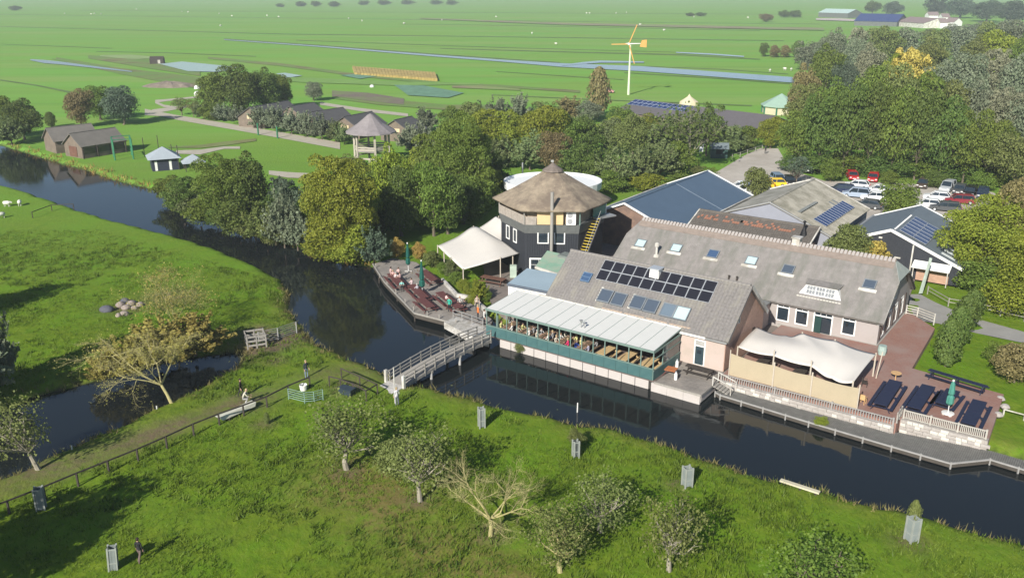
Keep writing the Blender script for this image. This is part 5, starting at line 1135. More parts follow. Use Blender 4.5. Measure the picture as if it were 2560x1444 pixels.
ab = T('abutment', 'small concrete ramp at the meadow end of the footbridge', 'ramp', (ba.x, ba.y, 0), math.atan2(bd.y, bd.x)); m_ = MB(); m_.hexa([(-1.6, -1.0, -.6), (.05, -1.0, -.6), (.05, 1.0, -.6), (-1.6, 1.0, -.6), (-1.6, -1.0, .03), (.05, -1.0, .13), (.05, 1.0, .13), (-1.6, 1.0, .03)]); m_.build('slab', concrete, ab)
lpz = T('lamp_post', 'thin pale pole standing at the meadow end of the footbridge', 'pole', (*P(988, 1008), 0)); m_ = MB(); m_.tube((0, 0, 0), (0, 0, 3.4), .05); m_.build('pole', offwhite, lpz)
for i, (px, py, lb) in enumerate([(1443, 1030, 'white marker post standing in the dark river'), (393, 1030, 'white peg at the near edge of the pond'), (181, 1130, 'short white peg on the pond bank near the leaning willow')]):
    x, y = P(px, py, -.6 if i == 0 else -.3); t = T('marker_post', lb, 'post', (x, y, -.8)); m_ = MB(); m_.tube((0, 0, 0), (.02, 0, 1.1), .05); m_.build('post', white, t)

# ---- meadow fence
fpts = [P(-40, 1308)] + [P(x, y) for x, y in [(24, 1284), (114, 1248), (196, 1213), (273, 1182), (346, 1152), (418, 1120), (485, 1088), (549, 1062), (610, 1040), (668, 1018), (722, 990), (775, 968)]]
rail_fence('meadow_fence', 'long dark timber fence with one top rail crossing the meadow beside the pond path', fpts, 1.05, darkwood, (.97,), pr=.06, rr=.11)
rail_fence('meadow_fence', 'short dark fence pen between the green hurdle and the footbridge', [P(824, 965), P(852, 972), P(884, 984), P(916, 1002), P(944, 985), P(900, 965), P(854, 945)], 1.0, darkwood, (.97,), pr=.05, rr=.1)
rail_fence('gate_hurdle', 'pale green metal hurdle with bars beside the meadow fence', [P(722, 998), P(762, 1008), P(786, 1006), P(808, 1000)], 1.05, mk('pale_green_metal', (.20, .30, .25), .5), (.98, .78, .58, .38, .18), pr=.03, rr=.05, cat='gate')
rail_fence('field_gate', 'long galvanised field gate leading to the river edge', [P(648, 858), P(696, 848), P(742, 832)], 1.25, steel, (.98, .8, .62, .44, .26, .1), pr=.05, rr=.05, cat='gate')
fd = T('hay_rack', 'pale wooden crate rack standing in mud at the gate end', 'rack', (*P(640, 862), 0), .4)
for a, b2, c in ((-.9, -.9, 0), (.9, -.9, 0), (.9, .9, 0), (-.9, .9, 0), (0, -.9, 0), (0, .9, 0)): m_ = MB(); m_.box(a - .06, a + .06, b2 - .06, b2 + .06, 0, 1.35); m_.build('post', greywood, fd)
for z in (.35, .8, 1.25):
    for q in (((-.9, -.9), (.9, -.9)), ((.9, -.9), (.9, .9)), ((.9, .9), (-.9, .9)), ((-.9, .9), (-.9, -.9))): m_ = MB(); m_.bar((*q[0], z), (*q[1], z), .05, .18); m_.build('slat', greywood, fd)
tr = T('feed_trough', 'dark blue grey box trough inside the small fence pen', 'trough', (*P(868, 985), 0), -.5); m_ = MB(); m_.hexa([(-.6, -.3, 0), (.6, -.3, 0), (.6, .3, 0), (-.6, .3, 0), (-.75, -.42, .65), (.75, -.42, .65), (.75, .42, .65), (-.75, .42, .65)]); m_.build('box', mk('slate_plastic', (.035, .05, .065), .5), tr)
wbk = T('bucket', 'round white tub behind the green hurdle', 'bucket', (*P(759, 975), 0)); m_ = MB(); m_.lathe([(.28, 0), (.36, .55), (.33, .56), (.27, .1)], 12); m_.build('tub', white, wbk)
bp_ = T('punt', 'upturned pale punt lying on trestles beside the meadow fence', 'boat', (*P(592, 1036), 0), math.atan2(P(622, 1018)[1] - P(560, 1045)[1], P(622, 1018)[0] - P(560, 1045)[0]))
m_ = MB(); m_.hexa([(-1.6, -.4, .25), (1.6, -.4, .25), (1.6, .4, .25), (-1.6, .4, .25), (-1.9, -.25, .55), (1.8, -.3, .55), (1.8, .3, .55), (-1.9, .25, .55)]); m_.build('hull', mk('pale_hull', (.55, .54, .44), .6), bp_)
for x in (-1, 1): m_ = MB(); m_.box(x - .05, x + .05, -.45, .45, 0, .25); m_.build('trestle', darkwood, bp_)
bh = T('bank_board', 'long pale plank bench on the near river bank', 'bench', (*P(1990, 1218), 0)); a = Vector((*P(1950, 1208), .3)) - Vector((*P(1990, 1218), 0)); b2 = Vector((*P(2048, 1240), .3)) - Vector((*P(1990, 1218), 0)); m_ = MB(); m_.bar(a, b2, .35, .12); m_.build('seat', mk('pale_plank', (.55, .50, .36), .8, .1), bh)
for t_ in (.1, .5, .9): p = a.lerp(b2, t_); m_ = MB(); m_.box(p.x - .05, p.x + .05, p.y - .12, p.y + .12, 0, .25); m_.build('leg', darkwood, bh)
# tree guards
gm_ = mk('guard_wood', (.29, .31, .28), .8, .15); wire = mk('guard_mesh', (.24, .27, .26), .6, .1)
def guard(px, py, top, label, w=.75, lean=0):
    w *= .72
    x, y = P(px, py); h_ = HT(x, y, top); t = T('tree_guard', label, 'tree guard', (x, y, 0), .3, 'tree guards in the orchard'); t.rotation_euler[1] = lean
    q = MB(); q.box(-.05, .05, -.05, .05, -.1, h_); qm = q.mesh('post'); qm.materials.append(gm_)
    for a in (-1, 1):
        for b2 in (-1, 1): share(qm, 'post', t, (a * w / 2, b2 * w / 2, 0))
    s = MB(); s.box(-.03, .03, -.008, .008, .08, h_ - .05); sm = s.mesh('lath'); sm.materials.append(wire)
    for k in range(7):
        for sd_ in (-1, 1): share(sm, 'lath', t, (-w / 2 + .1 + k * (w - .2) / 6, sd_ * w / 2, 0)); share(sm, 'lath', t, (sd_ * w / 2, -w / 2 + .1 + k * (w - .2) / 6, 0), math.pi / 2)
    m_ = MB()
    for z in (h_ * .35, h_ - .12):
        m_ = MB(); q = w / 2; k4 = [(-q, -q), (q, -q), (q, q), (-q, q)]; k5 = [(x_ * 1.12, y_ * 1.12) for x_, y_ in k4]
        m_.add([(x_, y_, z + e_) for e_ in (-.035, .035) for x_, y_ in k4 + k5], [(i, (i + 1) % 4, (i + 1) % 4 + 8, i + 8) for i in range(4)] + [(i + 4, i + 12, (i + 1) % 4 + 12, (i + 1) % 4 + 4) for i in range(4)] + [(i + 8, (i + 1) % 4 + 8, (i + 1) % 4 + 12, i + 12) for i in range(4)])
        m_.build('hoop', gm_, t)
    return h_
guard(284, 1422, 1365, 'grey wooden tree guard near the person in the bottom left meadow', .65, .06)
guard(104, 1272, 1218, 'grey tree guard touching the meadow fence by the pond path', .7)
guard(1204, 1066, 1018, 'pale green tree guard near the bank opposite the veranda', .6)
guard(1439, 1140, 1100, 'grey mesh tree guard below a small bushy sapling on the bank', .55)
guard(1717, 1213, 1166, 'bluish mesh tree guard in the middle of the right bank', .75)
guard(2277, 1350, 1292, 'tall tree guard with a thin sapling at the lower right bank', .8)
# boulders
for i, (px, py, s, d, lb) in enumerate([(267, 778, .62, 1, 'large dark boulder apart on the left of the stone group'), (302, 765, .5, 0, 'pale boulder at the left end of the cluster'), (313, 756, .5, 1, 'dark grey boulder on top of the cluster'), (316, 772, .45, 0, 'pinkish boulder in the centre of the cluster'),
    (297, 790, .33, 0, 'small bright boulder in front of the others'), (311, 787, .42, 0, 'rounded pale boulder in the front of the cluster'), (330, 762, .5, 0, 'broad pinkish boulder right of the dark one'), (336, 772, .34, 0, 'small yellowish boulder below the broad pinkish one'), (351, 764, .42, 0, 'pale boulder at the right end of the cluster')]):
    x, y = P(px, py); t = T('boulder', lb, 'boulder', (x, y, 0), i * 1.3, 'boulders lying in the left meadow'); mb = MB(); r = random.Random(i)
    for z, rr in ((-.1, .8), (.25, 1.0), (.6, .85), (.85, .45), (.95, .05)):
        for k in range(9): an = 2 * math.pi * k / 9; q = rr * s * r.uniform(.85, 1.15); mb.v.append((q * 1.25 * math.cos(an), q * math.sin(an), z * s * 1.2))
    for j in range(4):
        for k in range(9): mb.f.append((j * 9 + k, j * 9 + (k + 1) % 9, (j + 1) * 9 + (k + 1) % 9, (j + 1) * 9 + k)); mb.m.append(0)
    mb.f.append(tuple(range(36, 45))); mb.m.append(0); mb.build('stone', boulderd if d else boulderm, t, smooth=True)

# ------------------------------------------------------------------ people
def skin_body(joints, edges, name):
    me_ = bpy.data.meshes.new(name); me_.from_pydata([j[0] for j in joints], edges, []); o = bpy.data.objects.new(name, me_); COL.objects.link(o)
    m = o.modifiers.new('s', 'SKIN'); m.use_smooth_shade = True; s = o.modifiers.new('d', 'SUBSURF'); s.levels = 1
    for i, j in enumerate(joints):
        r = j[1]; sv = me_.skin_vertices[0].data[i]; sv.radius = (r, r) if not isinstance(r, tuple) else r; sv.use_root = (i == 0)
    bpy.context.view_layer.update(); dg = bpy.context.evaluated_depsgraph_get(); nm = bpy.data.meshes.new_from_object(o.evaluated_get(dg)); bpy.data.objects.remove(o); nm.name = name; return nm
def make_pose(kind):
    # faces -Y; pelvis at origin height zp
    if kind in ('stand', 'walk'):
        zp = .93; st_ = .16 if kind == 'walk' else .02
        J = [((0, 0, zp), (.15, .11)), ((0, 0, 1.15), (.13, .095)), ((0, -.005, 1.38), (.165, .10)), ((0, 0, 1.5), .055), ((0, -.02, 1.60), (.078, .09)), ((0, -.02, 1.72), (.07, .085)),
             ((.19, 0, 1.41), .055), ((.25, -.02, 1.14), .042), ((.25, -.10, .90), .032), ((-.19, 0, 1.41), .055), ((-.25, .02, 1.14), .042), ((-.24, -.06, .90), .032),
             ((.10, 0, .86), .085), ((.11, -st_, .48), .06), ((.11, st_ * .6, .09), .042), ((.11, -.15 + st_ * .6, .04), .036),
             ((-.10, 0, .86), .085), ((-.11, st_, .48), .06), ((-.11, st_ * 1.8, .12), .042), ((-.11, -.12 + st_ * 1.8, .05), .036)]
        hands = [((.25, -.12, .86), (0, -.2, -1)), ((-.24, -.08, .86), (0, -.2, -1))]
        zs = zp
    elif kind == 'crouch':
        J = [((0, .15, .55), (.16, .12)), ((0, .08, .78), (.14, .10)), ((0, -.06, .98), (.17, .11)), ((0, -.14, 1.08), .055), ((0, -.20, 1.15), (.078, .09)), ((0, -.22, 1.27), (.07, .085)),
             ((.19, -.06, 1.0), .055), ((.24, -.22, .78), .042), ((.20, -.42, .70), .032), ((-.19, -.06, 1.0), .055), ((-.24, -.22, .78), .042), ((-.20, -.42, .70), .032),
             ((.11, .1, .5), .085), ((.14, -.25, .5), .06), ((.13, 0, .09), .042), ((.13, -.15, .04), .036), ((-.11, .1, .5), .085), ((-.14, -.25, .5), .06), ((-.13, 0, .09), .042), ((-.13, -.15, .04), .036)]
        hands = [((.2, -.47, .68), (0, -1, -.2)), ((-.2, -.47, .68), (0, -1, -.2))]; zs = .6
    else:
        zp = .50
        J = [((0, 0, zp), (.16, .12)), ((0, .01, .72), (.13, .10)), ((0, -.03, .95), (.165, .105)), ((0, -.05, 1.07), .055), ((0, -.08, 1.16), (.078, .09)), ((0, -.08, 1.28), (.07, .085)),
             ((.19, -.03, .97), .055), ((.25, -.14, .74), .042), ((.17, -.36, .78), .032), ((-.19, -.03, .97), .055), ((-.25, -.12, .74), .042), ((-.16, -.36, .78), .032),
             ((.10, -.05, .49), .085), ((.12, -.42, .50), .062), ((.12, -.40, .10), .042), ((.12, -.54, .04), .036), ((-.10, -.05, .49), .085), ((-.12, -.42, .50), .062), ((-.12, -.38, .10), .042), ((-.12, -.52, .04), .036)]
        hands = [((.155, -.41, .79), (-.2, -1, .05)), ((-.145, -.41, .79), (.2, -1, .05))]; zs = .56
    E_ = [(0, 1), (1, 2), (2, 3), (3, 4), (4, 5), (2, 6), (6, 7), (7, 8), (2, 9), (9, 10), (10, 11), (0, 12), (12, 13), (13, 14), (14, 15), (0, 16), (16, 17), (17, 18), (18, 19)]
    body = skin_body(J, E_, 'body_' + kind); neck = J[3][0][2] + .01
    wr = [J[8][0], J[11][0]]; el = [J[7][0], J[10][0]]; kn = zs - .02
    idx = []
    for p in body.polygons:
        c = p.center; dw = min((Vector(w) - c).length for w in wr); de = min((Vector(w) - c).length for w in el)
        if c.z > neck or dw < .10: k = 0
        elif c.z > zs + (.0 if kind in ('stand', 'walk') else .02) and not (kind in ('sit', 'crouch') and c.y < -.2 and c.z < zs + .05 and dw > .2): k = 1
        elif c.z < .085: k = 3
        else: k = 2
        if kind in ('sit',) and k == 1 and c.z < .6 and c.y < -.1 and de > .12: k = 2
        idx.append(k)
    body.polygons.foreach_set('material_index', idx); body.polygons.foreach_set('use_smooth', [True] * len(body.polygons))
    # hands: palm and five fingers; head details; hair
    hm = MB()
    for s, (p, d) in zip((1, -1), hands):
        p = Vector(p); d = Vector(d).normalized(); sd_ = d.cross(Vector((0, 0, 1) if abs(d.z) < .9 else (1, 0, 0))).normalized(); up_ = sd_.cross(d)
        a, b2 = p - d * .04, p + d * .05; hm.hexa([a - sd_ * .035 - up_ * .014, a + sd_ * .035 - up_ * .014, a + sd_ * .035 + up_ * .014, a - sd_ * .035 + up_ * .014, b2 - sd_ * .042 - up_ * .013, b2 + sd_ * .042 - up_ * .013, b2 + sd_ * .042 + up_ * .013, b2 - sd_ * .042 + up_ * .013])
        for i, l in enumerate((.065, .08, .075, .06)):
            r0 = b2 + sd_ * (-.032 + i * .021); k1 = r0 + d * l * .55 - up_ * .01; hm.tube(r0, k1, .009, .008, 5); hm.tube(k1, k1 + d * l * .4 - up_ * .025, .008, .006, 5)
        t0 = p - d * .01 + sd_ * .038 * s; t1 = t0 + (d * .6 + sd_ * s).normalized() * .045; hm.tube(t0, t1, .010, .009, 5); hm.tube(t1, t1 + d * .03, .009, .007, 5)
    hands_me = hm.mesh('hands')
    hc = Vector(J[4][0]).lerp(Vector(J[5][0]), .5); hh = MB()
    rs = ((.0, .115), (.06, .10), (.10, .06), (.112, .25), (.10, .0), (.085, -.05), (.06, -.09))
    vs = []; n = 12
    for z, r in ((-.07, .085), (-.02, .100), (.04, .105), (.09, .09), (.125, .055), (.14, .01)):
        for i in range(n):
            an = 2 * math.pi * i / n; y_ = math.sin(an); rr = r * (1 if y_ > -.35 or z > .07 else .72); vs.append((hc.x + rr * math.cos(an), hc.y + .012 + rr * 1.06 * y_, hc.z + z))
    hh.add(vs, [(j * n + i, j * n + (i + 1) % n, (j + 1) * n + (i + 1) % n, (j + 1) * n + i) for j in range(5) for i in range(n)]); hair = hh.mesh('hair'); hair.polygons.foreach_set('use_smooth', [True] * len(hair.polygons))
    y0 = hc.y - .088; fc = MB(); fc.hexa([(-.016, y0 - .012, hc.z - .03), (.016, y0 - .012, hc.z - .03), (.016, y0 + .02, hc.z - .035), (-.016, y0 + .02, hc.z - .035), (-.006, y0, hc.z + .02), (.006, y0, hc.z + .02), (.006, y0 + .02, hc.z + .02), (-.006, y0 + .02, hc.z + .02)]); nose = fc.mesh('nose')
    fe = MB(); fe.box(-.012, .012, -.02, .02, -.032, .032); ear = fe.mesh('ear'); fy = MB(); fy.box(-.012, .012, -.01, .012, -.007, .007); eye = fy.mesh('eye'); fm = MB(); fm.box(-.022, .022, -.01, .01, -.005, .005); mouth = fm.mesh('mouth')
    face = (nose, ear, eye, mouth); eyes = (hc, y0)
    return body, hands_me, hair, face, eyes
skinm = mk('skin', (.50, .31, .23), .6, .06); shoe = mk('shoe', (.05, .045, .04), .7)
CL = {}
def cloth(c):
    if c not in CL: CL[c] = mk('cloth_%02d' % len(CL), c, .85, .1, 4)
    return CL[c]
HAIR = [mk('hair_dark', (.03, .02, .015), .7), mk('hair_brown', (.10, .06, .035), .7), mk('hair_blond', (.38, .29, .16), .7), mk('hair_grey', (.35, .34, .32), .7)]
POSES = {}
for k in ('stand', 'walk', 'crouch', 'sit'):
    ms = make_pose(k); POSES[k] = ms
    for m4 in (skinm, skinm, skinm, shoe): ms[0].materials.append(m4)
    ms[1].materials.append(skinm); ms[2].materials.append(HAIR[0])
    for q_, m4 in zip(ms[3], (skinm, skinm, black, mk('lips', (.35, .12, .10), .5))): q_.materials.append(m4)
nper = 0
def person(x, y, z, rz, pose, shirt, legs, label, hair=0, s=1.0, group=None):
    global nper
    t = T('person', label, 'person', (x, y, z), rz, group); t.scale = (s, s, s); ms = POSES[pose]
    b = share(ms[0], 'body', t); recolor(b, 1, cloth(shirt)); recolor(b, 2, cloth(legs))
    share(ms[1], 'hands', t); h = share(ms[2], 'hair', t); recolor(h, 0, HAIR[hair]); hc_, y0_ = ms[4]; share(ms[3][0], 'nose', t)
    for s_ in (-1, 1): share(ms[3][1], 'ear', t, (s_ * .095, hc_.y, hc_.z)); share(ms[3][2], 'eye', t, (s_ * .033, y0_ + .008, hc_.z + .02))
    share(ms[3][3], 'mouth', t, (0, y0_ + .006, hc_.z - .052)); nper += 1; return t
def pp(px, py, z, *a, **k): x, y = P(px, py, z); return person(x, y, z, *a, **k)
BK, WH, GY_, PK, TL, OR_, NV, BL, BR_2, YL = (.02, .02, .025), (.68, .66, .62), (.25, .25, .25), (.62, .40, .37), (.03, .36, .26), (.68, .17, .04), (.03, .04, .10), (.05, .10, .42), (.16, .11, .08), (.60, .58, .25)
pp(767, 944, 0, .9, 'stand', (.03, .035, .05), (.20, .25, .33), 'person in a dark top and grey trousers standing on the grass between pond and bridge', 2)
pp(604, 992, 0, 1.6, 'walk', (.035, .025, .02), (.03, .028, .03), 'person in dark brown clothes bending behind a pale clad companion', 0, s=1.0)
pp(613, 1010, 0, 1.8, 'crouch', (.48, .46, .38), (.34, .33, .32), 'person in a cream shirt crouching on the worn path', 2, s=1.1)
pp(993, 1013, 0, -2.4, 'stand', (.60, .58, .60), (.16, .17, .22), 'person in a white shirt beside the pole at the bridge foot', 2, s=.97)
pp(352, 1404, 0, 2.9, 'walk', (.018, .018, .022), (.14, .10, .09), 'person in a black jacket and shorts walking in the bottom left meadow', 0)
pp(1913, 384, .1, 2.8, 'walk', BK, BK, 'person in black walking on the pale entrance lane', 0)
pp(1788, 392, .1, .3, 'stand', WH, (.4, .25, .2), 'person in white waiting beside the dark kiosk', 2)
D = DZ_
for px, py, rz, po, c1, c2, hr, lb in [
    (983, 700, .6, 'sit', (.55, .34, .31), BR_2, 2, 'person in a dusty pink shirt at the left end of the deck'), (977, 693, 3.0, 'sit', (.45, .30, .28), BK, 0, 'person in dull rose clothing sitting closest to the water on the deck'),
    (997, 694, -2.2, 'sit', PK, BK, 1, 'person in a light pink top across the far deck table'), (990, 706, 1.2, 'sit', (.70, .62, .60), BK, 3, 'person in a nearly white top at the far deck table'),
    (1001, 706, -1.6, 'sit', (.50, .33, .31), NV, 1, 'person in salmon behind the farther parasol table'), (1005, 726, .8, 'sit', (.25, .52, .48), BK, 0, 'person in a pale turquoise shirt sitting near the water edge'),
    (1030, 722, -2.0, 'sit', (.55, .42, .42), BK, 1, 'person in greyish pink sitting between the parasols'), (1044, 736, -1.9, 'sit', (.40, .38, .42), BK, 3, 'person in pale grey at the nearer parasol table'),
    (1116, 762, 2.9, 'sit', (.64, .44, .42), BK, 0, 'person in pink with dark hair at the deck wall table'), (1124, 780, -2.6, 'stand', TL, BK, 1, 'person in a bright green top standing near the landing rail'),
    (1150, 768, .5, 'sit', (.42, .40, .38), BK, 2, 'person in a beige jacket at the small table by the rail'), (1162, 776, .3, 'sit', BK, BK, 0, 'person in black at the small table by the rail'),
    (1195, 800, 2.6, 'stand', OR_, BK, 2, 'person in a bright orange top beside the veranda corner'), (1211, 812, 2.2, 'stand', WH, BK, 0, 'person in a white top beside the veranda corner'), (1193, 775, 1.0, 'stand', (.45, .35, .28), BK, 0, 'person in tan standing behind the orange clad one')]:
    pp(px, py, D, rz + ANG, po, c1, c2, lb, hr)
# tables and guests inside the veranda
tlab = ['pale timber table at the right end of the veranda', 'second pale timber table from the right end of the veranda', 'third pale timber table from the right end of the veranda']
vt = []
for i, u in enumerate((16.3, 14.0, 11.7, 9.4, 7.1, 4.8, 2.5, .4)):
    lab = tlab[i] if i < 3 else 'brown table crowded with guests, %s from the right end of the veranda' % ('', '', '', 'fourth', 'fifth', 'sixth', 'seventh', 'eighth')[i]
    wd_ = lightwood if i < 3 else mk('brown_timber', (.17, .12, .08), .7, .15, 5)
    vt.append(picnic('picnic_table', lab, 2.5, wd_, wd_, loc=atuv(u, 3.3, .4), rz=ANG + .0, w=.85, group='tables inside the veranda', nb=3))
rr = random.Random(12)
glist = [('pale yellow', YL), ('white', WH), ('dark grey', (.06, .06, .07)), ('brown', BR_2), ('black', BK), ('grey', GY_), ('cream', (.5, .46, .38)), ('olive', (.12, .13, .07)), ('light grey', (.42, .42, .42)), ('navy', NV)]
seats = []
for i, u in enumerate((9.4, 7.1, 4.8, 2.5, .4)):
    for sd_ in (-1, 1):
        for k, v in enumerate((2.5, 3.3, 4.1)): seats.append((u + sd_ * .72, v, ANG + (math.pi / 2 if sd_ > 0 else -math.pi / 2) * -1, i, k, sd_))
fixed = {(.4, -1, 0): ('pale yellow', YL), (.4, 1, 0): ('white', WH), (7.1, 1, 0): ('magenta', (.62, .04, .14)), (9.4, -1, 0): ('bright blue', BL), (4.8, 1, 0): ('off white', WH), (7.1, -1, 0): ('cream', (.5, .46, .38)), (9.4, 1, 0): ('lilac grey', (.34, .33, .42))}
uu = (9.4, 7.1, 4.8, 2.5, .4)
tn = ['fourth', 'fifth', 'sixth', 'seventh', 'eighth']
for (u, v, rz, i, k, sd_) in seats:
    key = (uu[i], sd_, k); 
    if key in fixed: nm, c = fixed[key]
    elif rr.random() < .75: nm, c = rr.choice(glist)
    else: continue
    x, y = W(u, v); person(x, y, .4 - .02, rz + rr.uniform(-.3, .3), 'sit', c, rr.choice((BK, NV, BR_2)), 'seated guest in %s, %s of %s bench, %s veranda table from right' % (nm, ('water end', 'middle', 'wall end')[k], ('left', 'right')[sd_ > 0], tn[i]), rr.randrange(4), group='guests inside the veranda')
# guests' tables under the right tent: dark furniture
for i, (u, v) in enumerate(((25, 9), (28.5, 9), (32, 9.2), (26, 13), (30, 13))):
    picnic('picnic_table', ['dark table behind the first tan windscreen', 'dark table behind the middle tan windscreen', 'dark table behind the last tan windscreen', 'dark table under the tent back edge near the wing', 'dark table under the tent in front of the farmhouse door'][i], 2.2, darkwood, loc=atuv(u, v, TZ), rz=ANG, w=.8)

# ------------------------------------------------------------------ cars
def car_master(kind):
    t = T('parked_car', 'x', 'car', (0, 0, 0)); Lc = 4.3 if kind == 'hatch' else 4.75; w = .88; H1 = .92; H2 = 1.48 if kind == 'hatch' else 1.55
    if kind == 'van': H1, H2, Lc = 1.0, 1.75, 4.6
    prof = [(-Lc / 2, .35), (-Lc / 2 + .05, .72), (-Lc / 2 + .25, .80), (-Lc / 2 + 1.15, H1), (Lc / 2 - .45, H1 + .02), (Lc / 2 - .08, H1 - .08), (Lc / 2, .55), (Lc / 2 - .05, .28), (-Lc / 2 + .1, .25)]
    mb = MB(); k = len(prof); rows_ = []
    for y, sc_ in ((-w, 0), (-w + .07, 1), (w - .07, 1), (w, 0)):
        for (x, z) in prof: mb.v.append((x * (1 if sc_ else .975), y, z if sc_ else .3 + (z - .3) * .93))
    for r_ in range(3):
        for i in range(k): mb.f.append((r_ * k + i, r_ * k + (i + 1) % k, (r_ + 1) * k + (i + 1) % k, (r_ + 1) * k + i)); mb.m.append(0)
    mb.f.append(tuple(range(k))[::-1]); mb.f.append(tuple(range(3 * k, 4 * k))); mb.m += [0, 0]
    body = mb.build('body', mk('car_paint', (.5, .5, .5), .3, .02, spec=.6), t)
    xr = Lc / 2 - (.12 if kind != 'hatch' else .25); cab = [(-Lc / 2 + 1.05, H1 - .02), (-Lc / 2 + 1.75, H2 - .03), (-Lc / 2 + 2.2, H2), (xr - .45, H2 - .03), (xr, H1)]
    g2 = MB(); n = len(cab)
    for y, ins in ((-w + .06, 0), (w - .06, 0)):
        for (x, z) in cab: g2.v.append((x, y * (1 - .16 * (z - H1) / (H2 - H1)) if z > H1 else y, z - (.03 if z > H1 + .1 else 0)))
    g2.f = [tuple(range(n)), tuple(range(2 * n - 1, n - 1, -1))] + [(i, i + n, (i + 1) % n + n, (i + 1) % n) for i in range(n)]; g2.m = [0] * len(g2.f); g2.build('windows', glass, t)
    rf_ = MB(); wz = w * .82; rf_.hexa([(-Lc / 2 + 1.7, -wz, H2 - .06), (xr - .42, -wz, H2 - .06), (xr - .42, wz, H2 - .06), (-Lc / 2 + 1.7, wz, H2 - .06), (-Lc / 2 + 1.95, -wz * .92, H2 + .02), (xr - .55, -wz * .92, H2 + .02), (xr - .55, wz * .92, H2 + .02), (-Lc / 2 + 1.95, wz * .92, H2 + .02)]); rf_.build('roof', MATS['car_paint'], t)
    pl = MB()
    for s in (-1, 1):
        for x0_, x1_ in ((-Lc / 2 + 1.02, -Lc / 2 + 1.72), (.25, .3), (xr + .02, xr - .43)): pl.bar((x0_, s * (w - .045), H1 - .02), (x1_, s * (w * .83), H2 - .04), .06, .06)
    pl.build('pillar', MATS['car_paint'], t)
    wl = MB(); wl.tube((0, -.1, 0), (0, .1, 0), .32, n=14); wm = wl.mesh('wheel'); wm.materials.append(rubber)
    rm_ = MB(); rm_.tube((0, -.108, 0), (0, .108, 0), .19, n=10); rmm_ = rm_.mesh('rim'); rmm_.materials.append(alu)
    for x in (-Lc / 2 + .85, Lc / 2 - .85):
        for s in (-1, 1): o = share(wm, 'wheel', t, (x, s * (w - .09), .32)); share(rmm_, 'rim', o)
    for s in (-1, 1):
        m_ = MB(); m_.box(-Lc / 2 - .01, -Lc / 2 + .12, s * .62 - .17, s * .62 + .17, .60, .74); m_.build('headlight', mk('headlight', (.7, .7, .68), .2), t)
        m_ = MB(); m_.box(Lc / 2 - .12, Lc / 2 + .012, s * .70 - .12, s * .70 + .12, .62, .82); m_.build('taillight', mk('taillight', (.45, .02, .02), .3), t)
        m_ = MB(); m_.box(-.95 - .1, -.95 + .1, s * (w + .09) - .08, s * (w + .09) + .06, H1 - .05, H1 + .1); m_.build('mirror', black, t)
    for x, nm in ((Lc / 2 + .008, 'number_plate'), (-Lc / 2 - .01, 'number_plate')): m_ = MB(); m_.box(x - .02, x + .012, -.26, .26, .42, .54); m_.build(nm, white, t)
    return t
masters = {k: car_master(k) for k in ('hatch', 'wagon', 'van')}
used = {}
CARC = {'white': (.72, .73, .73), 'silver': (.40, .42, .44), 'red': (.40, .015, .02), 'dark red': (.20, .02, .03), 'black': (.015, .015, .018), 'dark grey': (.07, .075, .08), 'blue grey': (.16, .22, .30), 'yellow': (.78, .50, .02), 'brown': (.07, .05, .04), 'navy': (.02, .03, .07), 'light blue': (.30, .36, .45)}
for px, py, kind, col, ang, lb in [
    (2029, 430, 'wagon', 'black', 1.35, 'black car at the wood edge near the lane'), (2130, 447, 'hatch', 'red', 2.0, 'left one of two bright red cars under the trees'), (2182, 452, 'hatch', 'red', 1.75, 'right one of two bright red cars under the trees'),
    (2142, 470, 'hatch', 'white', .1, 'white car in front of the left red car'), (2196, 482, 'hatch', 'white', .15, 'white car left of the car park tree with round roof'), (2103, 482, 'wagon', 'navy', .3, 'dark blue car half hidden by the cement roof'),
    (2140, 493, 'van', 'light blue', .15, 'silver blue people carrier beside the cement roof'), (2184, 500, 'hatch', 'white', .3, 'small white car closest to the car park tree'), (2168, 520, 'hatch', 'dark grey', .1, 'dark car just behind the cement roof verge'),
    (2308, 467, 'wagon', 'brown', 1.6, 'brown car under the trees behind the car park tree'), (2368, 476, 'van', 'silver', 1.5, 'silver car parked with its tail to the lane at right'), (2398, 482, 'hatch', 'dark grey', 1.6, 'dark grey car between silver and black cars'),
    (2424, 488, 'wagon', 'black', 1.6, 'black car in the right hand row'), (2456, 492, 'wagon', 'navy', 1.7, 'navy car at the right end of the row'), (2342, 500, 'hatch', 'white', .1, 'white car in front of the right hand row'),
    (2318, 518, 'hatch', 'white', .1, 'white car nearest the slate barn roof'), (2398, 508, 'wagon', 'dark red', .25, 'long dark red car in front of the right hand row'), (2362, 527, 'wagon', 'dark grey', .2, 'grey green car beside the big bushy tree'),
    (1905, 470, 'hatch', 'yellow', .3, 'left one of two yellow cars behind the small tree'), (1934, 466, 'hatch', 'yellow', .6, 'right one of two yellow cars behind the small tree'), (1944, 455, 'wagon', 'blue grey', 2.2, 'blue grey car behind the yellow cars'),
    (1850, 474, 'hatch', 'white', .3, 'white car left of the small tree by the blue barn'), (1862, 484, 'van', 'white', .3, 'white van tucked behind the blue barn verge'), (1972, 460, 'hatch', 'black', 2.0, 'black car right of the blue grey car')]:
    M = masters[kind]; x, y = P(px, py, .05); rz = ANG + math.pi / 2 * 0 + ang
    o = M if kind not in used else dup(M, (x, y, .06)); used[kind] = 1; o.location = (x, y, .06); o.rotation_euler = (0, 0, rz); o['label'] = lb; o['group'] = 'cars in the car park'
    pm_ = mk('car_' + col.replace(' ', '_'), CARC[col], .3, .02, spec=.6)
    for c in o.children:
        if c.data and c.data.materials and c.data.materials[0] == MATS['car_paint']: recolor(c, 0, pm_)
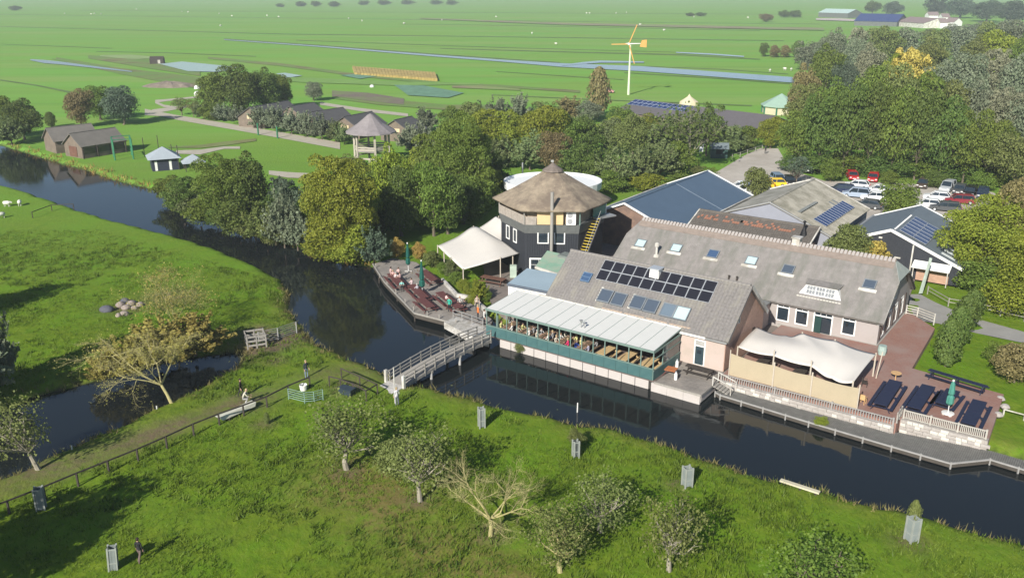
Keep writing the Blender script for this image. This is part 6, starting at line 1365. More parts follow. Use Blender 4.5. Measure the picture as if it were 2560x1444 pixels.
# ------------------------------------------------------------------ vegetation
NR = np.random.RandomState(42)
def leafcards(C_, Nn, size, asp=1.0, name='crown', rs=NR, up=None):
    n = len(C_); Nn = Nn / (np.linalg.norm(Nn, axis=1, keepdims=True) + 1e-9)
    r = rs.normal(size=(n, 3)) if up is None else up
    t = np.cross(Nn, r); t /= (np.linalg.norm(t, axis=1, keepdims=True) + 1e-9); b = np.cross(Nn, t)
    s = (size * (.45 + 1.1 * rs.rand(n)))[:, None]
    # four-cornered leaf sprays with uneven corners
    j = .75 + .5 * rs.rand(4, n, 1)
    v = np.stack([C_ - t * s * .5 * j[0], C_ - b * s * .5 * asp * j[1], C_ + t * s * .5 * j[2], C_ + b * s * .5 * asp * j[3]], 1).reshape(-1, 3)
    me = bpy.data.meshes.new(name); me.vertices.add(4 * n); me.vertices.foreach_set('co', v.astype(np.float32).ravel())
    me.loops.add(4 * n); me.loops.foreach_set('vertex_index', np.arange(4 * n, dtype=np.int32)); me.polygons.add(n); me.polygons.foreach_set('loop_start', np.arange(0, 4 * n, 4, dtype=np.int32)); me.update(calc_edges=True)
    a = me.attributes.new('tint', 'FLOAT', 'FACE'); a.data.foreach_set('value', rs.rand(n).astype(np.float32)); return me
def sph(n, rs): 
    d = rs.normal(size=(n, 3)); return d / np.linalg.norm(d, axis=1, keepdims=True)
def lobes_crown(rs, nl, per, lr, zc, rz, rxy, size, base_cut=-1, fill=.25, jit=.7):
    Cs, Ns, LC = [], [], []
    for i in range(nl):
        for _ in range(30):
            d = sph(1, rs)[0]; k = rs.rand() ** .45 * (1.16 if rs.rand() < .25 else 1); c = np.array([d[0] * (rxy - lr * .6) * k, d[1] * (rxy - lr * .6) * k, zc + d[2] * (rz - lr * .6) * k])
            if all(np.linalg.norm(c - q) > lr * .75 for q in LC[-40:]): break
        LC.append(c); r = lr * (.65 + .6 * rs.rand()); m = int(per * (r / lr) ** 2)
        dd = sph(m, rs); dd[:, 2] = np.where(dd[:, 2] < -.35, -dd[:, 2], dd[:, 2]); rad = r * (.6 + .45 * rs.rand(m) ** .5)
        sq = np.array([1, 1, .8]); Cs.append(c + dd * rad[:, None] * sq); Ns.append(dd + rs.normal(size=(m, 3)) * jit)
    m = int(nl * per * fill); dd = sph(m, rs); rad = rs.rand(m) ** .5
    Cs.append(np.array([0, 0, zc]) + dd * rad[:, None] * np.array([rxy, rxy, rz]) * .93); Ns.append(dd + rs.normal(size=(m, 3)) * jit)
    C_ = np.concatenate(Cs); Nn = np.concatenate(Ns); k = C_[:, 2] > max(base_cut, .0)
    return C_[k], Nn[k], LC
def limbs(rs, LC, tr, fork, r0, lean=(0, 0), twist=.05, n=6, sub=0):
    mb = MB(); p = Vector((0, 0, -.01)); f = Vector((lean[0], lean[1], fork)); q = Vector((lean[0] * .4 + rs.normal() * twist * .3, lean[1] * .4, fork * .5))
    mb.tube(p, q, r0 * 1.25, r0, n); mb.tube(q, f, r0, r0 * .8, n)
    for c in LC:
        c = Vector(c); mid = f.lerp(c, .5) + Vector((rs.normal() * twist, rs.normal() * twist, .02)); 
        mb.tube(f, mid, r0 * .5, r0 * .28, 5, cap=False); mb.tube(mid, c, r0 * .28, r0 * .07, 4, cap=False)
        for _ in range(sub):
            e = mid.lerp(c, rs.rand()) ; e2 = e + Vector(sph(1, rs)[0]) * .12; mb.tube(e, e2, r0 * .12, r0 * .03, 3, cap=False)
    return mb.mesh('trunk')
PROTO = {}
def proto(kind):
    if kind in PROTO: return PROTO[kind]
    out = []; nv_ = {'round': 5, 'tall': 3, 'bush': 4, 'willow': 4, 'apple': 3, 'column': 2, 'open': 2}.get(kind, 2)
    for s in range(nv_):
        rs = np.random.RandomState(hash(kind) % 1000 if False else sum(map(ord, kind)) + 17 * s)
        if kind == 'round':
            C_, N_, LC = lobes_crown(rs, (50, 70, 34, 44, 28)[s], (250, 180, 360, 280, 420)[s], (.14, .105, .17, .15, .19)[s], .53, .47, .5, .042, .05); cm = leafcards(C_, N_, .0265, rs=rs); tm = limbs(rs, LC[:16], 0, .22, .03)
        elif kind == 'big':
            C_, N_, LC = lobes_crown(rs, 85, 430, .115, .53, .47, .5, .042, .05); cm = leafcards(C_, N_, .0165, rs=rs); tm = limbs(rs, LC[:26], 0, .2, .03, sub=2)
        elif kind == 'tall':
            C_, N_, LC = lobes_crown(rs, 48, 240, .14, .57, .43, .54, .042, .12); cm = leafcards(C_, N_, .0265, rs=rs); tm = limbs(rs, LC[:18], 0, .22, .018)
        elif kind == 'bush':
            C_, N_, LC = lobes_crown(rs, 34, 190, .16, .45, .52, .5, .045, .0); cm = leafcards(C_, N_, .034, rs=rs); tm = limbs(rs, LC[:10], 0, .08, .02)
        elif kind == 'willow':      # upright feathery shoots
            Cs, Ns = [], []; LC = []
            for i in range(90):
                d = sph(1, rs)[0]; d[2] = abs(d[2]) * .9 + .2; d /= np.linalg.norm(d); L_ = .5 + .55 * rs.rand(); b0 = np.array([rs.normal() * .09, rs.normal() * .09, .12 + .1 * rs.rand()])
                m = 75; t = .25 + .75 * rs.rand(m) ** .7; p = b0 + (d * np.array([.52, .52, .85]) * L_) * t[:, None]; p[:, 2] -= .06 * t ** 3; p += rs.normal(size=(m, 3)) * .022
                Cs.append(p); Ns.append(rs.normal(size=(m, 3)) * .8 + d * .3 + np.array([0, -.3, .5])); 
                if i < 14: LC.append(b0 + d * np.array([.4, .4, .7]) * L_)
            C_ = np.concatenate(Cs); N_ = np.concatenate(Ns); cm = leafcards(C_, N_, .034, 1.6, rs=rs); tm = limbs(rs, LC, 0, .13, .022)
        elif kind == 'apple':
            C_, N_, LC = lobes_crown(rs, 30, 80, .13, .57, .43, .52, .05, .10, .12, .9); C_ += rs.normal(size=C_.shape) * .045; cm = leafcards(C_, N_, .027, rs=rs); tm = limbs(rs, LC[:22], 0, .24, .030, (rs.normal() * .03, 0), .06, 7, 4)
        elif kind == 'column':
            Cs = []; m = 3600; z = rs.rand(m) ** .9; an = rs.rand(m) * 6.283; r = .5 * np.clip(np.sin(np.pi * np.clip(z * .93 + .07, 0, 1)) ** .5, .1, 1) * (.5 + .55 * rs.rand(m) ** .6) * (1 + .16 * np.sin(an * 3 + z * 17) + .1 * np.sin(an * 5 - z * 29))
            C_ = np.stack([r * np.cos(an), r * np.sin(an), .07 + z * .93], 1); N_ = np.stack([np.cos(an), np.sin(an), .5 + 0 * an], 1) + rs.normal(size=(m, 3)) * .5; cm = leafcards(C_, N_, .05, rs=rs); tm = limbs(rs, [(0, 0, .8)], 0, .15, .04)
        elif kind == 'open':       # sparse crown, limbs show
            C_, N_, LC = lobes_crown(rs, 26, 100, .12, .62, .38, .5, .05, .2, .05); cm = leafcards(C_, N_, .030, rs=rs); tm = limbs(rs, LC, 0, .2, .026, twist=.08, sub=3)
        out.append((tm, cm))
    PROTO[kind] = out; return out
LM = {'dark': leafmat('leaf_dark', (.052, .098, .018), (.130, .185, .040)), 'mid': leafmat('leaf_mid', (.075, .128, .018), (.170, .230, .040)),
      'yg': leafmat('leaf_yellow_green', (.130, .185, .016), (.270, .310, .038)), 'grey': leafmat('leaf_grey', (.110, .145, .080), (.230, .260, .165)),
      'olive': leafmat('leaf_olive', (.095, .125, .028), (.200, .230, .070)), 'brown': leafmat('leaf_brown', (.150, .130, .055), (.270, .225, .095)),
      'gold': leafmat('leaf_gold', (.330, .260, .055), (.560, .430, .110)), 'wil': leafmat('leaf_willow', (.095, .145, .045), (.195, .240, .095)),
      'pale': leafmat('leaf_pale', (.170, .190, .105), (.310, .320, .200)), 'bluegr': leafmat('leaf_blue', (.060, .100, .060), (.125, .165, .105)), 'twig': leafmat('leaf_twiggy', (.230, .205, .045), (.370, .330, .085))}
_tr = random.Random(3); ntree = [0]
def tree(kind, bx, by, top, w, lm, label, cat='tree', name=None, group=None, z=0.0, bark_=None, var=None, depth=1.0, wm=None, hm=None, lean=None):
    x, y = P(bx, by, z); h_ = hm or (HT(x, y, top) - z); r = wm or w / PXM(x, y, h_ * .6)
    pr = proto(kind); tm, cm = pr[_tr.randrange(len(pr)) if var is None else var % len(pr)]
    nm = name or {'bush': 'shrub', 'column': 'column_tree', 'willow': 'willow'}.get(kind, 'tree')
    t = T(nm, label, cat, (x, y, z), _tr.uniform(0, 6.28), group); t.scale = (r, r * depth, h_)
    if lean: t.rotation_euler = lean
    for me_, n_, m in ((tm, 'trunk', bark_ or bark), (cm, 'crown', LM[lm])):
        if not me_.materials: me_.materials.append(m)
        o = share(me_, n_, t); recolor(o, 0, m)
    ntree[0] += 1; return t
k = 0
ORD = ['first', 'second', 'third', 'fourth', 'fifth', 'sixth', 'seventh', 'eighth', 'ninth', 'tenth', 'eleventh', 'twelfth', 'thirteenth', 'fourteenth', 'fifteenth', 'sixteenth', 'seventeenth', 'eighteenth', 'nineteenth', 'twentieth', 'twenty first', 'twenty second', 'twenty third', 'twenty fourth']
KN = {'big': 'tree', 'round': 'tree', 'tall': 'tree', 'bush': 'shrub', 'willow': 'willow', 'open': 'open crowned tree', 'column': 'column tree'}
CN = {'dark': 'dark green', 'mid': 'green', 'yg': 'yellow green', 'grey': 'silver grey', 'olive': 'olive', 'brown': 'brownish', 'gold': 'golden', 'wil': 'soft green', 'pale': 'pale', 'bluegr': 'bluish green', 'twig': 'yellow twiggy'}
def row(spec, where, group, z=0):
    spec = sorted(spec, key=lambda s: s[0])
    for i, (bx, by, top, w, kd, lm) in enumerate(spec):
        tree(kd, bx, by, top, w, lm, '%s %s, %s from left in %s' % (CN[lm], KN[kd], ORD[i], where), 'shrub' if kd == 'bush' else 'tree', group=group, z=z)
# river bank
tree('round', 462, 540, 442, 105, 'dark', 'leftmost dark green tree on the river bank beside the grey roofed huts')
tree('bush', 452, 528, 455, 90, 'mid', 'low leafy shrub at the water edge left of the dark bank trees', 'shrub')
tree('big', 568, 562, 388, 150, 'mid', 'broad green tree second from the left on the far river bank')
tree('round', 622, 560, 382, 130, 'dark', 'dark shaded tree right of the broad green bank tree')
tree('bush', 580, 572, 500, 130, 'dark', 'dark overhanging shrub under the broad bank tree', 'shrub')
tree('bush', 520, 560, 490, 130, 'mid', 'leafy shrub drooping to the river below the leftmost bank trees', 'shrub')
tree('willow', 668, 605, 500, 100, 'olive', 'olive willow shrub leaning over the water', 'shrub')
tree('willow', 712, 618, 470, 95, 'grey', 'silvery willow shrub left of the yellow green tree')
tree('round', 715, 560, 440, 90, 'bluegr', 'bluish dark tree just behind the silvery willow')
tree('big', 858, 640, 385, 205, 'yg', 'big yellow green tree leaning over the river bend', depth=.9)
tree('bush', 830, 648, 540, 160, 'yg', 'low yellow green foliage under the big tree at the water', 'shrub')
tree('bush', 890, 655, 560, 120, 'yg', 'yellow green shrub at the right foot of the big tree', 'shrub')
tree('willow', 937, 662, 562, 88, 'bluegr', 'dark bluish shrub at the left tip of the river deck', 'shrub')
tree('round', 985, 560, 360, 110, 'yg', 'leafy yellowish tree behind the big yellow green tree')
tree('round', 1005, 590, 420, 130, 'dark', 'dark tree shading the bench beside the lawn')
tree('round', 1085, 590, 400, 120, 'mid', 'dark green tree nearest the round white canopy')
tree('round', 1120, 585, 430, 110, 'dark', 'dark green tree right of the lawn above the cream tent')
tree('big', 1150, 520, 285, 170, 'mid', 'tallest green tree in the middle of the grounds')
tree('round', 1085, 500, 330, 130, 'mid', 'green tree between watchtower and the tallest tree')
tree('bush', 1185, 545, 440, 110, 'mid', 'leafy green shrub left of the round white canopy', 'shrub')
tree('round', 1215, 500, 415, 80, 'yg', 'small yellowish tree touching the white canopy')
tree('bush', 1015, 470, 380, 120, 'mid', 'green shrub right of the watchtower legs', 'shrub')
tree('bush', 870, 432, 385, 100, 'olive', 'olive shrub at the left foot of the watchtower', 'shrub')
tree('bush', 993, 645, 592, 42, 'gold', 'golden autumn shrub left of the folded parasols', 'shrub')
tree('bush', 1047, 648, 604, 38, 'gold', 'golden autumn shrub right of the folded parasols', 'shrub')
row([(1088, 662, 634, 46, 'bush', 'mid'), (1112, 684, 655, 46, 'bush', 'mid'), (1140, 708, 676, 48, 'bush', 'mid'), (1160, 726, 695, 46, 'bush', 'yg'), (1190, 728, 700, 40, 'bush', 'mid'), (1212, 752, 722, 44, 'bush', 'mid'), (1172, 745, 716, 40, 'bush', 'yg')], 'the leafy hedge between deck and cream tent', 'leafy hedge beside the river deck')
tree('willow', 1130, 700, 640, 46, 'wil', 'feathery shrub on the lawn beside the cream tent', 'shrub')
tree('bush', 1080, 668, 625, 50, 'olive', 'reedy shrub behind the folded parasols', 'shrub')
tree('willow', 1195, 755, 690, 48, 'yg', 'bright green shrub at the near end of the lawn', 'shrub')
tree('bush', 1178, 762, 735, 34, 'yg', 'low lime shrub beside the concrete retaining wall', 'shrub')
tree('bush', 1300, 880, 858, 34, 'olive', 'weedy tuft growing on the pontoon side', 'shrub', z=-.5)
tree('bush', 2052, 1062, 1042, 40, 'yg', 'weed tuft growing between stone wall and boardwalk', 'shrub', z=-.3)
row([(425, 500, 440, 80, 'bush', 'mid'), (500, 548, 470, 110, 'willow', 'wil'), (600, 585, 480, 120, 'bush', 'dark'), (640, 600, 530, 90, 'willow', 'olive'), (690, 612, 545, 90, 'bush', 'olive'), (745, 625, 530, 90, 'willow', 'grey'), (770, 600, 500, 90, 'bush', 'mid'), (800, 640, 590, 90, 'bush', 'yg'), (860, 655, 590, 110, 'bush', 'yg'), (660, 560, 470, 90, 'round', 'dark'), (760, 560, 455, 90, 'bush', 'bluegr'), (800, 590, 430, 110, 'round', 'yg'), (905, 600, 440, 100, 'round', 'yg')], 'the low growth along the far river bank', 'low growth along the river bank')
row([(905, 470, 400, 90, 'bush', 'yg'), (960, 480, 395, 90, 'bush', 'mid'), (1010, 520, 400, 110, 'round', 'mid'), (1060, 480, 370, 100, 'bush', 'yg'), (1045, 560, 440, 110, 'bush', 'dark'), (1095, 560, 470, 90, 'bush', 'dark'), (1160, 560, 450, 100, 'bush', 'dark'), (1205, 530, 400, 100, 'bush', 'mid'), (1240, 480, 390, 90, 'bush', 'dark'), (955, 580, 470, 90, 'bush', 'dark'), (1200, 480, 350, 100, 'round', 'mid')], 'the dense belt behind the lawn', 'dense belt behind the lawn')
# centre thicket: rows from near to far
row([(1255, 420, 330, 100, 'willow', 'wil'), (1325, 425, 320, 105, 'willow', 'wil'), (1380, 430, 330, 110, 'round', 'brown'), (1440, 440, 345, 100, 'bush', 'dark'), (1500, 455, 350, 105, 'willow', 'dark'), (1548, 470, 355, 100, 'willow', 'wil'),
     (1600, 455, 350, 105, 'willow', 'wil'), (1650, 445, 345, 105, 'willow', 'wil'), (1700, 440, 350, 90, 'bush', 'mid'), (1530, 480, 425, 90, 'bush', 'mid'), (1620, 478, 430, 100, 'bush', 'yg'), (1742, 446, 412, 50, 'open', 'olive'), (1700, 470, 430, 80, 'bush', 'mid'), (1775, 452, 418, 50, 'open', 'mid')],
    'the thicket in front of the lane', 'trees of the middle thicket, front')
row([(1060, 400, 290, 90, 'willow', 'grey'), (1025, 380, 305, 70, 'willow', 'grey'), (1210, 385, 270, 110, 'round', 'yg'), (1270, 385, 275, 100, 'round', 'yg'), (1355, 395, 262, 130, 'round', 'yg'), (1420, 390, 285, 90, 'round', 'mid'), (1470, 390, 290, 90, 'bush', 'dark'), (1520, 385, 290, 90, 'bush', 'wil'), (1580, 395, 285, 95, 'round', 'olive'),
     (1640, 395, 290, 100, 'willow', 'wil'), (1700, 385, 285, 100, 'willow', 'wil'), (1765, 390, 252, 95, 'open', 'dark'), (1815, 385, 300, 90, 'willow', 'wil'), (1865, 370, 310, 80, 'bush', 'mid'), (1925, 372, 290, 75, 'round', 'yg'), (1240, 420, 360, 100, 'willow', 'wil'), (1850, 376, 335, 60, 'bush', 'olive')],
    'the middle row of the thicket', 'trees of the middle thicket, middle')
row([(1065, 330, 262, 70, 'willow', 'grey'), (1130, 335, 262, 80, 'bush', 'mid'), (1185, 325, 250, 80, 'bush', 'olive'), (1240, 320, 232, 80, 'willow', 'grey'), (1300, 318, 230, 75, 'willow', 'grey'), (1360, 310, 248, 90, 'bush', 'olive'), (1420, 300, 240, 90, 'willow', 'brown'), (1495, 295, 168, 55, 'column', 'brown'), (1470, 305, 250, 75, 'bush', 'grey'),
     (1550, 320, 258, 80, 'bush', 'mid'), (1620, 330, 285, 80, 'bush', 'yg'), (1680, 335, 280, 90, 'willow', 'wil'), (1455, 345, 285, 80, 'willow', 'wil'), (1530, 350, 290, 80, 'bush', 'yg'), (1795, 350, 300, 90, 'willow', 'wil'), (1170, 300, 262, 60, 'bush', 'olive'), (1740, 345, 290, 70, 'willow', 'wil')],
    'the back row of the thicket', 'trees of the middle thicket, back')
# car park trees and right hand trees
tree('bush', 1890, 497, 412, 72, 'olive', 'small olive tree in front of the yellow cars')
tree('bush', 2243, 545, 448, 100, 'mid', 'round leafy tree in the middle of the parked cars')
tree('round', 2075, 455, 395, 60, 'mid', 'young tree between the lane and the red cars')
tree('open', 1990, 462, 385, 75, 'bluegr', 'bluish fir like tree beside the blue grey car')
tree('round', 2120, 690, 543, 120, 'olive', 'olive twiggy tree between farmhouse ridge and black barn', wm=6.2, hm=6.6)
tree('bush', 2165, 690, 570, 90, 'gold', 'yellowish shrub against the black barn gable', 'shrub', hm=4.8, wm=5.5)
tree('big', 2445, 700, 485, 230, 'yg', 'big bushy yellow green tree right of the black barn', depth=1.0)
tree('open', 2465, 695, 560, 170, 'olive', 'tangle of bare pale limbs inside the bushy tree', bark_=palebark)
tree('bush', 2440, 725, 640, 130, 'mid', 'dark leafy shrub under the bushy tree right of the barn', 'shrub')
tree('big', 2545, 700, 420, 190, 'brown', 'brownish tree at the right edge behind the bushy tree')
tree('big', 2590, 790, 560, 230, 'yg', 'bright yellow green tree cut by the right edge of the picture', depth=1.0)
tree('bush', 2520, 790, 680, 140, 'yg', 'leafy lime shrub above the garden path at right', 'shrub')
for i, (bx, by, top, w) in enumerate([(2363, 915, 800, 78), (2388, 868, 768, 72), (2408, 830, 740, 70), (2428, 798, 725, 62)]):
    tree('column', bx, by, top, w * .85, 'dark', 'clipped columnar tree, %s from the terrace lawn' % ORD[i], group='row of columnar trees')
tree('bush', 2535, 955, 850, 120, 'brown', 'brownish bushy shrub on the lawn at the right edge', 'shrub')
tree('bush', 2490, 905, 850, 70, 'mid', 'green shrub at the corner of the garden lawn', 'shrub')
# the wood behind the car park
row([(1990, 425, 275, 100, 'tall', 'mid'), (2045, 432, 235, 115, 'tall', 'dark'), (2105, 440, 210, 120, 'tall', 'dark'), (2165, 440, 205, 120, 'tall', 'dark'), (2225, 445, 215, 120, 'tall', 'mid'), (2285, 450, 225, 125, 'tall', 'dark'), (2345, 455, 240, 125, 'tall', 'dark'), (2405, 460, 270, 120, 'tall', 'mid'), (2465, 465, 300, 120, 'tall', 'mid'), (2530, 480, 330, 130, 'tall', 'olive')], 'the front row of the wood behind the cars', 'trees of the wood behind the cars')
row([(1985, 428, 385, 100, 'bush', 'dark'), (2050, 432, 380, 110, 'bush', 'dark'), (2115, 436, 375, 110, 'bush', 'mid'), (2180, 440, 380, 110, 'bush', 'dark'), (2245, 442, 380, 115, 'bush', 'dark'), (2310, 446, 385, 115, 'bush', 'mid'), (2375, 452, 390, 115, 'bush', 'dark'), (2440, 458, 395, 115, 'bush', 'dark'), (2505, 465, 395, 120, 'bush', 'mid'), (2220, 462, 425, 50, 'bush', 'mid'), (2335, 470, 425, 60, 'bush', 'dark'), (2450, 478, 425, 70, 'bush', 'mid')], 'the dark undergrowth of the wood', 'undergrowth of the wood')
row([(2010, 370, 215, 110, 'round', 'olive'), (2080, 370, 195, 110, 'round', 'mid'), (2150, 375, 170, 120, 'round', 'mid'), (2215, 380, 165, 120, 'round', 'olive'), (2280, 375, 175, 125, 'round', 'mid'), (2350, 380, 195, 120, 'round', 'olive'), (2415, 385, 200, 120, 'round', 'grey'), (2480, 390, 215, 120, 'round', 'pale'), (2545, 395, 215, 130, 'round', 'grey'), (2000, 330, 160, 85, 'round', 'brown')],
    'the second row of the wood', 'trees of the wood, second row')
row([(2260, 310, 118, 125, 'round', 'gold'), (2215, 300, 135, 90, 'round', 'yg'), (2340, 300, 150, 100, 'round', 'grey'), (2400, 305, 135, 120, 'round', 'grey'), (2460, 300, 120, 110, 'round', 'pale'), (2525, 305, 130, 110, 'round', 'grey'), (2105, 290, 145, 70, 'round', 'bluegr'), (2055, 260, 110, 95, 'round', 'mid'), (2160, 250, 110, 80, 'round', 'pale'), (2130, 220, 95, 70, 'round', 'grey'), (2310, 240, 95, 90, 'round', 'olive'), (2480, 230, 72, 120, 'round', 'yg'), (2540, 235, 90, 100, 'round', 'mid'), (2420, 230, 85, 80, 'round', 'olive')],
    'the third row of the wood', 'trees of the wood, third row')
row([(2020, 175, 95, 80, 'bush', 'grey'), (2075, 190, 70, 85, 'round', 'grey'), (2140, 180, 68, 80, 'round', 'pale'), (2200, 180, 62, 90, 'round', 'olive'), (2265, 180, 64, 90, 'bush', 'grey'), (2330, 175, 66, 90, 'bush', 'olive'), (2395, 165, 60, 90, 'bush', 'grey'), (2460, 160, 50, 90, 'bush', 'olive'), (2530, 170, 48, 100, 'round', 'grey'), (2590, 180, 60, 110, 'round', 'mid')], 'the far edge of the wood', 'trees of the wood, far edge')
row([(1908, 142, 108, 26, 'round', 'dark'), (1935, 144, 112, 32, 'bush', 'brown'), (1962, 144, 112, 34, 'bush', 'brown'), (1993, 144, 102, 30, 'column', 'dark'), (2020, 148, 115, 36, 'bush', 'brown')], 'the small copse on the pale ditch', 'small copse left of the wood')
row([(1725, 41, 32, 26, 'bush', 'dark'), (1752, 41, 31, 30, 'bush', 'dark'), (1915, 56, 34, 38, 'round', 'brown'), (1960, 44, 26, 34, 'bush', 'dark'), (1985, 44, 25, 40, 'bush', 'dark'), (38, 27, 14, 34, 'bush', 'dark'), (700, 18, 8, 26, 'bush', 'dark'), (752, 17, 2, 30, 'bush', 'dark'), (790, 17, 2, 30, 'bush', 'dark'), (835, 18, 3, 34, 'bush', 'dark'), (910, 13, 0, 34, 'bush', 'dark'), (960, 13, 0, 40, 'bush', 'dark'), (1020, 12, 0, 40, 'bush', 'dark'), (1090, 12, 0, 40, 'bush', 'dark'), (1130, 13, 0, 34, 'bush', 'dark'), (2180, 36, 2, 44, 'round', 'dark'), (2230, 40, 4, 50, 'round', 'bluegr')],
    'the far clumps in the polder', 'far clumps of trees')
row([(2340, 42, -6, 70, 'round', 'bluegr'), (2400, 46, -4, 80, 'round', 'bluegr'), (2465, 55, 0, 80, 'round', 'bluegr'), (2530, 60, 2, 90, 'round', 'bluegr'), (2380, 95, 60, 60, 'bush', 'grey'), (2440, 100, 55, 70, 'bush', 'grey'), (2505, 105, 50, 80, 'bush', 'grey'), (2320, 100, 70, 50, 'bush', 'olive'), (2600, 90, 10, 90, 'round', 'bluegr'), (2555, 120, 70, 80, 'round', 'olive')], 'the hazy trees round the distant farm', 'hazy trees by the distant farm')
# left: lodge trees
tree('round', 20, 345, 240, 95, 'mid', 'leafy tree at the left edge behind the river end')
tree('round', 62, 350, 248, 95, 'dark', 'dark green tree beside the double gabled lodge')
tree('willow', 30, 362, 290, 80, 'wil', 'grey green willow at the left end of the river', 'shrub')
tree('column', 128, 318, 280, 26, 'dark', 'small dark conifer behind the double gabled lodge')
tree('round', 205, 318, 220, 75, 'brown', 'brownish grey tree left in the pair behind the lodge')
tree('round', 252, 300, 215, 85, 'mid', 'green tree behind the lodge, middle of the clump')
tree('round', 310, 312, 215, 100, 'bluegr', 'dark weeping tree right in the clump behind the lodge')
tree('round', 540, 290, 178, 90, 'mid', 'left tree of the dark clump beside the gravel path')
tree('round', 600, 292, 165, 110, 'dark', 'tallest dark tree of the clump beside the gravel path')
tree('round', 660, 285, 170, 105, 'dark', 'right hand dark tree of the clump beside the path')
tree('round', 700, 272, 185, 75, 'mid', 'rightmost tree of the clump beside the lodges')
tree('bush', 530, 300, 250, 70, 'mid', 'low green shrub at the left of the dark clump', 'shrub')
tree('round', 785, 252, 205, 52, 'grey', 'small pale round tree in front of the vegetable fields')
row([(455, 288, 242, 52, 'open', 'olive'), (485, 292, 247, 46, 'open', 'olive'), (510, 298, 252, 52, 'willow', 'wil'), (560, 303, 252, 57, 'willow', 'grey'), (600, 310, 259, 54, 'willow', 'grey'), (650, 322, 262, 59, 'willow', 'grey'), (690, 330, 259, 65, 'willow', 'grey'), (730, 336, 269, 65, 'willow', 'grey'), (768, 342, 275, 59, 'willow', 'grey'), (805, 350, 279, 59, 'willow', 'grey'), (840, 356, 297, 54, 'willow', 'wil'), (862, 362, 302, 46, 'willow', 'wil')],
    'the pollard row along the gravel path', 'pollard willows along the gravel path')
tree('bush', 1050, 440, 380, 90, 'yg', 'lime green shrub beside the tall green tree', 'shrub')

# ------------------------------------------------------------------ orchard in the foreground
tree('apple', 866, 1172, 998, 225, 'olive', 'broad old apple tree farthest left in the orchard', bark_=palebark, var=0)
tree('apple', 1050, 1252, 1060, 190, 'olive', 'leaning apple tree left of the bare yellow tree', bark_=palebark, var=1)
tree('bush', 1000, 1190, 1090, 130, 'olive', 'low leafy growth between the two left apple trees', 'shrub')
tree('apple', 1500, 1330, 1185, 195, 'olive', 'dense low apple tree above the half bare one', bark_=palebark, var=2)
tree('apple', 1672, 1428, 1235, 190, 'olive', 'upright apple tree in the lower middle of the orchard', bark_=palebark, var=1)
tree('apple', 1400, 1428, 1265, 200, 'olive', 'half bare apple tree with yellow limbs at the bottom edge', bark_=lichen, var=0)
tree('apple', 2015, 1510, 1335, 250, 'mid', 'dark leafed apple tree cut by the bottom edge', var=2)
tree('apple', 95, 1172, 968, 190, 'olive', 'leaning apple tree on the pond bank at the left edge', bark_=palebark, var=1, lean=(0, -.28, .5))
tree('willow', 8, 962, 745, 105, 'grey', 'grey willow at the left edge of the picture')
tree('willow', -75, 1015, 800, 220, 'grey', 'grey willow just outside the left edge shading the pond bank')
tree('round', -120, 800, 640, 150, 'mid', 'tree outside the left edge whose shadow tip reaches the pasture')
tree('round', -300, 1575, 1200, 430, 'mid', 'big tree just outside the lower left corner shading the meadow')
tree('round', 560, 1660, 1480, 200, 'mid', 'tree below the bottom edge casting its shadow into the meadow')
tree('round', 40, 1470, 1240, 220, 'dark', 'tree standing in the dark shade of the lower left corner') if False else None
tree('bush', 1439, 1108, 1072, 48, 'olive', 'small bushy sapling growing out of the grey mesh guard', 'shrub', z=.5)
tree('column', 2277, 1335, 1250, 34, 'olive', 'thin sapling rising from the lower right tree guard')
tree('column', 668, 1060, 1030, 14, 'olive', 'thin staked sapling beside the meadow fence')
# bare trees: branching recursion
def bare_tree(name, label, bx, by, top, w, m, seed, lean=(0, 0, 0), lift=.55, twigs=True, fol=None, trunk=.25, r0=.17):
    x, y = P(bx, by); h_ = HT(x, y, top); R = w / 2 / PXM(x, y, h_ * .5); r = random.Random(seed); mb = MB(); tips = []
    t = T(name, label, 'tree', (x, y, 0)); p0 = Vector((0, 0, -.1)); ln = Vector(lean); p1 = Vector((0, 0, h_ * trunk)) + ln * trunk; mb.tube(p0, p0.lerp(p1, .5) + Vector((.05, 0, 0)), r0 * 1.3, r0 * 1.05, 8); mb.tube(p0.lerp(p1, .5) + Vector((.05, 0, 0)), p1, r0 * 1.05, r0 * .9, 8)
    def grow_(p, d, L_, rad, lv):
        n = 3; q = p
        for i in range(n):
            d = (d + Vector((r.gauss(0, .2), r.gauss(0, .2), r.gauss(.04, .14)))).normalized(); e = q + d * L_ / n
            if e.z > h_ * 1.02: d.z *= -.2; e = q + d * L_ / n
            mb.tube(q, e, rad * (1 - i * .2), rad * (1 - (i + 1) * .2), 5 if lv < 2 else 3, cap=False); q = e
            if lv < 4 and (i or lv):
                for _ in range(2 if lv < 3 else 1): dd = (d + Vector((r.gauss(0, .75), r.gauss(0, .75), r.gauss(.1, .45)))).normalized(); grow_(q, dd, L_ * r.uniform(.45, .62), rad * .45, lv + 1)
        tips.append(q)
    nb_ = 7
    for i in range(nb_):
        an = 2 * math.pi * i / nb_ + r.uniform(-.3, .3); tgt = Vector((math.cos(an) * R * .75, math.sin(an) * R * .75, h_ * r.uniform(.5, .85))) + ln; d = tgt - p1; grow_(p1, d.normalized(), d.length * .85, r0 * .55, 0)
    mb.build('trunk', m, t)
    if fol:
        T_ = np.array([tuple(q) for q in tips]); idx = NR.randint(len(T_), size=fol[1]); C_ = T_[idx] + NR.normal(size=(fol[1], 3)) * fol[2]; cm = leafcards(C_, NR.normal(size=(fol[1], 3)) + np.array([0, -.3, .6]), fol[3]); cm.materials.append(LM[fol[0]]); share(cm, 'crown', t)
    return t
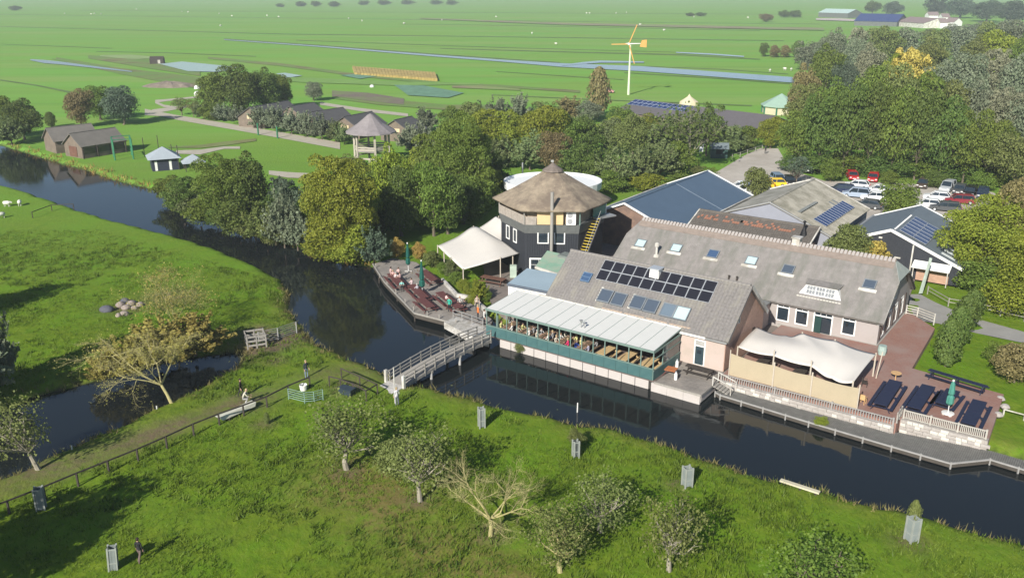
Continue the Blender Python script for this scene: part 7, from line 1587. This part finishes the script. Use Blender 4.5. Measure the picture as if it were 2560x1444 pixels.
bare_tree('dead_tree', 'bare lichen yellow apple tree with twisted limbs in the orchard centre', 1226, 1338, 1165, 235, lichen, 5, fol=('olive', 500, .10, .09), r0=.13)
bare_tree('bare_tree', 'yellow twiggy willow leaning over the pond from the near bank', 430, 1008, 872, 215, lichen, 8, lean=(-3.0, 1.6, 0), trunk=.30, r0=.13, fol=('twig', 3600, .28, .08))
bare_tree('bare_tree', 'thin yellow twigged tree on the far pond bank beside the soil patch', 440, 850, 690, 190, lichen, 11, r0=.07, fol=('twig', 3000, .3, .11))
for bx, by, top, w, lb in [(400, 905, 790, 190, 'yellow osier shrub on the pond bank, middle of three'), (325, 938, 840, 150, 'yellow osier shrub on the pond bank, left of three'), (488, 888, 780, 170, 'yellow osier shrub on the pond bank, right of three'), (262, 952, 878, 100, 'small yellowish shrub where the pond bank meets the shadow')]:
    tree('willow', bx, by, top, w, 'twig', lb, 'shrub', name='osier_shrub')
bare_tree('bare_tree', 'old tree with bare pale limbs beside the entrance kiosk', 1722, 425, 262, 100, palebark, 4, r0=.16, trunk=.2, fol=('dark', 1500, .6, .5))

# ------------------------------------------------------------------ grass tufts and bank plants
def tufts(n, xr, yr, keep, hgt, wid, m, name, label, blades=5, seed=1, spread=.16):
    rs = np.random.RandomState(seed); X = rs.uniform(xr[0], xr[1], n); Y = rs.uniform(yr[0], yr[1], n)
    z, d = ground_z(X, Y); k = keep(X, Y, d, rs.rand(n)); X, Y, z = X[k], Y[k], z[k]; n = len(X)
    X = np.repeat(X, blades); Y = np.repeat(Y, blades); Z = np.repeat(z, blades); N = len(X); an = rs.rand(N) * 6.283; hh = hgt * (.5 + .8 * rs.rand(N)) * np.repeat(.6 + .8 * rs.rand(n), blades)
    X = X + rs.normal(size=N) * spread; Y = Y + rs.normal(size=N) * spread; w = wid * (.6 + .8 * rs.rand(N)); lx, ly = rs.normal(size=N) * hh * .5, rs.normal(size=N) * hh * .5
    v = np.stack([np.stack([X - np.cos(an) * w, Y - np.sin(an) * w, Z - .03], 1), np.stack([X + np.cos(an) * w, Y + np.sin(an) * w, Z - .03], 1), np.stack([X + lx, Y + ly, Z + hh], 1)], 1).reshape(-1, 3)
    me = bpy.data.meshes.new(name); me.vertices.add(3 * N); me.vertices.foreach_set('co', v.astype(np.float32).ravel()); me.loops.add(3 * N); me.loops.foreach_set('vertex_index', np.arange(3 * N, dtype=np.int32))
    me.polygons.add(N); me.polygons.foreach_set('loop_start', np.arange(0, 3 * N, 3, dtype=np.int32)); me.update(calc_edges=True)
    a = me.attributes.new('tint', 'FLOAT', 'FACE'); a.data.foreach_set('value', np.repeat(rs.rand(n), blades).astype(np.float32)); me.materials.append(m)
    o = bpy.data.objects.new(name, me); COL.objects.link(o); return setp(o, label, None, None, 'stuff')
grassm = leafmat('tuft_grass', (.062, .122, .010), (.155, .215, .020), .3)
reedt = leafmat('tuft_reed', (.085, .120, .022), (.270, .235, .090), .3)
trailA = np.array(trail)
def kg(X, Y, d, r):
    f = (d > .9) & (pdist(X, Y, trail) > 2.0) & (np.abs(X) < Y * .66 + 4) & (Y < 150)
    f &= vnoise(X, Y, 5, 31) * .55 + vnoise(X, Y, 1.7, 32) * .45 > .30 + .25 * r
    uu_ = (X - OX) * UX + (Y - OY) * UY; vv_ = (X - OX) * VX + (Y - OY) * VY
    return f & (vv_ < 1) & (r < np.clip((75 / Y) ** 2, .1, 1))
tufts(120000, (-75, 60), (42, 125), kg, .20, .035, grassm, 'grass', 'uneven pasture grass of the orchard meadow', 5, 2)
def kb(X, Y, d, r):
    uu_ = (X - OX) * UX + (Y - OY) * UY; vv_ = (X - OX) * VX + (Y - OY) * VY
    return (d > -.15) & (d < 1.5) & (vv_ < .8) & (r < .9 * np.exp(-np.maximum(d - .1, 0) / .55) * (vnoise(X, Y, 4, 41) + .25)) & (X > -70)
tufts(90000, (-70, 62), (44, 130), kb, .36, .045, reedt, 'bank_plants', 'reeds and rough weeds along the near river bank', 6, 3, .14)
def kf(X, Y, d, r):
    uu_ = (X - OX) * UX + (Y - OY) * UY; vv_ = (X - OX) * VX + (Y - OY) * VY
    return (d > -.1) & (d < 2.0) & (vv_ > 10) & (r < .8 * np.exp(-np.maximum(d, 0) / .9)) & (uu_ < -14)
tufts(26000, (-115, -8), (90, 205), kf, .7, .09, leafmat('tuft_rust', (.13, .14, .03), (.34, .20, .06), .3), 'bank_plants', 'rusty reeds along the far river bank', 5, 6, .3)

def kt(X, Y, d, r):
    uu_ = (X - OX) * UX + (Y - OY) * UY; vv_ = (X - OX) * VX + (Y - OY) * VY
    return (d > .8) & (pdist(X, Y, trail) > 1.5) & (np.abs(X) < Y * .66 + 4) & (vv_ < .5) & (vnoise(X, Y, 6, 51) * .6 + vnoise(X, Y, 2, 52) * .4 > .48 + .15 * r)
tufts(11000, (-75, 60), (42, 120), kt, .34, .05, leafmat('tussock_grass', (.055, .110, .009), (.130, .190, .018), .3), 'grass', 'taller tussocks of the orchard meadow', 14, 12, .22)
rs_ = np.random.RandomState(77); X_ = rs_.uniform(-75, 60, 9000); Y_ = rs_.uniform(44, 150, 9000); _z, d_ = ground_z(X_, Y_); k_ = (d_ < -.25) & (d_ > -2.2) & (rs_.rand(9000) < .5 * np.exp((d_ + .2) / .9)) & ((X_ - OX) * VX + (Y_ - OY) * VY < .5); X_, Y_ = X_[k_], Y_[k_]
mb = MB()
for x, y in zip(X_, Y_): s = float(rs_.uniform(.03, .13)); a_ = float(rs_.uniform(0, 3)); mb.add([(x + s * math.cos(a_ + t), y + s * math.sin(a_ + t), -.595) for t in (0, 1.4, 2.9, 4.5)], [(0, 1, 2, 3)])
setp(mb.build('floating_leaves', mk('floating_leaf', (.16, .17, .06), .7, .4, 1)), 'small leaves and weed floating along the near bank', None, None, 'stuff')
# ------------------------------------------------------------------ lodges, huts, towers
def gable(name, label, p0, p1, zr, hw, ze, roofm, wallm, z0=0.0, over=.4, cat='lodge', front=True, group=None):
    # ridge from pixel p0 to p1 at height zr
    a = Vector(P(*p0, zr)); b2 = Vector(P(*p1, zr)); d = b2 - a; L_ = d.length; c = (a + b2) / 2
    t = T(name, label, cat, (c.x, c.y, z0), math.atan2(d.y, d.x), group); h = zr - z0; e = ze - z0; k = (h - e) / (hw + over)
    m_ = MB(); m_.xprism([(-hw, 0), (hw, 0), (hw, e + k * over - .1), (0, h - .12), (-hw, e + k * over - .1)], -L_ / 2 + over, L_ / 2 - over); m_.build('wall', wallm, t)
    for s in (-1, 1):
        q = [(-L_ / 2, s * (hw + over), e), (L_ / 2, s * (hw + over), e), (L_ / 2, 0, h), (-L_ / 2, 0, h)]
        if s > 0: q = q[::-1]
        m_ = MB(); m_.slab(q, .12); m_.build('roof', roofm, t)
    m_ = MB(); m_.box(-L_ / 2, L_ / 2, -.12, .12, h - .03, h + .06); m_.build('ridge_cap', roofm, t)
    return t, L_, e
lodger = mk('lodge_roof', (.17, .155, .135), .9, .12, .6); lodgew = mk('lodge_wall', (.17, .135, .105), .85, .2, 1)
t, L_, e = gable('lodge', 'double gabled timber lodge by the river, rear wing with grey roof', (113, 320), (228, 308), 5.2, 3.2, 2.6, lodger, lodgew)
t, L_, e = gable('lodge', 'double gabled timber lodge by the river, front wing with open porch', (172, 334), (288, 318), 5.0, 3.2, 2.5, lodger, lodgew)
for i in range(4): m_ = MB(); x = -L_ / 2 + .4 + i * (L_ - .8) / 3; m_.box(x - .1, x + .1, -3.7, -3.5, 0, e); m_.build('post', darkwood, t)
m_ = MB(); m_.box(-L_ / 2 + .5, L_ / 2 - .5, -3.25, -3.21, .9, 2.0); m_.build('window', glassmat('brown_glass', (.05, .04, .035)), t)
m_ = MB(); m_.box(-L_ / 2 + .3, -L_ / 2 + .38, -1.4, 1.4, .2, 2.3); m_.build('doorway', mk('redbrown_wood', (.14, .07, .05)), t)
dl = mk('lodge_dark_roof', (.090, .088, .088), .9, .1)
for i, (p0, p1, zr) in enumerate([((622, 268), (720, 251), 5.2), ((722, 266), (785, 256), 4.8), ((768, 281), (858, 268), 5.2), ((858, 292), (930, 278), 5), ((985, 300), (1030, 290), 5)]):
    t, L_, e = gable('holiday_lodge', 'dark roofed lodge, %s from the left behind the pollard willows' % ORD[i], p0, p1, zr, 4.2, 2.4, dl, lodgew, group='dark roofed lodges')
    m_ = MB(); m_.box(-L_ / 2 + .3, -L_ / 2 + .37, -1.2, 1.2, 2.2, 3.0); m_.build('gable_board', mk('pale_gable', (.55, .44, .28), .8), t)
def hut(label, px, py, w, top, wall=True):
    x, y = P(px, py); h_ = HT(x, y, top); W_ = w / PXM(x, y, 2); t = T('hut', label, 'hut', (x, y, 0), .45); r = W_ / 2.5; e = h_ * .56
    if wall: m_ = MB(); m_.box(-r * .78, r * .78, -r * .78, r * .78, 0, e); m_.build('wall', mk('navy_wall', (.03, .035, .055), .6, .1), t)
    else:
        for a in (-1, 1):
            for b2 in (-1, 1): m_ = MB(); m_.box(a * r * .75 - .08, a * r * .75 + .08, b2 * r * .75 - .08, b2 * r * .75 + .08, 0, e); m_.build('post', darkwood, t)
    m_ = MB(); m_.add([(-r, -r, e - .1), (r, -r, e - .1), (r, r, e - .1), (-r, r, e - .1), (0, 0, h_)], [(0, 3, 2, 1), (0, 1, 4), (1, 2, 4), (2, 3, 4), (3, 0, 4)]); m_.build('roof', mk('hut_roof', (.33, .37, .40), .7, .06), t)
    if wall:
        for x_ in (-.5, .35): m_ = MB(); m_.box(x_ * r - .35, x_ * r + .1, -r * .78 - .04, -r * .78 - .003, .1, e * .8); m_.build('door', white, t)
        m_ = MB(); m_.box(r * .78 + .003, r * .78 + .04, -.4, .5, e * .5, e * .85); m_.build('window', glassmat('pale_window', (.25, .28, .3)), t)
hut('dark walled hut with pale pyramid roof near the river bend', 412, 421, 98, 366)
hut('small open hut with pale pyramid roof partly behind the bank trees', 486, 424, 72, 385, False)
for i, (px, py) in enumerate([(362, 392), (398, 385), (433, 410), (449, 424)]):
    x, y = P(px, py); t = T('pole', ['left dark swing pole beside the pyramid roofed hut', 'dark swing pole behind the pyramid roofed hut', 'pole just right of the pyramid roofed hut', 'tall pole between the two pyramid roofed huts'][i], 'pole', (x, y, 0)); m_ = MB(); m_.tube((0, 0, 0), (0, 0, 4.0 + .8 * (i == 3)), .08); m_.build('pole', darkwood, t)
gf = T('play_frame', 'green climbing frame with open top on the grass beside the lodge', 'climbing frame', (*P(308, 402), 0)); c0 = Vector(P(308, 402))
grn = mk('frame_green', (.03, .16, .08), .5); cs = [Vector(P(*q)) - c0 for q in ((288, 401), (334, 398), (330, 388), (285, 392))]
for c_ in cs: m_ = MB(); m_.box(c_.x - .12, c_.x + .12, c_.y - .12, c_.y + .12, 0, 4.2); m_.build('post', grn, gf)
for i in range(4): a, b2 = cs[i], cs[(i + 1) % 4]; m_ = MB(); m_.bar((a.x, a.y, 4.2), (b2.x, b2.y, 4.2), .14, .14); m_.build('beam', grn, gf)
for i, (px, py, top) in enumerate([(646, 338, 308), (694, 346, 316)]):
    x, y = P(px, py); t = T('sign_post', ['left green post on the lawn beside the gravel path', 'right green post on the lawn beside the gravel path'][i], 'post', (x, y, 0)); m_ = MB(); m_.tube((0, 0, 0), (0, 0, HT(x, y, top)), .2); m_.build('post', grn, t)
# watchtower
wx, wy = P(932, 415); wt = T('watchtower', 'open timber watchtower with pointed thatched roof above the trees', 'tower', (wx, wy, 0), .5)
WA = HT(wx, wy, 284); WE = HT(wx, wy, 329); WP = HT(wx, wy, 362); WQ = HT(wx, wy, 384); m_ = MB(); m_.box(-.18, .18, -.18, .18, 0, WE + .2); wpm = m_.mesh('post'); wpm.materials.append(mk('tower_timber', (.42, .38, .31), .8, .1))
hexr = 3.6
for i in range(6): an = math.radians(60 * i + 20); share(wpm, 'post', wt, (hexr * math.cos(an), hexr * math.sin(an), 0), an)
for z, n_ in ((WP - 1.0, 'floor'),): m_ = MB(); m_.prism([(hexr * 1.02 * math.cos(math.radians(60 * i + 20)), hexr * 1.02 * math.sin(math.radians(60 * i + 20))) for i in range(6)], z, z + .2); m_.build(n_, greywood, wt)
for z, hh in ((WP - .1, .25), (WP - .55, .35), (WQ - .5, .3)):
    for i in range(6): a = [hexr * 1.03 * f(math.radians(60 * i + 20)) for f in (math.cos, math.sin)]; b2 = [hexr * 1.03 * f(math.radians(60 * i + 80)) for f in (math.cos, math.sin)]; m_ = MB(); m_.bar((*a, z), (*b2, z), .08, hh); m_.build('rail', MATS['tower_timber'], wt)
m_ = MB(); m_.lathe([(5.05, WE - .1), (5.0, WE + .1), (2.6, WE + (WA - WE) * .45), (.5, WA - .2), (.05, WA)], 12); m_.build('roof', mk('grey_violet_thatch', (.24, .215, .215), .95, .15, 1, .4), wt)
for i in range(9): z = WQ - 1 - i * .38; m_ = MB(); m_.box(.6 + i * .22, .6 + i * .22 + .3, 3.3, 4.3, z, z + .06) if z > 0 else None; (m_.build('stair_tread', greywood, wt) if m_.v else None)
# wind turbine
tx, ty = P(1571, 237); hz = HT(tx, ty, 110); wtb = T('wind_turbine', 'small wind turbine with orange blades and tail on a pale mast', 'wind turbine', (tx, ty, 0)); orng = mk('orange_paint', (.66, .33, .10), .5, .1); mastm = mk('mast_white', (.62, .68, .50), .5, .1)
m_ = MB(); m_.tube((0, 0, 0), (0, 0, hz - .3), .42, .22, 10); m_.build('mast', mastm, wtb); m_ = MB(); m_.tube((-1.6, 0, hz), (3.2, 0, hz + .1), .22, .12, 8); m_.build('boom', white, wtb); m_ = MB(); m_.tube((-.6, -.5, hz), (-.6, .1, hz), .35, .42, 10); m_.build('hub', white, wtb)
m_ = MB(); m_.slab([(3.0, -.04, hz - .9), (5.2, -.04, hz - 1.1), (5.2, -.04, hz + 1.3), (3.6, -.04, hz + 1.1)], .08); m_.build('tail_vane', orng, wtb)
for an, L_ in ((68, 6.4), (181, 5.6), (-72, 6.6)):
    c_, s_ = math.cos(math.radians(an)), math.sin(math.radians(an)); m_ = MB(); p = Vector((-.6 + c_ * .4, -.45, hz + s_ * .4)); q = Vector((-.6 + c_ * L_, -.45, hz + s_ * L_)); n_ = Vector((-s_, 0, c_)); 
    m_.hexa([p - n_ * .12 + Vector((0, .05, 0)), p + n_ * .17 + Vector((0, .05, 0)), q + n_ * .10 + Vector((0, .02, 0)), q - n_ * .08 + Vector((0, .02, 0)), p - n_ * .12 - Vector((0, .05, 0)), p + n_ * .17 - Vector((0, .05, 0)), q + n_ * .14 - Vector((0, .02, 0)), q - n_ * .1 - Vector((0, .02, 0))]); m_.build('blade', orng, wtb)
# long barn with solar panels, bell tent, pavilion
t, L_, e = gable('long_shed', 'long low shed with two rows of blue solar panels behind the thicket', (1588, 248), (1940, 290), 4.6, 8.0, 2.2, mk('shed_roof', (.12, .11, .115), .9, .1), lodgew, cat='shed')
kz = (4.6 - 2.2) / 8.4; pm = MB(); pm.box(0, 1.55, 0, .03, 0, .03); 
LL = math.hypot(1, kz)
solar_array(t, (0, 0, 0), (-L_ / 2 + .5, -3.9, 4.6 - kz * 3.9), 12, 2, 1.55, 1.7, kz, gm=solarblue, frame=mk('pale_frame', (.45, .5, .6), .5), gap=.12)
btx, bty = P(1722, 262); bt_ = T('bell_tent', 'cream bell tent behind the solar panels of the long shed', 'tent', (btx, bty, 0)); hh = HT(btx, bty, 236); m_ = MB(); m_.lathe([(2.9, 0), (2.8, .9), (1.3, 1.9), (.5, hh - .6), (.1, hh), (.02, hh + .15)], 12); m_.build('canvas', mk('bell_canvas', (.60, .52, .36), .9, .05), bt_)
px_, py_ = P(1950, 283); pv = T('pavilion', 'octagonal pavilion with pale green roof and cream walls at the wood edge', 'pavilion', (px_, py_, 0), .3); ze_ = HT(px_, py_, 262); zt_ = HT(px_, py_, 234); m_ = MB(); m_.lathe([(5.0, 0), (5.0, ze_ - .2)], 8); m_.build('wall', mk('cream_wall', (.50, .46, .32), .8, .05), pv)
m_ = MB(); m_.lathe([(5.6, ze_ - .25), (5.6, ze_), (.1, zt_)], 8); m_.build('roof', mk('mint_roof', (.28, .40, .32), .6, .05), pv)
for i in range(8): an = math.radians(45 * i); m_ = MB(); m_.box(5.15 * math.cos(an) - .15, 5.15 * math.cos(an) + .15, 5.15 * math.sin(an) - .15, 5.15 * math.sin(an) + .15, 0, ze_ - .2); m_.build('post', mk('pavilion_green', (.04, .16, .10), .6), pv)
gable('house', 'house with dark solar roof and white verges behind the mint pavilion', (1975, 232), (2030, 232), 5.5, 4.5, 2.6, mk('dark_solar_roof', (.05, .06, .09), .3, .05), white, cat='house')
# kiosk and banner
kx, ky = P(1796, 393); ks = T('kiosk', 'small dark green kiosk with grey gabled roof at the car park entrance', 'kiosk', (kx, ky, 0), -.15); m_ = MB(); m_.xprism([(-1.4, 0), (1.4, 0), (1.4, 2.1), (0, 2.9), (-1.4, 2.1)], -1.7, 1.7); m_.build('wall', mk('kiosk_green', (.035, .075, .065), .7), ks)
for s in (-1, 1): q = [(-1.95, s * 1.7, 2.0), (1.95, s * 1.7, 2.0), (1.95, 0, 3.05), (-1.95, 0, 3.05)]; m_ = MB(); m_.slab(q if s < 0 else q[::-1], .1); m_.build('roof', mk('kiosk_roof', (.14, .17, .18), .8, .08), ks)
m_ = MB(); m_.box(-.7, .7, -1.44, -1.403, .9, 1.8); m_.build('hatch', black, ks)
fx, fy = P(1748, 387); ff = T('feather_flag', 'white feather flag with a blue mark beside the kiosk', 'flag', (fx, fy, 0)); m_ = MB(); m_.tube((0, 0, 0), (0, 0, 3.2), .04); m_.build('pole', steel, ff)
m_ = MB(); m_.add([(0, -.02, .6), (.75, -.02, .7), (.95, -.02, 2.6), (.8, -.02, 3.3), (.3, -.02, 3.0), (.05, -.02, 2.3)] + [(0, .02, .6), (.75, .02, .7), (.95, .02, 2.6), (.8, .02, 3.3), (.3, .02, 3.0), (.05, .02, 2.3)], [tuple(range(6)), tuple(range(11, 5, -1))] + [(i, i + 6, (i + 1) % 6 + 6, (i + 1) % 6) for i in range(6)]); m_.build('cloth', mk('flag_white', (.72, .74, .78), .8, .03), ff)
m_ = MB()
for z, x_ in ((1.2, .3), (1.6, .42), (2.0, .36), (2.4, .5)): m_.box(x_, x_ + .22, -.035, -.021, z, z + .16)
m_.build('mark', mk('blue_mark', (.12, .18, .50), .7), ff)
rail_fence('lane_fence', 'timber fence along the left side of the entrance lane', [P(1830, 398), P(1850, 393), P(1868, 386), P(1888, 380), P(1905, 375)], 1.1, greywood, (.9, .5))
# far vehicles / white domes by the clump
for i, (px, py, lb) in enumerate([(494, 222, 'upper white dome tent left of the dark clump'), (494, 238, 'lower white dome tent left of the dark clump'), (930, 218, 'pale sheet heap on the vegetable beds')]):
    x, y = P(px, py); t = T('dome_tent', lb, 'tent', (x, y, 0)); r = 1.2 if i < 2 else .8; m_ = MB(); m_.lathe([(r, 0), (r * .95, r * .5), (r * .6, r * .95), (.05, r * 1.1)], 10); m_.build('canvas', white, t)
sh = T('field_shed', 'tiny dark shed beside the pale sheeting in the fields', 'shed', (*P(394, 160), 0), .2); m_ = MB(); m_.xprism([(-2, 0), (2, 0), (2, 2.2), (0, 3.4), (-2, 2.2)], -3, 3); m_.build('wall', darkwood, sh); m_ = MB(); m_.box(.5, 1.6, -2.05, -2.01, .3, 1.9); m_.build('door', offwhite, sh)
hp_ = T('soil_mound', 'long heap of grey brown soil on the meadow behind the left trees', 'soil heap', (*P(425, 216), 0), -.12); mb = MB(); r = random.Random(2)
for z, k_ in ((0, 1), (1.0, .72), (1.6, .3)):
    for i in range(22): an = 2 * math.pi * i / 22; mb.v.append((9.5 * k_ * math.cos(an) * r.uniform(.9, 1.1), 5.5 * k_ * math.sin(an) * r.uniform(.85, 1.15), z * r.uniform(.8, 1.2)))
for j in range(2):
    for i in range(22): mb.f.append((j * 22 + i, j * 22 + (i + 1) % 22, (j + 1) * 22 + (i + 1) % 22, (j + 1) * 22 + i)); mb.m.append(0)
mb.f.append(tuple(range(44, 66))); mb.m.append(0); mb.build('soil', mk('heap_soil', (.20, .165, .13), .95, .25, .5, .4, 1), hp_)
vn = T('van', 'red and white van parked by the tall brown tree', 'van', (*P(1518, 232), 0), 2.9); 
for c_ in masters['van'].children:
    o = c_.copy(); COL.objects.link(o); o.parent = vn
    if c_.data and c_.data.materials[0] == MATS['car_paint']: recolor(o, 0, mk('van_red', (.45, .22, .20), .5))
# distant farm
gable('cattle_shed', 'distant pale roofed cattle shed left on the far farm', (2065, 22), (2140, 24), 9, 12, 5, mk('far_mint', (.40, .52, .48), .7), mk('far_dark', (.12, .13, .12), .9), cat='shed')
gable('solar_shed', 'distant long blue solar roofed shed on the far farm', (2152, 34), (2260, 36), 10, 16, 4, mk('far_blue', (.04, .06, .16), .4), mk('far_dark', (.12, .13, .12)), cat='shed')
gable('far_barn', 'distant low brownish barn right of the blue solar shed', (2275, 42), (2345, 46), 8, 12, 4, mk('far_brown', (.24, .18, .17), .8), offwhite, cat='barn')
for i, (x0, y0, x1, y1) in enumerate([(2318, 30, 2345, 30), (2352, 34, 2372, 34), (2345, 46, 2365, 46), (2372, 44, 2398, 45)]):
    gable('far_house', 'distant white walled house, %s from the left by the far farm' % ORD[i], (x0, y0), (x1, y1), 8, 5, 4.5, mk('far_roof', (.22, .17, .16), .8), white, cat='house')
gable('house', 'white walled house cut by the right edge beside the wood', (2535, 135), (2580, 138), 8, 5, 4, mk('slate', (.16, .16, .19), .7), white, cat='house')
gable('house', 'house with salmon tiled roof among the trees at right', (2475, 290), (2530, 292), 7, 5, 4, mk('salmon_roof', (.36, .24, .18), .8, .1), offwhite, cat='house')
strip('reed_strip', [(420, 366, 369), (500, 362, 370), (560, 354, 364), (640, 346, 352)], reedm, .12)
strip('farm_yard', [(2040, 46, 50), (2100, 46, 52), (2160, 50, 54), (2320, 58, 62), (2400, 60, 64)], mk('pale_yard', (.50, .44, .38), .9), .6)
for i, (x0, x1, y0) in enumerate([(2145, 2160, 155), (2180, 2202, 161)]):
    x, y = P(x0, y0); t = T('caravan', ['left white caravan roof in the gap of the wood', 'right white caravan roof in the gap of the wood'][i], 'caravan', (x, y, 0), .1); m_ = MB(); m_.xprism([(-1.1, .4), (1.1, .4), (1.15, 2.2), (.9, 2.6), (-.9, 2.6), (-1.15, 2.2)], -2.6, 2.6); m_.build('body', white, t); m_ = MB(); m_.box(-1.5, 1.5, -1.17, -1.14, 1.4, 1.9); m_.build('window', glass, t)
# sheep
sb = MB(); sb.lathe([(.05, -.6), (.26, -.5), (.33, -.1), (.33, .3), (.22, .55), (.05, .62)], 8); sb.v = [(z, x, y + .62) for x, y, z in sb.v]; sbm = sb.mesh('body'); sbm.materials.append(mk('fleece_wool', (.68, .66, .58), .95)); sbm.polygons.foreach_set('use_smooth', [True] * len(sbm.polygons))
hd = MB(); hd.hexa([(.55, -.08, .68), (.9, -.06, .6), (.9, .06, .6), (.55, .08, .68), (.55, -.1, .92), (.88, -.05, .76), (.88, .05, .76), (.55, .1, .92)]); hdm = hd.mesh('head'); hdm.materials.append(offwhite)
lg_ = MB(); lg_.tube((0, 0, 0), (0, 0, .42), .045, n=5); lgm = lg_.mesh('leg'); lgm.materials.append(offwhite)
r = random.Random(8)
SHP = sorted([(228, 37), (236, 36), (253, 37), (162, 36), (341, 25), (455, 31), (470, 32), (548, 36), (580, 42), (668, 41), (697, 44), (552, 67), (1466, 35), (1474, 35), (1540, 35), (1566, 33), (1870, 46), (1330, 86), (1390, 112), (1660, 78), (1925, 180), (1962, 176), (1978, 177), (872, 48), (905, 54), (1010, 61), (1600, 64), (1735, 44), (1240, 44), (1105, 52)])
for i, (px, py) in enumerate(SHP):
    x, y = P(px, py); s = 1.25 if py < 90 else 1.0; t = T('sheep', 'white sheep dot, %s from left among %s' % (ORD[i % 24] if py < 150 else ORD[i - 20 if i > 19 else i], 'the far polder sheep' if i < 24 else 'the later far flock') if py < 150 else ['left', 'middle', 'right'][(px > 1950) + (px > 1970)] + ' one of three white sheep near the canal below the wood', 'sheep', (x, y, 0), r.uniform(0, 6.28), 'sheep grazing in the far fields'); t.scale = (s * 1.3, s * 1.3, s * 1.3); share(sbm, 'body', t); share(hdm, 'head', t)
    for a in (-.35, .35):
        for b2 in (-.15, .15): share(lgm, 'leg', t, (a, b2, 0))
for i, (px, py) in enumerate([(18, 516), (50, 514), (4, 545)]):
    x, y = P(px, py); t = T('sheep', ['white sheep at the left edge above the pasture', 'white sheep beside the reeds in the upper left pasture', 'white sheep cut by the left edge of the pasture'][i], 'sheep', (x, y, 0), i * 2.0); share(sbm, 'body', t); share(hdm, 'head', t)
    for a in (-.35, .35):
        for b2 in (-.15, .15): share(lgm, 'leg', t, (a, b2, 0))
bn_ = T('park_bench', 'grey bench in the tree shade beside the lawn', 'bench', (*P(997, 574), 0), ANG + .6); 
for i in range(3): m_ = MB(); m_.box(-.9, .9, -.25 + i * .17, -.12 + i * .17, .42, .46); m_.build('slat', greywood, bn_)
for z in (.6, .78): m_ = MB(); m_.box(-.9, .9, .26, .3, z, z + .12); m_.build('slat', greywood, bn_)
for x in (-.7, .7): m_ = MB(); m_.box(x - .04, x + .04, -.2, .3, 0, .42); m_.box(x - .04, x + .04, .301, .35, 0, .9); m_.build('leg', greywood, bn_)
rail_fence('bank_rail', 'dark rail fence stub at the upper left river bank', [P(82, 545), P(130, 527), P(185, 524)], 1.0, darkwood, (.95,), rr=.1)

# ------------------------------------------------------------------ the air
hz_ = MB().box(-7500, 7500, -300, 9800, -2.2, 46); hm = bpy.data.materials.new('haze'); hm.use_nodes = True; N = hm.node_tree.nodes; N.clear(); ho = N.new('ShaderNodeOutputMaterial'); pv_ = N.new('ShaderNodeVolumePrincipled'); pv_.inputs['Color'].default_value = (.86, .95, 1.0, 1); pv_.inputs['Density'].default_value = HAZE = .00024; pv_.inputs['Anisotropy'].default_value = 0; hm.node_tree.links.new(pv_.outputs[0], ho.inputs['Volume'])
setp(hz_.build('haze', hm), 'thin bluish haze over the polder', None, None, 'stuff')
print('trees', ntree[0], 'objects', len(bpy.data.objects))
